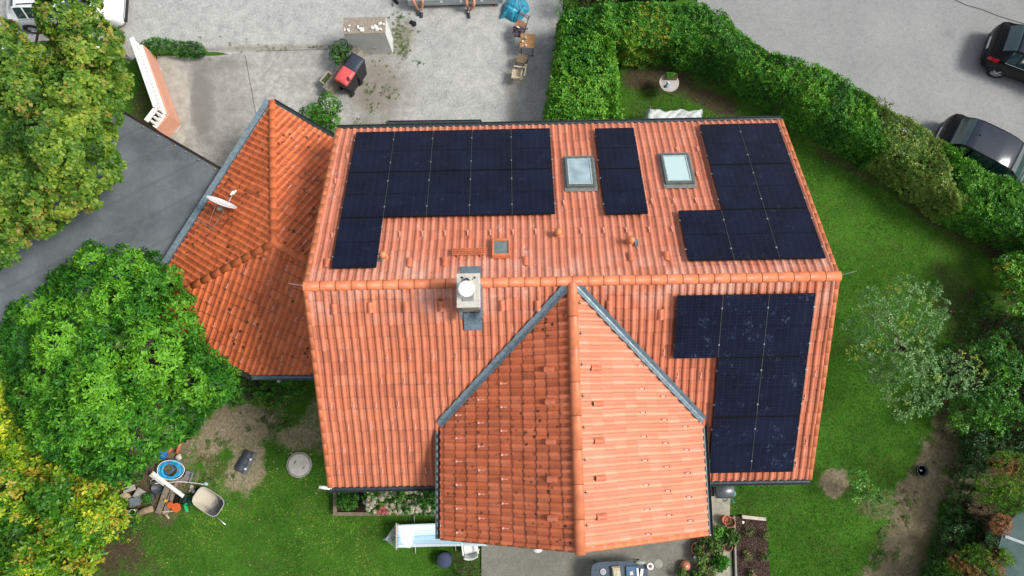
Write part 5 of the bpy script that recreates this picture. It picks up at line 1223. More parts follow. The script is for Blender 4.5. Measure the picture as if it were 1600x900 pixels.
        for xd in (-.45, .35): dh.bar((xd, sx * (w + .002), .84), (xd + .18, sx * (w + .002), .84), .03, .03)
        dh.build('door_handles', MAT['alu'] if roofbars else bodym, root)
        if True:
            tr = MB(); tr.tube([(x, sx * (w * .955), .955) for x in np.linspace(-h + .6, .85, 8)], .012, 5); tr.build('window_trim', MAT['alu'] if not roofbars else MAT['black'], root)
        if roofbars:
            tr = MB(); tr.tube([(x, sx * w * .60, H + .05 - .05 * (abs(x + .35) / 1.0) ** 4) for x in np.linspace(-1.3, .5, 8)], .018, 6); tr.build('roof_bar', MAT['black'], root)
    pm = MB(); pm.box((-h - .012, 0, .58), (.02, .50, .11)); pm.build('number_plate', MAT['white'], root)
    pm = MB(); pm.box((-h + .05, 0, .36), (.12, Wd * .66, .2)); pm.build('rear_bumper', MAT['black'], root, bevel=.04)
    pm = MB(); pm.box((h - .02, 0, .33), (.14, Wd * .74, .16)); pm.build('front_bumper', MAT['black'], root, bevel=.04)
    pm = MB(); pm.tube([(-h + .95, 0, H + .01), (-h + .72, 0, H + .2)], .009, 6); pm.blob((-h + .95, 0, H + .02), .035, 1, 0, 1); pm.build('antenna', MAT['black'], root)
    em = MB(); em.lathe([(.045, -.01), (.05, 0), (.045, .01), (0, .012)], n=16, M=Matrix.Translation((-h + .105, 0, .94)) @ Matrix.Rotation(-1.2, 4, 'Y')); em.build('badge', MAT['alu'], root)
    wp = MB(); wp.bar((1.08, .35, 1.045), (.85, -.35, 1.16), .02, .015); wp.build('wiper', MAT['black'], root)
    return root
pbk = paint('black_paint', (.004, .004, .005), metal=0, spec=.22, coat=.0, rough=.16); pdk = paint('dark_blue_paint', (.014, .020, .036), metal=.1, spec=.35, coat=0, rough=.16); prf = paint('slate_roof', (.018, .026, .040), metal=.1, spec=.4, coat=0, rough=.14); pwh = paint('white_paint_car', (.80, .81, .82), rough=.25, metal=0)
make_car('black hatchback with red tail lights driving off the right edge', 1609, 108, R(-24), pbk, L=3.95, Wd=1.72, H=1.46, roofm=prf)
make_car('dark blue-grey van-like car parked against the hedge below the black hatchback', 1532, 257, R(-31), pbk, L=4.05, Wd=1.74, H=1.56, roofm=prf)
make_car('dark car just entering the upper right corner of the parking lot', 1655, -30, R(-24), pbk, L=4.0, Wd=1.72, H=1.46)
make_car('white car with silver sides standing under the maple in the upper left', 120, 18, 0.0, pwh, L=4.25, Wd=1.78, H=1.48, roofbars=True)
make_car('black car behind the hedge at the top edge', 998, -26, R(4), pbk, L=4.0, Wd=1.7, H=1.45)

# ================================================================ TRAILER, PEOPLE, YARD THINGS
tr = thing('flatbed_trailer', 'grey metal flatbed trailer with low sides at the top edge, two people sitting on it', 'trailer', at(710, -20, 0))
a = at(636, 16, 0); b = at(790, 12, 0); d = (b - a).normalized(); s = Vector((-d.y, d.x, 0)); mb = MB(); TH = .62
MAT['trailer'] = simple('trailer_grey', (.46, .53, .55), rough=.45, metal=.1, var=.15, scale=3)
a0, b0_ = a + d * .12 + s * .05, b - d * .1 + s * .05; zc = .42
mb.bar(a0 + Z * zc, b0_ + Z * zc, .04, .36); mb.bar(a0 + s * 1.8 + Z * zc, b0_ + s * 1.8 + Z * zc, .04, .36); mb.bar(a0 + Z * zc, a0 + s * 1.8 + Z * zc, .04, .36); mb.bar(b0_ + Z * zc, b0_ + s * 1.8 + Z * zc, .04, .36)
mb.build('drop_side', MAT['trailer'], tr, world=True, bevel=.012)
mb = MB(); mb.prism([a0, b0_, b0_ + s * 1.8, a0 + s * 1.8], .28, .34); mb.build('deck', MAT['wood_grey'], tr, world=True)
mb = MB(); mb.tube([a0 + Z * (TH - .01) - s * .01, b0_ + Z * (TH - .01) - s * .01], .028, 8); mb.bar(a0 + Z * .47 - s * .03, b0_ + Z * .47 - s * .03, .015, .03); mb.build('top_rail', MAT['alu'], tr, world=True)
mb = MB()
for t in (.35, .56, .78): q = a0.lerp(b0_, t) - s * .035; mb.box(q + Z * .5, (.09, .04, .1))
mb.build('latch', MAT['white'], tr, world=True)
for t in (.45, .62):
    mb = MB(); q = a0.lerp(b0_, t) + s * .18; T = Matrix.Translation((q.x, q.y, .26)) @ Matrix.Rotation(math.pi / 2, 4, 'X'); mb.lathe([(.1, -.08), (.26, -.08), (.26, .08), (.1, .08)], n=22, M=T); mb.build('wheel', MAT['rubber'], tr, world=True, smooth=False)

def skin_body(name, pts, edges, mat, parent, root=0, sub=2):
    me = bpy.data.meshes.new(name); me.from_pydata([p[0] for p in pts], edges, []); me.update()
    o = bpy.data.objects.new(name, me); COL.objects.link(o); o.parent = parent; MW[o] = MW[parent]
    o.modifiers.new('skin', 'SKIN'); me.skin_vertices.new() if not me.skin_vertices else None
    for i, p in enumerate(pts):
        r = p[1]; me.skin_vertices[0].data[i].radius = (r, r) if not isinstance(r, tuple) else r
    me.skin_vertices[0].data[root].use_root = True
    o.modifiers['skin'].use_smooth_shade = True
    m = o.modifiers.new('sub', 'SUBSURF'); m.levels = sub; m.render_levels = sub; me.materials.append(mat); return o
def sitting_person(label, loc, rz, seat, shorts, shirt, hair, feet, knees):
    """local frame: seat at origin height seat, looking towards -y"""
    r = thing('person', label, 'person', loc, rz)
    hip = Vector((0, .12, seat + .12)); P = [(hip, (.15, .12)), (hip + Vector((0, .02, .22)), (.145, .11)), (hip + Vector((0, -.02, .42)), (.17, .12)), (hip + Vector((0, -.05, .54)), .06), (hip + Vector((0, -.08, .62)), .055)]
    E = [(0, 1), (1, 2), (2, 3), (3, 4)]
    for sx, kn, ft in ((-1, knees[0], feet[0]), (1, knees[1], feet[1])):
        b = len(P); P += [(hip + Vector((sx * .10, -.04, -.03)), .10), (Vector(kn).lerp(hip + Vector((sx * .1, 0, 0)), .45), .085), (Vector(kn), .062), (Vector(kn).lerp(Vector(ft), .35) + Vector((0, .02, 0)), .062), (Vector(ft) + Vector((0, 0, .08)), .038)]
        E += [(0, b), (b, b + 1), (b + 1, b + 2), (b + 2, b + 3), (b + 3, b + 4)]
        b = len(P); sh = hip + Vector((sx * .19, -.02, .44)); el = hip + Vector((sx * .24, -.14, .18)); wr = Vector(kn) * .55 + (hip + Vector((sx * .05, 0, .1))) * .45 + Vector((0, -.05, .1))
        P += [(sh, .055), (el, .043), (wr, .028), (wr + (wr - el).normalized() * .07, (.038, .02))]; E += [(2, b), (b, b + 1), (b + 1, b + 2), (b + 2, b + 3)]
        for q in range(4):
            c = len(P); w0 = P[b + 3][0]; dr = (wr - el).normalized(); off = Vector((.016 * (q - 1.5), 0, 0)); P += [(w0 + off + dr * .04, .009), (w0 + off + dr * (.065 + .008 * (q in (1, 2))) + Vector((0, 0, -.02)), .008)]; E += [(b + 3, c), (c, c + 1)]
        c = len(P); P += [(P[b + 2][0] + Vector((-sx * .04, -.02, .0)), .010), (P[b + 2][0] + Vector((-sx * .06, -.055, -.01)), .009)]; E += [(b + 2, c), (c, c + 1)]
    skin_body('body', P, E, MAT['skin'], r)
    hd = hip + Vector((0, -.11, .73)); mb = MB(); mb.blob(hd, .105, 2, .02, 3, (.82, .98, 1.18)); mb.blob(hd + Vector((0, -.105, -.015)), .018, 1, 0, 2, (.8, 1.1, 1.3))
    for sx in (-1, 1): mb.blob(hd + Vector((sx * .088, 0, -.01)), .026, 1, 0, 1, (.4, .8, 1.2))
    mb.build('head', MAT['skin'], r, smooth=True)
    mb = MB(); mb.blob(hd + Vector((0, .022, .035)), .108, 5, .05, 3, (.86, .95, 1.08)); mb.build('hair', hair, r, smooth=True)
    mb = MB()
    for sx in (-1, 1): mb.blob(hd + Vector((sx * .035, -.095, .01)), .011, 1, 0, 1)
    mb.build('eyes', MAT['black'], r); mb = MB(); mb.blob(hd + Vector((0, -.098, -.055)), .02, 1, 0, 1, (1.3, .4, .3)); mb.build('mouth', M_('lip', (.4, .12, .1)), r)
    # clothes
    pts = [(hip + Vector((0, 0, -.02)), (.175, .14))]; ed = []
    for sx, kn in ((-1, knees[0]), (1, knees[1])):
        b = len(pts); pts += [(hip + Vector((sx * .10, -.04, -.03)), .115), (Vector(kn).lerp(hip + Vector((sx * .1, 0, 0)), .5), .105), (Vector(kn).lerp(hip + Vector((sx * .1, 0, 0)), .18), .095)]; ed += [(0, b), (b, b + 1), (b + 1, b + 2)]
    skin_body('shorts', pts, ed, shorts, r)
    pts = [(hip + Vector((0, .01, .06)), (.17, .135)), (hip + Vector((0, .02, .22)), (.165, .13)), (hip + Vector((0, -.02, .43)), (.185, .13)), (hip + Vector((0, -.04, .50)), .08)]; ed = [(0, 1), (1, 2), (2, 3)]
    for sx in (-1, 1):
        b = len(pts); sh = hip + Vector((sx * .19, -.02, .44)); el = hip + Vector((sx * .24, -.14, .18)); pts += [(sh, .07), (sh.lerp(el, .6), .06)]; ed += [(2, b), (b, b + 1)]
    skin_body('shirt', pts, ed, shirt, r)
    for sx, ft in ((-1, feet[0]), (1, feet[1])):
        f = Vector(ft); sc = MB(); sc.tube([f + Vector((0, .01, .06)), f + Vector((0, .01, .14))], .042, 10); sc.build('sock', MAT['white'] if ft[2] < .5 else MAT['black'], r)
        sh_ = MB(); sh_.blob(f + Vector((0, -.07, .045)), .10, 1, .02, 2, (.46, 1.42, .5)); sh_.box(f + Vector((0, -.07, .012)), (.09, .27, .024)); sh_.build('shoe', M_('shoe_dark', (.035, .045, .055), rough=.6), r, smooth=False)
    return r
# knees and feet given in the person's frame (metres)
def lf(px, py, z, base): p = at(px, py, z) - base; return (p.x, p.y, p.z)
q = at(652, -4, TH); base = Vector((q.x, q.y + .12, 0))
mb = None
sitting_person('person with bare legs and dark trainers sitting at the left of the trailer edge', base, 0, TH, M_('shorts_dark', (.03, .03, .03)), M_('shirt_dark', (.05, .05, .06)), M_('hair_brown', (.05, .03, .02)),
    [lf(654, 17, .05, base), lf(659, 20, .05, base)], [lf(646, 3, .60, base), lf(660, 2, .60, base)])
q = at(735, -6, TH); base = Vector((q.x, q.y + .12, 0))
sitting_person('person in blue shorts and black trainers sitting at the right of the trailer edge', base, 0, TH, M_('shorts_blue', (.03, .06, .20)), M_('shirt_blue', (.04, .07, .16)), M_('hair_dark', (.02, .015, .012)),
    [lf(732, 16, .05, base), lf(733, 21, .05, base)], [lf(729, 6, .58, base), lf(741, 7, .58, base)])

sh0 = at(645, 36, .03); sp = thing('work_gloves', 'crumpled black gloves lying on the gravel between pillar and trailer', 'gloves', sh0)
mb = MB(); mb.blob((0, 0, .03), .11, 3, .35, 2, (1.1, .8, .35)); mb.blob((.07, -.06, .03), .09, 8, .4, 2, (.8, 1, .4)); mb.blob((-.06, .06, .02), .06, 9, .4, 2, (.8, 1.2, .4)); mb.build('glove', M_('cloth_black', (.012, .012, .014), rough=.9), sp, smooth=True)
sp = thing('shoe', 'black shoe or strap lying on the gravel left of the trailer end', 'shoe', at(618, 2, .02), R(-50)); mb = MB(); mb.blob((0, 0, .05), .13, 1, .05, 2, (1.3, .5, .45)); mb.build('upper', MAT['cloth_black'] if 'cloth_black' in MAT else MAT['black'], sp, smooth=True)
mb = MB(); mb.box((0, 0, .012), (.32, .1, .024)); mb.build('sole', MAT['rubber'], sp, bevel=.01)
tag(MB().blob(at(772, 8, .06), .045, 2, .05, 2).build('red_cup', M_('red_plastic', (.5, .03, .03))), 'small red object on the gravel beside the trailer', 'cup')

def cloth_grid(poly_fn, nx_, ny_, name, mat, parent, world=True, thick=.004):
    mb = MB(); vs = [poly_fn(i / nx_, j / ny_) for i in range(nx_ + 1) for j in range(ny_ + 1)]
    mb.add(vs, [(i * (ny_ + 1) + j, i * (ny_ + 1) + j + 1, (i + 1) * (ny_ + 1) + j + 1, (i + 1) * (ny_ + 1) + j) for i in range(nx_) for j in range(ny_)])
    o = mb.build(name, mat, parent, smooth=True, world=world); s_ = o.modifiers.new('s', 'SOLIDIFY'); s_.thickness = thick; return o
bag = thing('blue_sacks', 'shiny bright blue plastic sacks heaped at the right end of the trailer', 'sacks', at(802, 12, 0))
n = N('blue_film'); nn_ = n.noise(5, 5, .6); n.col(n.ramp(nn_, [(.3, (.01, .14, .25)), (.7, (.03, .36, .52))])).set(rough=.22, spec=.7); n.bump(nn_, .08); bf = n.m
def crumple(x, y, s, a): return a * (abs(math.sin(x * s + 1.7 * math.sin(y * s * .7))) + .6 * abs(math.sin(y * s * 1.3 + x * s * .6 + 2)))
for (poly, zt, sd) in (([(785, 6), (812, -25), (826, 8), (812, 24), (800, 33), (788, 26), (780, 29)], .42, 0), ([(800, 24), (825, 2), (828, 14), (816, 28), (806, 34), (801, 33)], .3, 2)):
    wp_ = [Vector(at(x, y, .1)) for x, y in poly]; cc = sum(wp_, Vector()) / len(wp_); m_ = 48
    per = rough_edge(wp_, step=.06, amp=.01); mb = MB(); npn = len(per); rings = 9; vs = []
    for r_ in range(rings + 1):
        t = r_ / rings
        for p in per:
            q = cc.lerp(p, 1 - t * .98); z = .01 + (zt * (1 - (1 - t) ** 2)) * .8 + crumple(q.x + sd, q.y, 9, .05) * min(1, t * 3)
            vs.append((q.x, q.y, z))
    mb.add(vs, [(r_ * npn + k, r_ * npn + (k + 1) % npn, (r_ + 1) * npn + (k + 1) % npn, (r_ + 1) * npn + k) for r_ in range(rings) for k in range(npn)]); mb.build('sack', bf, bag, smooth=False, world=True)

# folding furniture
def folding_chair(label, px, py, rz, wood, frame, group='wooden folding chairs by the gravel yard', arms=False, zc=.45):
    r = thing('folding_chair', label, 'chair', at(px, py, .015), rz, group); w_ = .40
    mb = MB(); 
    for i in range(7): mb.box((0, -.17 + i * .056, .45), (w_, .044, .018))
    mb.build('seat', wood, r, bevel=.003)
    mb = MB()
    for z in ((.66, .71, .76, .81, .86) if arms else (.70, .80)): mb.bar((-w_ / 2, .21 + (z - .45) * .25, z), (w_ / 2, .21 + (z - .45) * .25, z), .018, .045 if not arms else .035)
    mb.build('backrest', wood, r)
    for s in (-1, 1):
        x = s * (w_ / 2 + .012)
        mb = MB(); mb.bar((x, .31, .88), (x, -.22, .0), .02, .03); mb.build('leg', frame, r)
        mb = MB(); mb.bar((x - s * .02, -.16, .44), (x - s * .02, .26, .0), .02, .03); mb.build('leg', frame, r)
        if arms: mb = MB(); mb.bar((x, -.15, .62), (x, .26, .64), .045, .02); mb.build('armrest', wood, r); mb = MB(); mb.bar((x, -.14, .44), (x, -.14, .62), .025); mb.build('arm_post', wood, r)
    mb = MB(); mb.bar((-.2, -.14, .14), (.2, -.14, .14), .016); mb.bar((-.2, .22, .05), (.2, .22, .05), .016); mb.build('crossbar', frame, r)
    return r
ow = M_('oak_slats', (.36, .19, .085), rough=.55, var=.25); gw = M_('worn_slats', (.25, .18, .10), rough=.7, var=.25); pw_ = M_('cream_slats', (.62, .52, .36), rough=.6, var=.12)
folding_chair('wooden folding chair with a dark jacket on it next to the blue sacks', 813, 49, R(-32), ow, MAT['black'])
folding_chair('small brown folding chair pushed against the lower side of the folding table', 815, 101, R(-195), gw, MAT['black']).rotation_euler
folding_chair('cream slatted wooden armchair, lowest of the three chairs', 808, 124, R(-100), pw_, pw_, arms=True)
jk = thing('jacket', 'dark purple jacket dumped on the seat of the uppermost folding chair', 'jacket', at(811, 50, .47)); n = N('jacket_cloth'); nz_ = n.noise(9, 4); n.col(n.ramp(nz_, [(.35, (.02, .012, .022)), (.65, (.07, .045, .07))])).set(rough=.5); n.bump(nz_, .05)
mb = MB(); mb.blob((0, .03, .05), .19, 3, .4, 3, (1.05, .95, .35)); mb.blob((.11, -.14, .04), .12, 5, .45, 3, (1.1, 1.2, .4)); mb.blob((-.13, -.12, .05), .11, 6, .45, 3, (.8, 1.4, .4)); mb.blob((-.05, .16, .08), .10, 9, .4, 3, (1.5, .6, .5)); mb.build('cloth', n.m, jk, smooth=True)
mb = MB(); mb.box((-.03, .09, .20), (.12, .04, .012), rz=-.5); mb.build('label_patch', MAT['white'], jk)
tb = thing('folding_table', 'square wooden slatted folding table with cups on it beside the gravel yard', 'table', at(824, 78, .015), R(-5))
mb = MB()
for i in range(9): mb.box((0, -.25 + i * .0625, .71), (.54, .055, .018))
mb.build('tabletop', M_('oak_table', (.42, .22, .09), rough=.5, var=.25), tb, bevel=.003)
for s in (-1, 1):
    mb = MB(); mb.bar((s * .25, -.26, .70), (s * .25, .26, .0), .02, .03); mb.build('leg', MAT['black'], tb); mb = MB(); mb.bar((s * .22, .26, .70), (s * .22, -.26, .0), .02, .03); mb.build('leg', MAT['black'], tb)
mb = MB(); mb.bar((-.25, .2, .05), (.25, .2, .05), .016); mb.bar((-.25, -.24, .02), (.25, -.24, .02), .016); mb.build('crossbar', MAT['black'], tb)
for i, (px, py, h_, lb) in enumerate(((817, 66, .09, 'upper left white cup on the folding table'), (822, 72, .09, 'white cup nearest the middle of the folding table'), (817, 72, .04, 'tiny white cup, lowest left on the folding table'))):
    q = at(px, py, .735); c_ = MB(); rr_ = .035 if h_ > .05 else .022; c_.lathe([(rr_ * .8, 0), (rr_, h_), (rr_ * .88, h_), (rr_ * .7, .01), (0, .01)], q, 16); o = c_.build('cup', MAT['white'], None, smooth=True); tag(o, lb, 'cup', 'cups on the folding table')
o = MB().lathe([(.03, 0), (.035, .14), (.015, .18), (.014, .21), (0, .21)], at(821, 61, .735), 16).build('bottle', M_('clear_plastic', (.7, .75, .76), rough=.1, coat=.6), smooth=True); tag(o, 'clear plastic bottle at the upper edge of the folding table', 'bottle')

# bins
def bin_(label, px, py, rz, lid, group, phone=False):
    r = thing('wheelie_bin', label, 'bin', at(px, py, .015), rz, group)
    mb = MB(); vs = []
    prof = [(.0, .44, .42), (.25, .47, .48), (.93, .56, .64), (.98, .58, .68)]
    for z, wx, wy in prof:
        for (sx, sy) in ((-1, -1), (1, -1), (1, 1), (-1, 1)): vs.append((sx * wx / 2, sy * wy / 2, z))
    fs = [(0, 3, 2, 1)] + [(4 * k + i, 4 * k + (i + 1) % 4, 4 * k + 4 + (i + 1) % 4, 4 * k + 4 + i) for k in range(3) for i in range(4)] + [(12, 13, 14, 15)]
    mb.add(vs, fs); mb.build('body', M_('bin_black', (.022, .024, .028), rough=.5), r, bevel=.03)
    mb = MB(); K = 8; vs = []
    for i in range(K + 1):
        for j in range(K + 1):
            u, v = i / K * 2 - 1, j / K * 2 - 1; vs.append((u * .295 * (1 - .04 * v * v), v * .35 * (1 - .05 * u * u), 1.0 + .07 * (1 - u ** 4) * (1 - v ** 4)))
    mb.add(vs, [(i * (K + 1) + j, (i + 1) * (K + 1) + j, (i + 1) * (K + 1) + j + 1, i * (K + 1) + j + 1) for i in range(K) for j in range(K)]); o = mb.build('lid', lid, r, smooth=True); o.modifiers.new('s', 'SOLIDIFY').thickness = .03
    mb = MB(); mb.tube([(-.24, .36, .97), (-.24, .42, .99), (.24, .42, .99), (.24, .36, .97)], .016, 8); mb.build('handle', MAT['black'], r)
    for s in (-1, 1):
        mb = MB(); mb.lathe([(.03, -.025), (.1, -.025), (.1, .025), (.03, .025)], n=18, M=Matrix.Translation((s * .25, .24, .1)) @ Matrix.Rotation(math.pi / 2, 4, 'Y')); mb.build('wheel', MAT['rubber'], r)
    return r
br = R(148)
rb = bin_('black wheelie bin with a faded red lid, next to the driveway', 549, 136, br, M_('lid_red', (.66, .10, .10), rough=.45, var=.12, scale=3), 'wheelie bins by the low wall')
bin_('black wheelie bin with dark blue-grey lid behind the red-lidded one', 562, 118, br, M_('lid_navy', (.035, .045, .065), rough=.5, var=.2, scale=4), 'wheelie bins by the low wall')
g = thing('lid_latch', 'dark broken piece lying on the red bin lid', 'latch', at(545, 124, 1.08), .5); mb = MB(); mb.box((0, 0, .02), (.09, .15, .04)); mb.box((.02, .05, .05), (.05, .06, .04)); mb.build('block', M_('dk_red', (.12, .03, .03)), g, bevel=.012)
pt = thing('planter_trough', 'small grey trough filled with moss at the end of the low wall', 'planter', at(516, 131, 0), R(52)); mb = MB()
for (x, y, a_, b_) in ((0, .14, .5, .04), (0, -.14, .5, .04), (.23, 0, .04, .24), (-.23, 0, .04, .24)): mb.box((x, y, .35), (a_, b_, .3))
mb.build('trough', MAT['concrete'], pt, bevel=.008); mb = MB(); mb.box((0, 0, .42), (.42, .24, .05)); mb.build('moss', simple('moss', (.09, .12, .03), rough=1, var=.5, scale=30, bump=.03), pt); mb = MB(); mb.box((0, 0, .1), (.5, .3, .2)); mb.build('base', MAT['concrete'], pt)

# round table in the small garden
t = thing('round_table', 'round pale garden table with a plant box on the inner lawn', 'table', at(1045, 133, 0)); TZ = .72
cq = at(1045.5, 129, TZ) - at(1045, 133, 0)
mb = MB(); mb.lathe([(.01, TZ - .02), (.355, TZ - .02), (.365, TZ), (.355, TZ + .015), (0, TZ + .015)], (cq.x, cq.y, 0), 48); mb.build('tabletop', simple('tile_top', (.42, .39, .36), rough=.5, var=.25, scale=6), t)
mb = MB()
for k in range(3): a_ = k * 2.094 + 1.6; mb.tube([(cq.x + .05 * math.cos(a_), cq.y + .05 * math.sin(a_), TZ - .03), (cq.x + .12 * math.cos(a_), cq.y + .12 * math.sin(a_), .35), (cq.x + .38 * math.cos(a_), cq.y + .38 * math.sin(a_), .0)], .014, 6)
mb.build('leg_frame', MAT['alu'], t)
fb = thing('flower_box', 'brown flower box with fresh green herbs on the round table', 'planter', at(1048, 121, TZ + .016), R(-3)); mb = MB()
for (x, y, a_, b_) in ((0, .1, .42, .015), (0, -.1, .42, .015), (.205, 0, .015, .2), (-.205, 0, .015, .2)): mb.box((x, y, .07), (a_, b_, .14))
mb.box((0, 0, .04), (.4, .19, .06)); mb.build('box', M_('box_brown', (.22, .10, .05)), fb)
P = np.column_stack([RNG.uniform(-.17, .12, 160), RNG.uniform(-.07, .09, 160), RNG.uniform(.10, .17, 160)]); Vv, tt_, oo_ = leaves(P, np.tile([0, 0, 1.], (160, 1)) + RNG.normal(0, .3, (160, 3)), 5, .06, .03, 20, 85, np.full(160, .6)); Vv += np.array(fb.matrix_world.translation) if False else 0
o = np_mesh('herbs', Vv, 4, MAT['bush'], None, {'tint': tt_, 'odd': oo_}); o.parent = fb; MW[o] = MW[fb]
wc = thing('watering_jug', 'small blue and white spray bottle lying on the round table', 'bottle', at(1043, 133, TZ + .05), R(60)); mb = MB(); mb.tube([(-.09, 0, 0), (-.03, 0, .0), (.06, 0, .0)], [.03, .042, .04], 12); mb.build('bottle', M_('jug_blue', (.12, .3, .45), rough=.3), wc, smooth=True); mb = MB(); mb.tube([(.06, 0, 0), (.10, 0, 0)], .018, 8); mb.bar((.10, -.06, 0), (.11, .06, .01), .03); mb.build('spray_head', MAT['white'], wc)
mb = MB(); mb.bar((-.13, .04, -.02), (-.05, .10, -.02), .03); mb.build('cap', MAT['black'], wc)

# plastic-covered rack under the upper eave
n = N('clear_film'); f_ = n.noise(6, 5, .7); n.col(n.ramp(f_, [(.35, (.45, .50, .48)), (.65, (.72, .75, .75))])).set(rough=.3, spec=.6); n.b.inputs['Alpha'].default_value = .88; n.bump(f_, .05)
rk = thing('covered_bench', 'white plastic sheeting crumpled over a bench under the upper eave', 'sheeting', at(1053, 195, 0))
A4 = [at(1008, 170, .85), at(1100, 169, .85), at(1103, 215, .85), at(1005, 215, .85)]
def film(u, v):
    p = A4[0].lerp(A4[1], u).lerp(A4[3].lerp(A4[2], u), v); e_ = min(u, 1 - u, v) * 14; z = .85 - .35 * max(0, 1 - e_) ** 1.5 + crumple(p.x, p.y, 8, .035) + .05 * math.sin(u * 9)
    return Vector((p.x + .03 * math.sin(v * 17), p.y + .05 * math.sin(u * 14) * (1 - v) + .03 * math.sin(u * 33) * (1 - v), z))
cloth_grid(film, 60, 26, 'film', n.m, rk)
mb = MB()
for (u, v) in ((.06, .1), (.94, .1), (.06, .9), (.94, .9)): p = A4[0].lerp(A4[1], u).lerp(A4[3].lerp(A4[2], u), v); mb.bar((p.x, p.y, 0), (p.x, p.y, .78), .05)
mb.build('bench_legs', MAT['wood_grey'], rk, world=True)
mb = MB(); mb.prism([A4[0].lerp(A4[2], .06), A4[1].lerp(A4[3], .06), A4[2].lerp(A4[0], .06), A4[3].lerp(A4[1], .06)], .70, .74); mb.build('bench_top', M_('bench_green', (.16, .28, .18)), rk, world=True)

# ================================================================ PLANTED BED, HAMMOCK, PATIO
bd = thing('flower_bed', 'raised concrete-edged bed under the lower left eave', 'flower bed', at(600, 785, 0)); mb = MB(); BA, BB, BC, BD_ = at(523, 762, .3), at(523, 803, .3), at(700, 803, .3), at(700, 762, .3)
q = [Vector((p.x, p.y, 0)) for p in (BA, BB, BC, BD_)]; mb.bar(q[0] + Z * .15, q[1] + Z * .15, .12, .3); mb.bar(q[1] + Z * .15 - Vector((.06, 0, 0)), q[2] + Z * .15, .12, .301); mb.build('kerb', M_('kerb_brown', (.22, .17, .12), rough=.95, var=.35, scale=9, bump=.006), bd, world=True, bevel=.01)
mb = MB(); mb.prism([q[0], q[1], q[2], q[3]], .02, .18); mb.build('soil', MAT['soil'], bd, world=True)
plant('small_shrub', 'small green shrub at the left end of the concrete-edged bed', 'shrub', [(526, 770), (545, 766), (562, 776), (556, 792), (540, 798), (527, 790)], .3, .75, .14, 30, 130, 6, .085, .04, MAT['bush'], tintf=lambda P: -.12)
hyd = plant('hydrangea', 'hydrangea bushes full of faded cream flower heads below the lower left eave', 'shrub', [(572, 762), (600, 760), (690, 758), (692, 800), (640, 803), (600, 802), (576, 800), (568, 780)], .35, .95, .2, 60, 130, 6, .12, .07, MAT['bush'], tintf=lambda P: -.1)
fl = leaf_mat('faded_petals', (.42, .34, .22), (.66, .60, .42), (.78, .76, .62), odd=(.60, .12, .14), rough=.8, spec=.1, tl=.1)
Vs = []; T = []; O = []
for i in range(330):
    px, py = random.uniform(570, 690), random.uniform(763, 801)
    if random.random() > (1.0 if 575 < px < 655 else .35): continue
    z = .95 + random.uniform(-.15, .1); c_ = np.array(at(px, py, z)); pk = .85 if (590 < px < 606 and py > 793) else 0
    d = sphere_pts(60, -.2); P = c_ + d * .062; V_, t_, o_ = leaves(P, d, 3, .026, .024, 60, 90, np.full(60, random.uniform(.3, .9)), np.full(60, pk)); Vs.append(V_); T.append(t_); O.append(o_)
o = np_mesh('flower_heads', np.concatenate(Vs), 4, fl, hyd, {'tint': np.concatenate(T), 'odd': np.concatenate(O)})

hm = thing('hammock', 'pale blue and white striped hammock on a stand at the lower edge of the roof', 'hammock', at(670, 845, 0))
n = N('hammock_cloth'); sp_ = n.new('ShaderNodeSeparateXYZ'); n.link(n.tc.outputs['Generated'], sp_.inputs[0]); c = n.ramp(sp_.outputs[1], [(0, (.50, .60, .66)), (.10, (.70, .78, .82)), (.115, (.16, .22, .30)), (.13, (.40, .60, .72)), (.42, (.38, .58, .72)), (.44, (.14, .22, .32)), (.46, (.45, .63, .74)), (.66, (.60, .73, .80)), (.68, (.3, .42, .5)), (.70, (.66, .74, .77)), (.9, (.76, .79, .79)), (.93, (.5, .6, .65))]); n.col(c).set(rough=.9, spec=.1); n.bump(n.noise(60, 3), .004)
HZ = .75
def ham(u, v):
    t = at(619 + (760 - 619) * u, 820 - 1.5 * u * 2, HZ); b = at(619 + (760 - 619) * u, 856 - 3 * u, HZ); p = t.lerp(b, v)
    return Vector((p.x, p.y, HZ - .30 * math.sin(math.pi * min(1, max(0, u))) * (.35 + .65 * math.sin(math.pi * v)) + .008 * math.sin(v * 40)))
cloth_grid(ham, 40, 24, 'cloth', n.m, hm)
mb = MB(); a = at(619, 817, HZ); b = at(619, 859, HZ); mb.tube([a, b], .018, 8); mb.build('spreader_bar', MAT['wood_pale'], hm, world=True); mb = MB(); b2_ = at(762, 814, HZ); c2_ = at(762, 854, HZ); mb.tube([b2_, c2_], .018, 8); mb.build('spreader_bar', MAT['wood_pale'], hm, world=True)
mb = MB(); k0 = at(602, 843, 1.0); k1_ = at(785, 836, 1.0)
for i in range(13): mb.tube([a.lerp(b, (i + .5) / 13), k0], .004, 4, cap=False); mb.tube([b2_.lerp(c2_, (i + .5) / 13), k1_], .004, 4, cap=False)
for i in range(22): q = a.lerp(b, (i + .5) / 22); mb.tube([q, q + Vector((.10, 0, -.01))], .006, 4)
mb.build('cords', M_('cord_grey', (.30, .34, .42)), hm, world=True)
mb = MB(); mb.tube([k0, (k0.x - .05, k0.y, 1.0), (k0.x + .1, k0.y, .3), (k0.x + .7, k0.y, .06), (k1_.x - .7, k1_.y, .06), (k1_.x - .1, k1_.y, .3), (k1_.x + .05, k1_.y, 1.0)], .028, 8)
for px, y0, y1 in ((648, 806, 865), (711, 800, 861)): mb.tube([at(px - 1, y0, .04), at(px + 1, y1, .04)], .02, 8)
mb.build('stand', M_('stand_grey', (.25, .3, .28), rough=.5, metal=.4), hm, world=True)
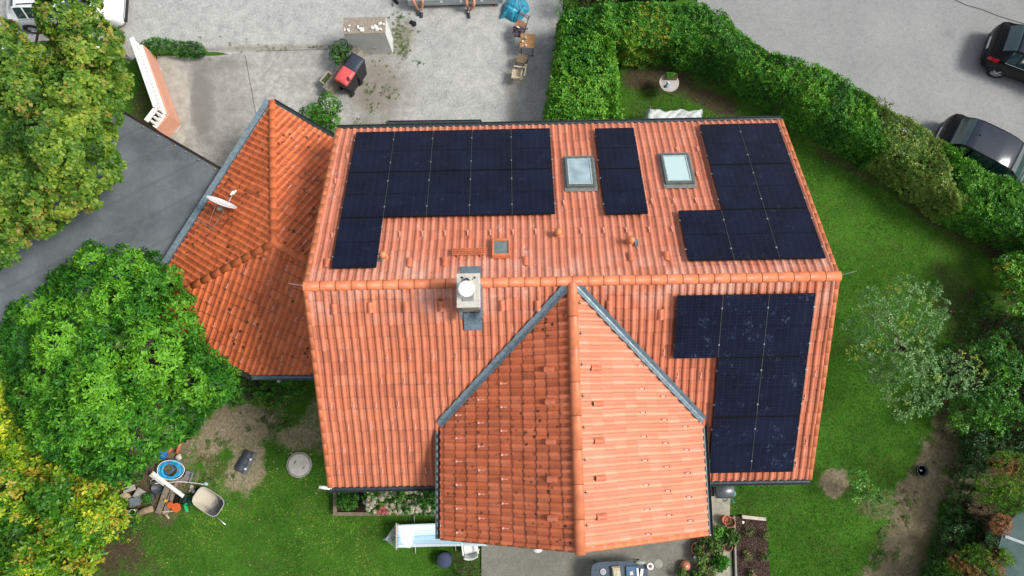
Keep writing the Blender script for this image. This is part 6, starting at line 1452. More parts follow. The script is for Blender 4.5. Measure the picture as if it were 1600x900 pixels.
pl_ = thing('pillow', 'white pillow lying at the head end of the hammock', 'pillow', at(634, 838, HZ - .1), R(-6)); mb = MB()
vs = []; K = 10
for sg in (1, -1):
    for i in range(K + 1):
        for j in range(K + 1): u, v = i / K * 2 - 1, j / K * 2 - 1; vs.append((u * .25 * (1 - .06 * v * v), v * .37 * (1 - .06 * u * u), sg * .06 * ((1 - u ** 4) * (1 - v ** 4)) ** .5))
o_ = (K + 1) ** 2; mb.add(vs, [(s0 * o_ + i * (K + 1) + j, s0 * o_ + (i + 1) * (K + 1) + j, s0 * o_ + (i + 1) * (K + 1) + j + 1, s0 * o_ + i * (K + 1) + j + 1) for s0 in (0, 1) for i in range(K) for j in range(K)]); mb.build('cushion', M_('pillow_white', (.80, .82, .84), rough=.9, var=.05), pl_, smooth=True)
wch = thing('plastic_chair', 'white plastic garden chair half hidden under the lower roof edge', 'chair', at(736, 850, 0), R(8)); mb = MB(); 
mb.box((0, 0, .42), (.46, .44, .03)); mb.build('seat', MAT['white'], wch, bevel=.01)
mb = MB(); K = 10
vs = [(x * .24 * (1 + .0 * z), -.26 - .10 * z + .06 * x * x, .42 + z * .42) for z in (0, .33, .66, 1) for x in [k / K * 2 - 1 for k in range(K + 1)]]; mb.add(vs, [(r_ * (K + 1) + k, r_ * (K + 1) + k + 1, (r_ + 1) * (K + 1) + k + 1, (r_ + 1) * (K + 1) + k) for r_ in range(3) for k in range(K)]); o = mb.build('backrest', MAT['white'], wch, smooth=True); o.modifiers.new('s', 'SOLIDIFY').thickness = .02
for s in (-1, 1):
    mb = MB(); mb.box((s * .25, -.02, .63), (.05, .42, .025)); mb.build('armrest', MAT['white'], wch, bevel=.01)
    for y in (-.2, .2): mb = MB(); mb.bar((s * .22, y * .9, .42), (s * .25, y * 1.1, 0), .035); mb.build('leg', MAT['white'], wch)
pf = thing('pouf', 'round dark blue pouf on the lawn below the hammock', 'pouf', at(696, 872, 0)); mb = MB(); mb.lathe([(.20, 0), (.25, .05), (.255, .36), (.23, .41), (.0, .42)], n=40); mb.build('cover', M_('pouf_blue', (.045, .06, .11), rough=.85, var=.15), pf, smooth=True); mb = MB(); mb.lathe([(.256, .35), (.262, .365), (.256, .38)], n=40); mb.build('seam', M_('seam_dark', (.03, .035, .06)), pf)
plant('shrub', 'sparse low shrub with pale buds between the pouf and the patio', 'shrub', [(712, 880), (735, 872), (752, 880), (752, 950), (700, 950), (702, 890)], .2, .5, .15, 30, 60, 5, .08, .035, MAT['weed'], tintf=lambda P: .1)

cv = thing('cistern_cover', 'round pale concrete cistern cover in the lawn left of the house', 'cover', at(468, 726, 0)); mb = MB(); mb.lathe([(.44, -.05), (.445, .05), (.40, .06), (.39, .045), (.36, .045)], n=48); mb.build('ring', M_('ring_conc', (.30, .29, .25), rough=.9, var=.25), cv); mb = MB(); mb.lathe([(.375, .03), (.375, .075), (.36, .085), (0, .09)], n=48); ld = mb.build('lid', M_('lid_conc', (.50, .48, .42), rough=.85, var=.15, scale=4), cv); 
for x, y, r_ in ((-.13, .10, .9), (.17, -.1, .5)): mb = MB(); mb.bar((x - .03, y - .05, .09), (x + .03, y + .05, .09), .025, .015); mb.build('lifting_eye', MAT['dgrey'], ld, world=False)
fo = thing('plastic_chamber', 'dark ribbed plastic box with two white caps lying on the bare soil', 'box', at(382, 720, 0), R(62)); mb = MB(); 
vs = []; K = 10
for i in range(13):
    x = -.38 + i * .063; rr_ = .17 + (.012 if i % 4 else -.02)
    for k in range(K + 1): a_ = math.pi * k / K; vs.append((x, math.cos(a_) * rr_, math.sin(a_) * rr_ * .9 + .02))
mb.add(vs, [(i * (K + 1) + k, i * (K + 1) + k + 1, (i + 1) * (K + 1) + k + 1, (i + 1) * (K + 1) + k) for i in range(12) for k in range(K)] + [tuple(range(K + 1)), tuple(12 * (K + 1) + k for k in range(K + 1))]); mb.build('shell', M_('slate_plastic', (.055, .065, .085), rough=.45), fo)
mb = MB(); mb.box((0, -.23, .03), (.82, .12, .05)); mb.build('rim', M_('dusty_grey', (.16, .16, .16)), fo)
for x in (-.2, .16): mb = MB(); mb.lathe([(.04, .0), (.04, .08), (0, .09)], (x, -.19, .05), 14); mb.build('cap', MAT['white'], fo, smooth=True)

# wheelbarrow
wb = thing('wheelbarrow', 'wheelbarrow with pale dusty tray beside the junk pile', 'wheelbarrow', at(337, 780, 0), R(-33))
K = 32; mb = MB(); vs = []
for (z, sx, sy, dx) in ((.30, .20, .17, -.05), (.42, .40, .27, 0), (.60, .50, .33, 0), (.61, .52, .35, 0), (.59, .525, .355, 0)):
    for k in range(K):
        a_ = 2 * math.pi * k / K; cs, sn = math.cos(a_), math.sin(a_); p_ = .5; vs.append((dx + sx * math.copysign(abs(cs) ** p_, cs), sy * math.copysign(abs(sn) ** p_, sn) * (1 - .10 * (cs > 0) * cs), z))
mb.add(vs, [(r_ * K + k, r_ * K + (k + 1) % K, (r_ + 1) * K + (k + 1) % K, (r_ + 1) * K + k) for r_ in range(4) for k in range(K)] + [tuple(range(K))])
n = N('dusty_tray'); sp_ = n.new('ShaderNodeSeparateXYZ'); n.link(n.tc.outputs['Object'], sp_.inputs[0]); ff = n.math('ADD', n.math('MULTIPLY', sp_.outputs[0], 1.0), n.math('MULTIPLY', n.noise(5, 5), .5)); n.col(n.ramp(ff, [(.20, (.46, .42, .33)), (.45, (.09, .095, .10))])).set(rough=.8, metal=0, spec=.2); mb.build('tray', n.m, wb, smooth=True)
mb = MB(); mb.tube([(.52 * math.copysign(abs(math.cos(a_)) ** .5, math.cos(a_)), .35 * math.copysign(abs(math.sin(a_)) ** .5, math.sin(a_)), .61) for a_ in np.linspace(0, 2 * math.pi, 40)[:-1]], .012, 6, closed=True); mb.build('tray_rim', M_('rim_pale', (.50, .49, .45)), wb, smooth=True)
for s in (-1, 1): mb = MB(); mb.tube([(-.6, s * .08, .22), (.0, s * .2, .3), (.5, s * .28, .5), (.95 if s < 0 else .62, s * .30, .62)], .016, 8); mb.build('handle', MAT['alu'], wb, smooth=True); mb = MB(); mb.tube([(.25, s * .2, .4), (.4, s * .24, .0)], .014, 6); mb.build('leg', MAT['alu'], wb)
mb = MB(); mb.lathe([(.05, -.04), (.17, -.045), (.19, 0), (.17, .045), (.05, .04)], n=22, M=Matrix.Translation((-.58, 0, .19)) @ Matrix.Rotation(math.pi / 2, 4, 'X')); mb.build('wheel', MAT['rubber'], wb, smooth=True)

# junk pile
def J_(name, label, cat, px, py, z=0, rz=0): return thing(name, label, cat, at(px, py, z), rz)
def ring_pts(cx, cy, rx, ry, z, n_=40, wob=.02, seed=0):
    rr = random.Random(seed); p = rr.uniform(0, 6); return [(cx + (rx + wob * math.sin(3 * a_ + p)) * math.cos(a_), cy + (ry + wob * math.cos(2 * a_ + p)) * math.sin(a_), z + .015 * math.sin(2 * a_ + p)) for a_ in np.linspace(0, 2 * math.pi, n_ + 1)[:-1]]
hs_ = J_('hose_coil', 'big coil of bright blue hose on top of the junk pile', 'hose', 267, 734, .30)
mb = MB()
for i in range(9): mb.tube(ring_pts(.02 * math.sin(i * 2), .02 * math.cos(i), .44 - .028 * (i % 5) - .01 * i, .31 - .022 * (i % 5), .02 + .022 * (i // 3) + .01 * (i % 3), seed=i), .013, 6, closed=True)
mb.build('hose', MAT['blue_bright'], hs_, smooth=True)
mb = MB(); mb.tube([(-.36, .02, .03), (-.05, -.13, .06), (-.02, -.12, .06)], .013, 6); mb.tube(ring_pts(-.12, .04, .22, .16, .03, seed=40), .013, 6, closed=True); mb.build('inner_loop', MAT['blue'], hs_, smooth=True)
wh_ = J_('white_hose', 'white hose looped around the blue coil and trailing right', 'hose', 267, 740, .36); mb = MB()
mb.tube(ring_pts(0, .12, .47, .33, .04, seed=4), .014, 6, closed=True); mb.tube([(-.50, -.12, .0), (-.75, -.24, -.1), (-.72, -.33, -.12), (-.3, -.32, -.08), (.3, -.28, -.1), (.75, -.36, -.25), (1.05, -.42, -.30)], .014, 6); mb.build('hose', MAT['white'], wh_, smooth=True)
mb = MB(); mb.blob((1.1, -.40, -.31), .09, 2, .4, 2, (1.2, .8, .4)); mb.build('nozzle', M_('pale_teal', (.40, .62, .60)), wh_, smooth=True)
tg = J_('plank', 'long white plank slanting across the junk pile', 'plank', 262, 758, .40); mb = MB(); mb.bar((-.55, .42, .0), (.58, -.38, .02), .13, .03); mb.build('board', MAT['white'], tg, bevel=.004); mb = MB(); mb.bar((-.62, .40, -.04), (-.1, .05, -.03), .2, .02); mb.build('backing_board', M_('pale_board', (.55, .54, .50)), tg)
for i, (px, py, qx, qy, l_) in enumerate(((285, 684, 276, 708, 'longer orange drain pipe sticking out above the blue hose coil'), (268, 699, 263, 708, 'short orange drain pipe stub beside the longer one'))):
    a = at(px, py, .22); b = at(qx, qy, .18); g = thing('drain_pipe', l_, 'pipe', b, group='orange drain pipes'); mb = MB(); mb.tube([a, b], .055, 16); mb.build('pipe', M_('pipe_orange', (.55, .15, .07), rough=.45), g, world=True, smooth=True); mb = MB(); mb.tube([a, a.lerp(b, .12)], .062, 16); mb.build('socket', MAT['pipe_orange'], g, world=True, smooth=True)
g = J_('blue_tarp', 'crumpled blue bag above the hose coil', 'bag', 256, 709, .05); mb = MB(); mb.blob((0, 0, .12), .2, 7, .3, 3, (.9, 1, .7)); mb.build('cloth', M_('tarp_blue', (.02, .15, .42), rough=.5), g)
g = J_('boulder', 'rounded pale boulder next to the orange drain pipes', 'stone', 281, 714, .0); mb = MB(); mb.blob((0, 0, .08), .12, 5, .15, 3, (1, .9, .7)); mb.build('rock', MAT['stone'], g, smooth=True)
g = J_('boulder', 'flat cream stone at the left end of the junk pile', 'stone', 197, 778, .0); mb = MB(); mb.blob((0, 0, .08), .24, 15, .12, 3, (1, .8, .4)); mb.build('rock', M_('cream_stone', (.52, .42, .28), rough=.9), g, smooth=True)
for i, (px, py, dx, dy, dz, rz, l_) in enumerate(((205, 763, .42, .2, .06, .3, 'light concrete slab at the upper left of the junk pile'), (223, 772, .42, .34, .07, -.5, 'grey concrete slab leaning beside the potted plant'), (214, 783, .34, .3, .1, .2, 'bluish grey slab piece below the concrete slab'))):
    g = J_('slab', l_, 'slab', px, py, .05 + .02 * i, rz); mb = MB(); mb.box((0, 0, dz / 2 + .1), (dx, dy, dz)); mb.build('block', MAT['concrete'] if i < 2 else M_('blue_slab', (.16, .20, .22)), g, bevel=.01); mb = MB(); mb.box((0, 0, .03), (dx * .6, dy * .6, .14)); mb.build('support_stone', MAT['stone'], g)
g = J_('potted_plant', 'small green bush in a grey tub in the middle of the junk pile', 'plant', 238, 776, .0); mb = MB(); mb.lathe([(.13, 0), (.17, .28), (.15, .28), (.14, .22), (0, .22)], n=24); mb.build('tub', MAT['dgrey'], g, smooth=True)
d = sphere_pts(90, -.1); V_, t_, o_ = leaves(d * .14 + np.array([0, 0, .36]), d, 6, .07, .035, 30, 85, np.full(90, .4)); o = np_mesh('foliage', V_, 4, MAT['bush'], None, {'tint': t_, 'odd': o_}); o.parent = g; MW[o] = MW[g]
g = J_('tree_stump', 'weathered cut log lying at the lower left of the junk pile', 'log', 228, 798, .08, R(18)); mb = MB(); mb.tube([(-.3, 0, .03), (0, .02, .05), (.28, .0, .04)], [.10, .12, .11], 14); mb.build('log', M_('log_brown', (.30, .22, .14), rough=.9, var=.35), g, smooth=True)
g = J_('rusty_can', 'small black-mouthed white pail at the lower left end of the junk pile', 'pail', 211, 800, .0); mb = MB(); mb.lathe([(.10, 0), (.125, .22), (.11, .22), (.10, .02), (0, .02)], n=22); mb.build('pail', MAT['white'], g, smooth=True); mb = MB(); mb.lathe([(.10, .15), (0, .15)], n=20); mb.build('inside', MAT['black'], g)
for i, (x0, y0, x1, y1, l_) in enumerate(((262, 760, 247, 802, 'wide weathered brown plank, left of two lying side by side in the junk pile'), (271, 765, 258, 804, 'wide weathered brown plank, right of two lying side by side in the junk pile'), (240, 744, 290, 752, 'thin grey batten under the hose coil'), (234, 756, 262, 748, 'short dark batten beside the white plank'))):
    a = at(x0, y0, .2 + .03 * i); b = at(x1, y1, .12 + .02 * i); g = thing('old_plank', l_, 'plank', (a + b) / 2, group='old planks in the junk pile'); mb = MB(); mb.bar(a, b, .20 if i < 2 else .07, .035); mb.build('board', MAT['wood_grey'] if i < 3 else M_('dk_wood', (.07, .055, .045)), g, world=True, bevel=.004)
def crate(label, px, py, rz, mat, w_=.42, d_=.32, h_=.16):
    g = J_('crate', label, 'crate', px, py, .06, rz); mb = MB()
    for k in range(6): mb.box((-w_ / 2 + (k + .5) * w_ / 6, 0, .02), (w_ / 6 * .6, d_, .015))
    mb.build('bottom', mat, g); mb = MB()
    for (x, y, a_, b_) in ((0, d_ / 2, w_, .015), (0, -d_ / 2, w_, .015), (w_ / 2, 0, .015, d_), (-w_ / 2, 0, .015, d_)): mb.box((x, y, h_ / 2 + .02), (a_, b_, h_))
    mb.build('sides', mat, g); return g
crate('black plastic crate under the end of the white plank', 278, 778, R(-8), MAT['black'])
crate('dark green plastic crate at the right of the black one', 292, 780, R(-12), M_('crate_green', (.02, .07, .05)), .3, .34)
crate('grey shallow crate right of the hose coil', 296, 744, R(-20), M_('crate_grey', (.25, .26, .27)), .22, .34, .12)
for i, (px, py, r_, l_, sx) in enumerate(((279, 792, .15, 'orange plastic pot stack in front of the black crate', 1), (270, 788, .10, 'smaller orange flower pot behind the pot stack', 1))):
    g = thing('plastic_pot', l_, 'pot', at(px, py, .1), group='orange pots in the junk pile'); mb = MB(); mb.lathe([(r_ * .7, 0), (r_, .16), (r_ * 1.05, .18), (r_ * .85, .18), (r_ * .8, .12), (r_ * .45, .11), (r_ * .4, .15), (0, .15)], n=28); mb.build('pot', MAT['orange'], g, smooth=True); mb = MB(); mb.lathe([(r_ * 1.05, .165), (r_ * 1.08, .18), (r_ * 1.0, .195)], n=28); mb.build('rim', MAT['orange'], g)
g = J_('green_can', 'bright green plastic tool beside the orange pot stack', 'tool', 291, 793, .1, .4); mb = MB(); mb.box((0, 0, .03), (.10, .3, .05)); mb.box((.05, .1, .05), (.16, .08, .06)); mb.build('body', M_('leaf_green_plastic', (.02, .45, .15), rough=.4), g, bevel=.012)
g = J_('yellow_cup', 'small yellow plastic cup between plank and crate', 'cup', 261, 782, .22); mb = MB(); mb.lathe([(.04, 0), (.055, .09), (.045, .09), (.035, .02), (0, .02)], n=18); mb.build('cup', M_('yellow_plastic', (.6, .42, .03)), g, smooth=True)
g = J_('stick', 'pale wooden sticks nailed together below the planks of the junk pile', 'sticks', 262, 800, .1); mb = MB(); mb.bar((-.15, .02, .06), (.4, .05, .08), .04); mb.bar((-.1, .0, .05), (.08, -.22, .02), .05, .03); mb.build('batten', MAT['wood_pale'], g)
g = J_('bricks', 'stacked broken red-grey bricks under the white hose', 'bricks', 285, 752, .0, .2); mb = MB()
for x, y, z, r_ in ((0, 0, .05, 0), (.24, .03, .05, .3), (.02, .13, .05, .1), (.05, .04, .14, .5), (-.2, -.05, .05, .8)): mb.box((x, y, z), (.22, .11, .08), rz=r_)
mb.build('brick', M_('brick_grey', (.30, .22, .18), rough=.95, var=.35), g, bevel=.008)
g = J_('dark_tub', 'dark grey plastic tub half buried between planks and potted plant', 'tub', 250, 762, .0); mb = MB(); mb.lathe([(.14, 0), (.2, .18), (.18, .18), (.13, .03), (0, .03)], n=20, sx=1.2); mb.build('tub', MAT['dgrey'], g, smooth=True)
g = J_('rubble', 'pale rubble stones between junk pile and wheelbarrow', 'rubble', 303, 765, .0); mb = MB(); [mb.blob((random.uniform(-.12, .12), random.uniform(-.15, .15), .04), random.uniform(.03, .07), k, .3, 2, (1, 1, .7)) for k in range(9)]; mb.build('stones', MAT['stone'], g)

# things below the annex
def pot(label, px, py, r_, h_, plantm=None, mat=None, tilt=0, group='terracotta pots', tint=.4, n_=60, pr=None, odd=0, z=0, soil=True):
    g = thing('flower_pot', label, 'plant pot', at(px, py, z), 0, group); mb = MB(); mb.lathe([(r_ * .72, 0), (r_ * .95, h_ * .8), (r_, h_ * .82), (r_ * 1.04, h_), (r_ * .9, h_), (r_ * .86, h_ * .8)], n=28); mb.build('pot', mat or MAT['terracotta'], g, smooth=True)
    if soil: mb = MB(); mb.lathe([(r_ * .88, h_ * .84), (0, h_ * .86)], n=24); mb.build('soil', MAT['soil'], g)
    if plantm:
        pr = pr or r_; d = sphere_pts(n_, -.1); V_, t_, o_ = leaves(d * pr * RNG.uniform(.4, 1, (n_, 1)) + np.array([0, 0, h_ + pr * .5]), d, 6, pr * .55, pr * .24, 25, 85, np.full(n_, tint), np.where(RNG.random(n_) < odd, .8, 0)); o = np_mesh('foliage', V_, 4, plantm, None, {'tint': t_, 'odd': o_}); o.parent = g; MW[o] = MW[g]
    return g
pot('terracotta pot with a few weeds standing on the soil below the annex', 423, 628, .18, .22, MAT['weed'], n_=14, pr=.12)
pot('fallen orange pot among ivy under the annex eave', 370, 606, .13, .18, None)
g = thing('bucket', 'dark blue bucket lying on its side in the ivy under the annex', 'bucket', at(388, 612, .12), R(-8)); mb = MB(); mb.lathe([(.13, -.17), (.16, .17), (.145, .17), (.12, -.14), (0, -.15)], n=24, M=Matrix.Rotation(math.pi / 2, 4, 'Y')); mb.build('shell', M_('navy_plastic', (.04, .05, .08)), g, smooth=True); mb = MB(); mb.blob((.24, 0, -.02), .11, 4, .2, 2, (1, .8, .8)); mb.build('spilled_gravel', MAT['stone'], g)
g = thing('garden_lamp', 'thin metal garden lamp on a stick below the annex gutter', 'lamp', at(449, 596, 0)); mb = MB(); mb.tube([(0, 0, 0), (-.02, .0, .9)], .012, 6); mb.build('stake', MAT['alu'], g); mb = MB(); mb.lathe([(.05, .88), (.07, .93), (.02, .97), (0, .97)], n=16); mb.build('head', M_('lamp_pale', (.5, .5, .45)), g, smooth=True)

# patio
bq = thing('barbecue', 'dark grey barrel barbecue under the lower right eave', 'barbecue', at(1118, 762, 0)); mb = MB()
mb.lathe([(.0, -.3), (.16, -.3), (.19, -.28), (.19, .28), (.16, .3), (0, .3)], n=28, M=Matrix.Translation((.06, 0, .85)) @ Matrix.Rotation(math.pi / 2, 4, 'Y'), sx=1.0, sy=1.3); mb.build('drum', M_('bbq_grey', (.13, .14, .155), rough=.3, metal=.5), bq, smooth=True)
mb = MB(); mb.tube([(-.02, -.26, .86), (0.02, -.33, .86), (.12, -.33, .86), (.16, -.26, .86)], .012, 6); mb.build('lid_handle', MAT['black'], bq)
for x in (-.2, .32):
    for y in (-.15, .15): mb = MB(); mb.bar((x, y, 0), (x, y, .75), .03); mb.build('leg', MAT['black'], bq)
mb = MB(); mb.box((-.33, .02, .78), (.14, .4, .03)); mb.build('side_shelf', MAT['black'], bq)
wc = thing('watering_can', 'teal watering can next to the barrel barbecue', 'watering can', at(1141, 770, 0)); mb = MB(); mb.lathe([(.12, 0), (.13, .22), (.10, .26), (.09, .26)], n=24); mb.build('body', MAT['teal'], wc, smooth=True); mb = MB(); mb.tube([(0, -.1, .06), (0, -.26, .3)], [.025, .014], 8); mb.tube([(0, -.26, .3), (0, -.29, .33)], [.02, .045], 10); mb.build('spout', MAT['teal'], wc, smooth=True); mb = MB(); mb.tube([(0, .1, .06), (0, .2, .18), (0, .08, .34), (0, -.03, .28)], .013, 6); mb.build('handle', MAT['teal'], wc, smooth=True)

bm_ = thing('raised_bed', 'dark soil vegetable bed with stone edging right of the patio', 'garden bed', at(1175, 860, 0))
e = [at(1146, 806, 0), at(1196, 809, 0), at(1206, 960, 0), at(1151, 960, 0)]; n = N('bark_mulch'); v_ = n.vor(26); n.col(n.ramp(n.math('ADD', n.math('MULTIPLY', v_.outputs['Color'], .5), n.math('MULTIPLY', n.noise(4, 5), .5)), [(.25, (.018, .012, .010)), (.55, (.06, .04, .032)), (.85, (.16, .11, .085))])).set(rough=1, spec=.1); n.bump(v_.outputs['Distance'], .03)
mb = MB(); mb.prism(e, -.05, .09); mb.build('soil', n.m, bm_, world=True)
mb = MB(); mb.bar(e[0] + Vector((-.02, .02, .08)), e[3] + Vector((-.02, 0, .08)), .06, .2); mb.build('left_edging', M_('edge_grey', (.27, .27, .24), rough=.9), bm_, world=True); mb = MB(); mb.bar(at(1159, 807, .1), at(1196, 811, .1), .11, .12); mb.build('upper_edging', M_('edge_cream', (.50, .45, .36), rough=.9), bm_, world=True)
for i, (px, py, l_) in enumerate(((1168, 830, 'young plant at the upper left of the dark soil bed'), (1194, 834, 'young plant at the upper right of the dark soil bed'), (1166, 868, 'reddish young plant at the lower left of the dark soil bed'), (1193, 870, 'young plant at the lower right of the dark soil bed'), (1173, 897, 'young plant at the bottom edge of the dark soil bed'))):
    g = thing('seedling', l_, 'plant', at(px, py, .09), group='young plants in the dark soil bed'); d = sphere_pts(40, 0); V_, t_, o_ = leaves(d * .16 * RNG.uniform(.3, 1, (40, 1)) + np.array([0, 0, .08]), d, 4, .09, .03, 20, 80, np.full(40, .55), np.where(RNG.random(40) < .35, .8, 0)); o = np_mesh('foliage', V_, 4, MAT['weed'], None, {'tint': t_, 'odd': o_}); o.parent = g; MW[o] = MW[g]
    mb = MB(); mb.tube([(0, 0, -.02), (.01, 0, .14)], .008, 5); mb.build('stem', MAT['bark'], g)
tag(MB().blob(at(1161, 816, .12), .045, 1, .2, 2, (1, 1, .6)).build('plant_tag', MAT['white']), 'small white marker in the upper left of the soil bed', 'marker')
tcp = M_('terracotta_light', (.48, .19, .11), rough=.7, var=.2)
pot('large terracotta pot beside another at the top right of the patio plants', 1137, 814, .18, .3, MAT['weed'], n_=10, pr=.09)
pot('empty terracotta pot tucked left of the large one', 1131, 810, .15, .34, None, soil=False)
pot('large wide terracotta pot with a small plant at the left of the patio plants', 1087, 855, .22, .3, MAT['weed'], n_=24, pr=.16, tint=.6)
pot('round terracotta pot at the right of the patio plants with bare soil', 1135, 853, .15, .22, None)
pot('glossy leafed bright green plant in a dark pot at the roof corner', 1118, 829, .12, .2, MAT['bush'], MAT['black'], tint=.8, n_=60, pr=.22)
pot('empty dark brown pot right of the glossy green plant', 1130, 828, .10, .18, None, M_('brown_pot', (.08, .04, .03)))
pot('plant with yellow-green leaves in a pot left of the white flower', 1092, 868, .12, .2, MAT['weed'], tint=.8, n_=50, pr=.22)
pot('bushy grassy green plant by the cardboard at the patio corner', 1121, 874, .14, .2, MAT['bush'], MAT['black'], tint=.45, n_=110, pr=.27)
pot('trailing green plant at the right border of the patio', 1137, 836, .1, .15, MAT['weed'], MAT['black'], tint=.4, n_=90, pr=.28)
pot('leafy olive plant in the middle of the patio plants', 1112, 850, .12, .2, MAT['weed'], MAT['black'], tint=.55, n_=80, pr=.27, odd=.1)
pot('yellow-leafed potted plant near the bottom of the patio plants', 1094, 886, .12, .18, MAT['weed'], tint=.9, n_=50, pr=.2)
pot('low potted plant with yellow leaves right of the yellow-leafed one', 1108, 884, .12, .18, MAT['weed'], tint=.95, n_=50, pr=.2, odd=.15)
pot('dark reddish potted plant under the roof corner', 1098, 838, .12, .2, MAT['weed'], MAT['black'], tint=.15, n_=60, pr=.22, odd=.3)
pot('small potted plant at the bottom edge of the picture below the clay ball', 1063, 893, .12, .16, MAT['weed'], tint=.6, n_=50, pr=.2)
pot('orange-flowering potted plant at the bottom edge', 1107, 896, .12, .16, MAT['weed'], tint=.5, n_=50, pr=.18, odd=.6)
pot('green potted plant at the bottom edge left of the orange-flowering one', 1084, 899, .12, .16, MAT['bush'], tint=.5, n_=70, pr=.2)
g = thing('clay_ball', 'glazed round terracotta garden ball on the patio', 'garden ball', at(1069, 882, 0)); mb = MB(); mb.lathe([(.10, 0), (.155, .08), (.175, .17), (.155, .26), (.09, .33), (0, .35)], n=32); mb.build('ball', M_('glazed_clay', (.50, .20, .12), rough=.22, var=.1, coat=.7), g, smooth=True)
g = thing('white_flower', 'single white flower among the patio plants', 'flower', at(1086, 871, .38)); mb = MB(); [mb.blob((.03 * math.cos(k * 1.25), .03 * math.sin(k * 1.25), .02), .026, k, .1, 1, (1, 1, .5)) for k in range(5)]; mb.build('petals', MAT['white'], g); mb = MB(); mb.tube([(0, 0, -.36), (0, 0, .01)], .006, 5); mb.build('stem', MAT['weed'], g)
g = thing('white_flower', 'white flowers right at the lower right roof corner', 'flower', at(1110, 832, .5)); mb = MB(); [mb.blob((random.uniform(-.05, .05), random.uniform(-.08, .08), random.uniform(0, .05)), .028, k, .2, 1, (1, 1, .6)) for k in range(8)]; mb.build('petals', MAT['white'], g); mb = MB(); mb.tube([(0, 0, -.48), (0, 0, .01)], .008, 5); mb.build('stem', MAT['weed'], g)
g = thing('cardboard', 'torn beige cardboard leaning over the grassy plant', 'cardboard', at(1108, 868, .25)); mb = MB(); mb.bar((-.02, .12, .0), (-.02, -.16, .02), .13, .006); mb.bar((.0, .18, .05), (.27, .06, .03), .13, .006); mb.build('flap', M_('card_beige', (.42, .32, .20), rough=.9), g)
for i, (px, py, r_) in enumerate(((1029, 881, .15), (1049, 888, .11))):
    g = thing('stain_ring', 'larger pale round stain on the patio beside the dark table' if i == 0 else 'smaller pale round stain on the patio near the clay ball', 'stain', at(px, py, .035)); mb = MB(); mb.lathe([(r_, 0), (r_ * .97, .003), (0, .003)], n=32); mb.build('mark', M_('stain_pale', (.30, .30, .25), rough=.95, var=.3, scale=14), g); g['kind'] = 'structure'; 
# dark garden table at the bottom edge
tb = thing('garden_table', 'dark blue-grey rounded garden table at the bottom edge loaded with odds and ends', 'table', at(970, 905, .03)); a0_ = at(923, 879, .74); b0_ = at(1012, 880, .74); mb = MB(); K = 40; cxl = (a0_.x + b0_.x) / 2 - tb.location.x; rx_ = (b0_.x - a0_.x) / 2; cyl = a0_.y - tb.location.y - .42
pts_ = [(cxl + rx_ * math.copysign(abs(math.cos(a_)) ** .45, math.cos(a_)), cyl + .45 * math.copysign(abs(math.sin(a_)) ** .45, math.sin(a_)), 0) for a_ in np.linspace(0, 2 * math.pi, K + 1)[:-1]]
mb.prism(pts_, .68, .72); mb.build('tabletop', M_('table_slate', (.060, .085, .12), rough=.45, var=.2), tb, bevel=.008)
for sx in (-1, 1):
    for sy in (-1, 1): mb = MB(); mb.bar((cxl + sx * rx_ * .8, cyl + sy * .33, 0), (cxl + sx * rx_ * .8, cyl + sy * .33, .68), .05); mb.build('leg', MAT['dgrey'], tb)
TT = .755
def on(px, py, z=TT): return at(px, py, z)
g = thing('perforated_disc', 'grey perforated disc on the left of the dark garden table', 'disc', on(942, 893)); mb = MB(); mb.lathe([(.10, 0), (.105, .02), (.09, .03), (0, .03)], n=28); mb.build('disc', M_('disc_grey', (.40, .41, .42), rough=.5), g); mb = MB(); [mb.lathe([(.008, .029), (.008, .034), (0, .034)], (.05 * math.cos(k), .05 * math.sin(k), 0), 8) for k in range(6)]; mb.build('holes', MAT['black'], g)
g = thing('book_stack', 'stack of cream boxes and papers in the middle of the dark garden table', 'papers', on(962, 893), .05); mb = MB(); mb.box((0, 0, .05), (.26, .36, .10)); mb.box((.02, -.02, .12), (.24, .34, .04), rz=.06); mb.build('box', M_('paper_cream', (.50, .43, .28), rough=.8, var=.2, scale=20), g, bevel=.004); mb = MB(); [mb.box((-.06 + k * .045, -.04, .145), (.03, .24, .01), rz=.03 * k) for k in range(4)]; mb.build('sheets', M_('paper_white', (.66, .60, .48)), g)
g = thing('blue_case', 'flat blue case lying open on the dark garden table', 'case', on(988, 895)); mb = MB(); mb.box((0, 0, .03), (.42, .44, .06)); mb.build('case', M_('case_blue', (.06, .13, .24), rough=.5), g, bevel=.01); mb = MB(); mb.box((-.04, .0, .066), (.11, .12, .01), rz=.1); mb.build('note', M_('paper_white', (.66, .6, .48)), g)
g = thing('white_box', 'two white folded sheets lying on the blue case', 'papers', on(998, 896, TT + .07)); mb = MB(); mb.box((-.03, 0, .01), (.07, .34, .02), rz=.05); mb.box((.09, .0, .02), (.09, .3, .02), rz=-.2); mb.build('sheet', MAT['white'], g)
g = thing('bin_bag', 'pale crumpled bag at the upper edge of the dark garden table', 'bag', on(1001, 878)); mb = MB(); mb.blob((0, 0, .04), .16, 4, .25, 3, (1, .42, .3)); mb.build('bag', M_('bag_grey', (.33, .36, .28)), g, smooth=True)
g = thing('bowl', 'white round bowl with brown centre at the right end of the dark garden table', 'bowl', on(1015, 884)); mb = MB(); mb.lathe([(.05, 0), (.11, .09), (.115, .10), (.065, .10), (.055, .06), (0, .06)], n=28); mb.build('bowl', MAT['white'], g, smooth=True); mb = MB(); mb.lathe([(.05, .065), (0, .07)], n=16); mb.build('contents', M_('ash_brown', (.18, .09, .06)), g)
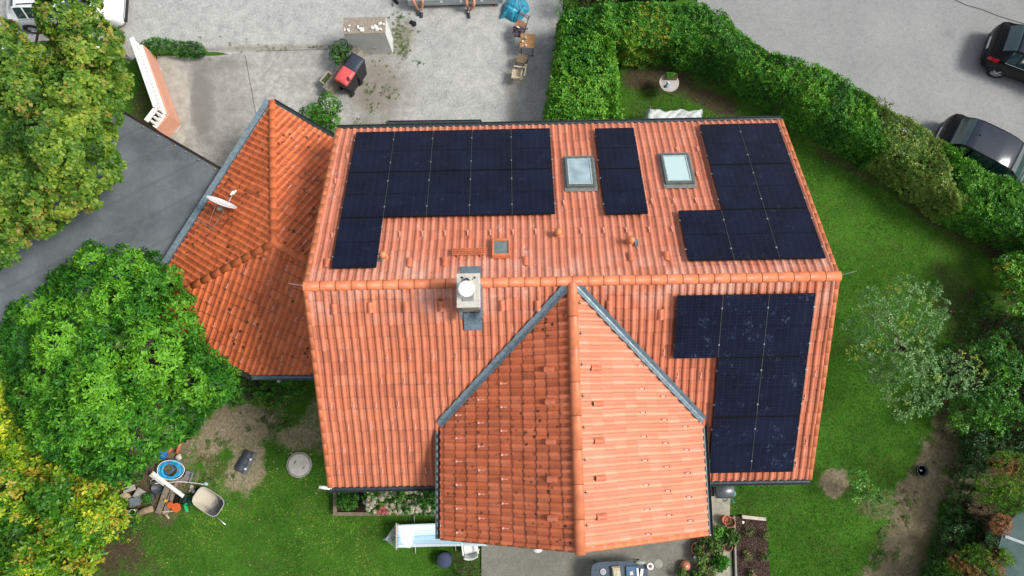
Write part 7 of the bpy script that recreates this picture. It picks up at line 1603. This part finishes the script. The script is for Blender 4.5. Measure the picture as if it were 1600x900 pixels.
g = thing('wall_lamp', 'white wall lamp peeking out under the lower left gable edge', 'lamp', at(840, 858, 2.4)); mb = MB(); mb.lathe([(.04, 0), (.12, .03), (.10, .10), (0, .12)], n=20, sx=1.3, sy=.9); mb.build('shade', MAT['white'], g, smooth=True); mb = MB(); mb.bar((0, 0, .05), (0, .5, .05), .04); mb.build('arm', MAT['white'], g)

# right side
g = thing('bucket', 'round black bucket with a grey puddle standing on the bare path', 'bucket', at(1438, 735, 0)); mb = MB(); mb.lathe([(.16, 0), (.20, .16), (.205, .17), (.175, .17), (.15, .02), (0, .02)], n=28); mb.build('shell', M_('bucket_dark', (.03, .045, .055), rough=.4), g, smooth=True); mb = MB(); mb.lathe([(.155, .07), (0, .07)], n=24); mb.build('water', M_('puddle', (.10, .14, .16), rough=.08, bump=0), g); mb = MB(); mb.add([(-.07, .05, .075), (-.03, -.03, .075), (.03, .0, .1)], [(0, 1, 2)]); mb.build('shard', M_('shard', (.45, .5, .5)), g)
tag(MB().blob(at(1445, 742, .03), .08, 3, .2, 2, (1.1, .8, .4)).build('stone', M_('tan_stone', (.34, .22, .13))), 'flat tan stone beside the black bucket', 'stone')
sd_ = thing('greenhouse', 'pale blue-green translucent shed roof in the lower right corner', 'shed', at(1630, 860, 0)); f4 = [at(1566, 835, 1.5), at(1600, 785, 1.5), at(1760, 780, 1.5), at(1760, 960, 1.5), at(1530, 960, 1.5)]
n = N('shed_sheet'); n.col(n.ramp(n.noise(.9, 5), [(.3, (.035, .072, .066)), (.7, (.075, .125, .118))])).set(rough=.7, spec=.2); n.bump(n.noise(2, 3, stretch=(1, 8, 1)), .02); mb = MB(); mb.prism(f4, 1.46, 1.5); mb.build('roof', n.m, sd_, world=True)
cc = sum(f4, Vector()) / 5; mb = MB(); mb.prism([Vector((cc.x + (p.x - cc.x) * .96, cc.y + (p.y - cc.y) * .96, 0)) for p in f4], 0, 1.45); mb.build('wall', MAT['wood_grey'], sd_, world=True); mb = MB(); mb.bar(at(1570, 838, 1.52), at(1700, 885, 1.52), .09, .04); mb.build('roof_batten', M_('batten_grey', (.30, .34, .36)), sd_, world=True)
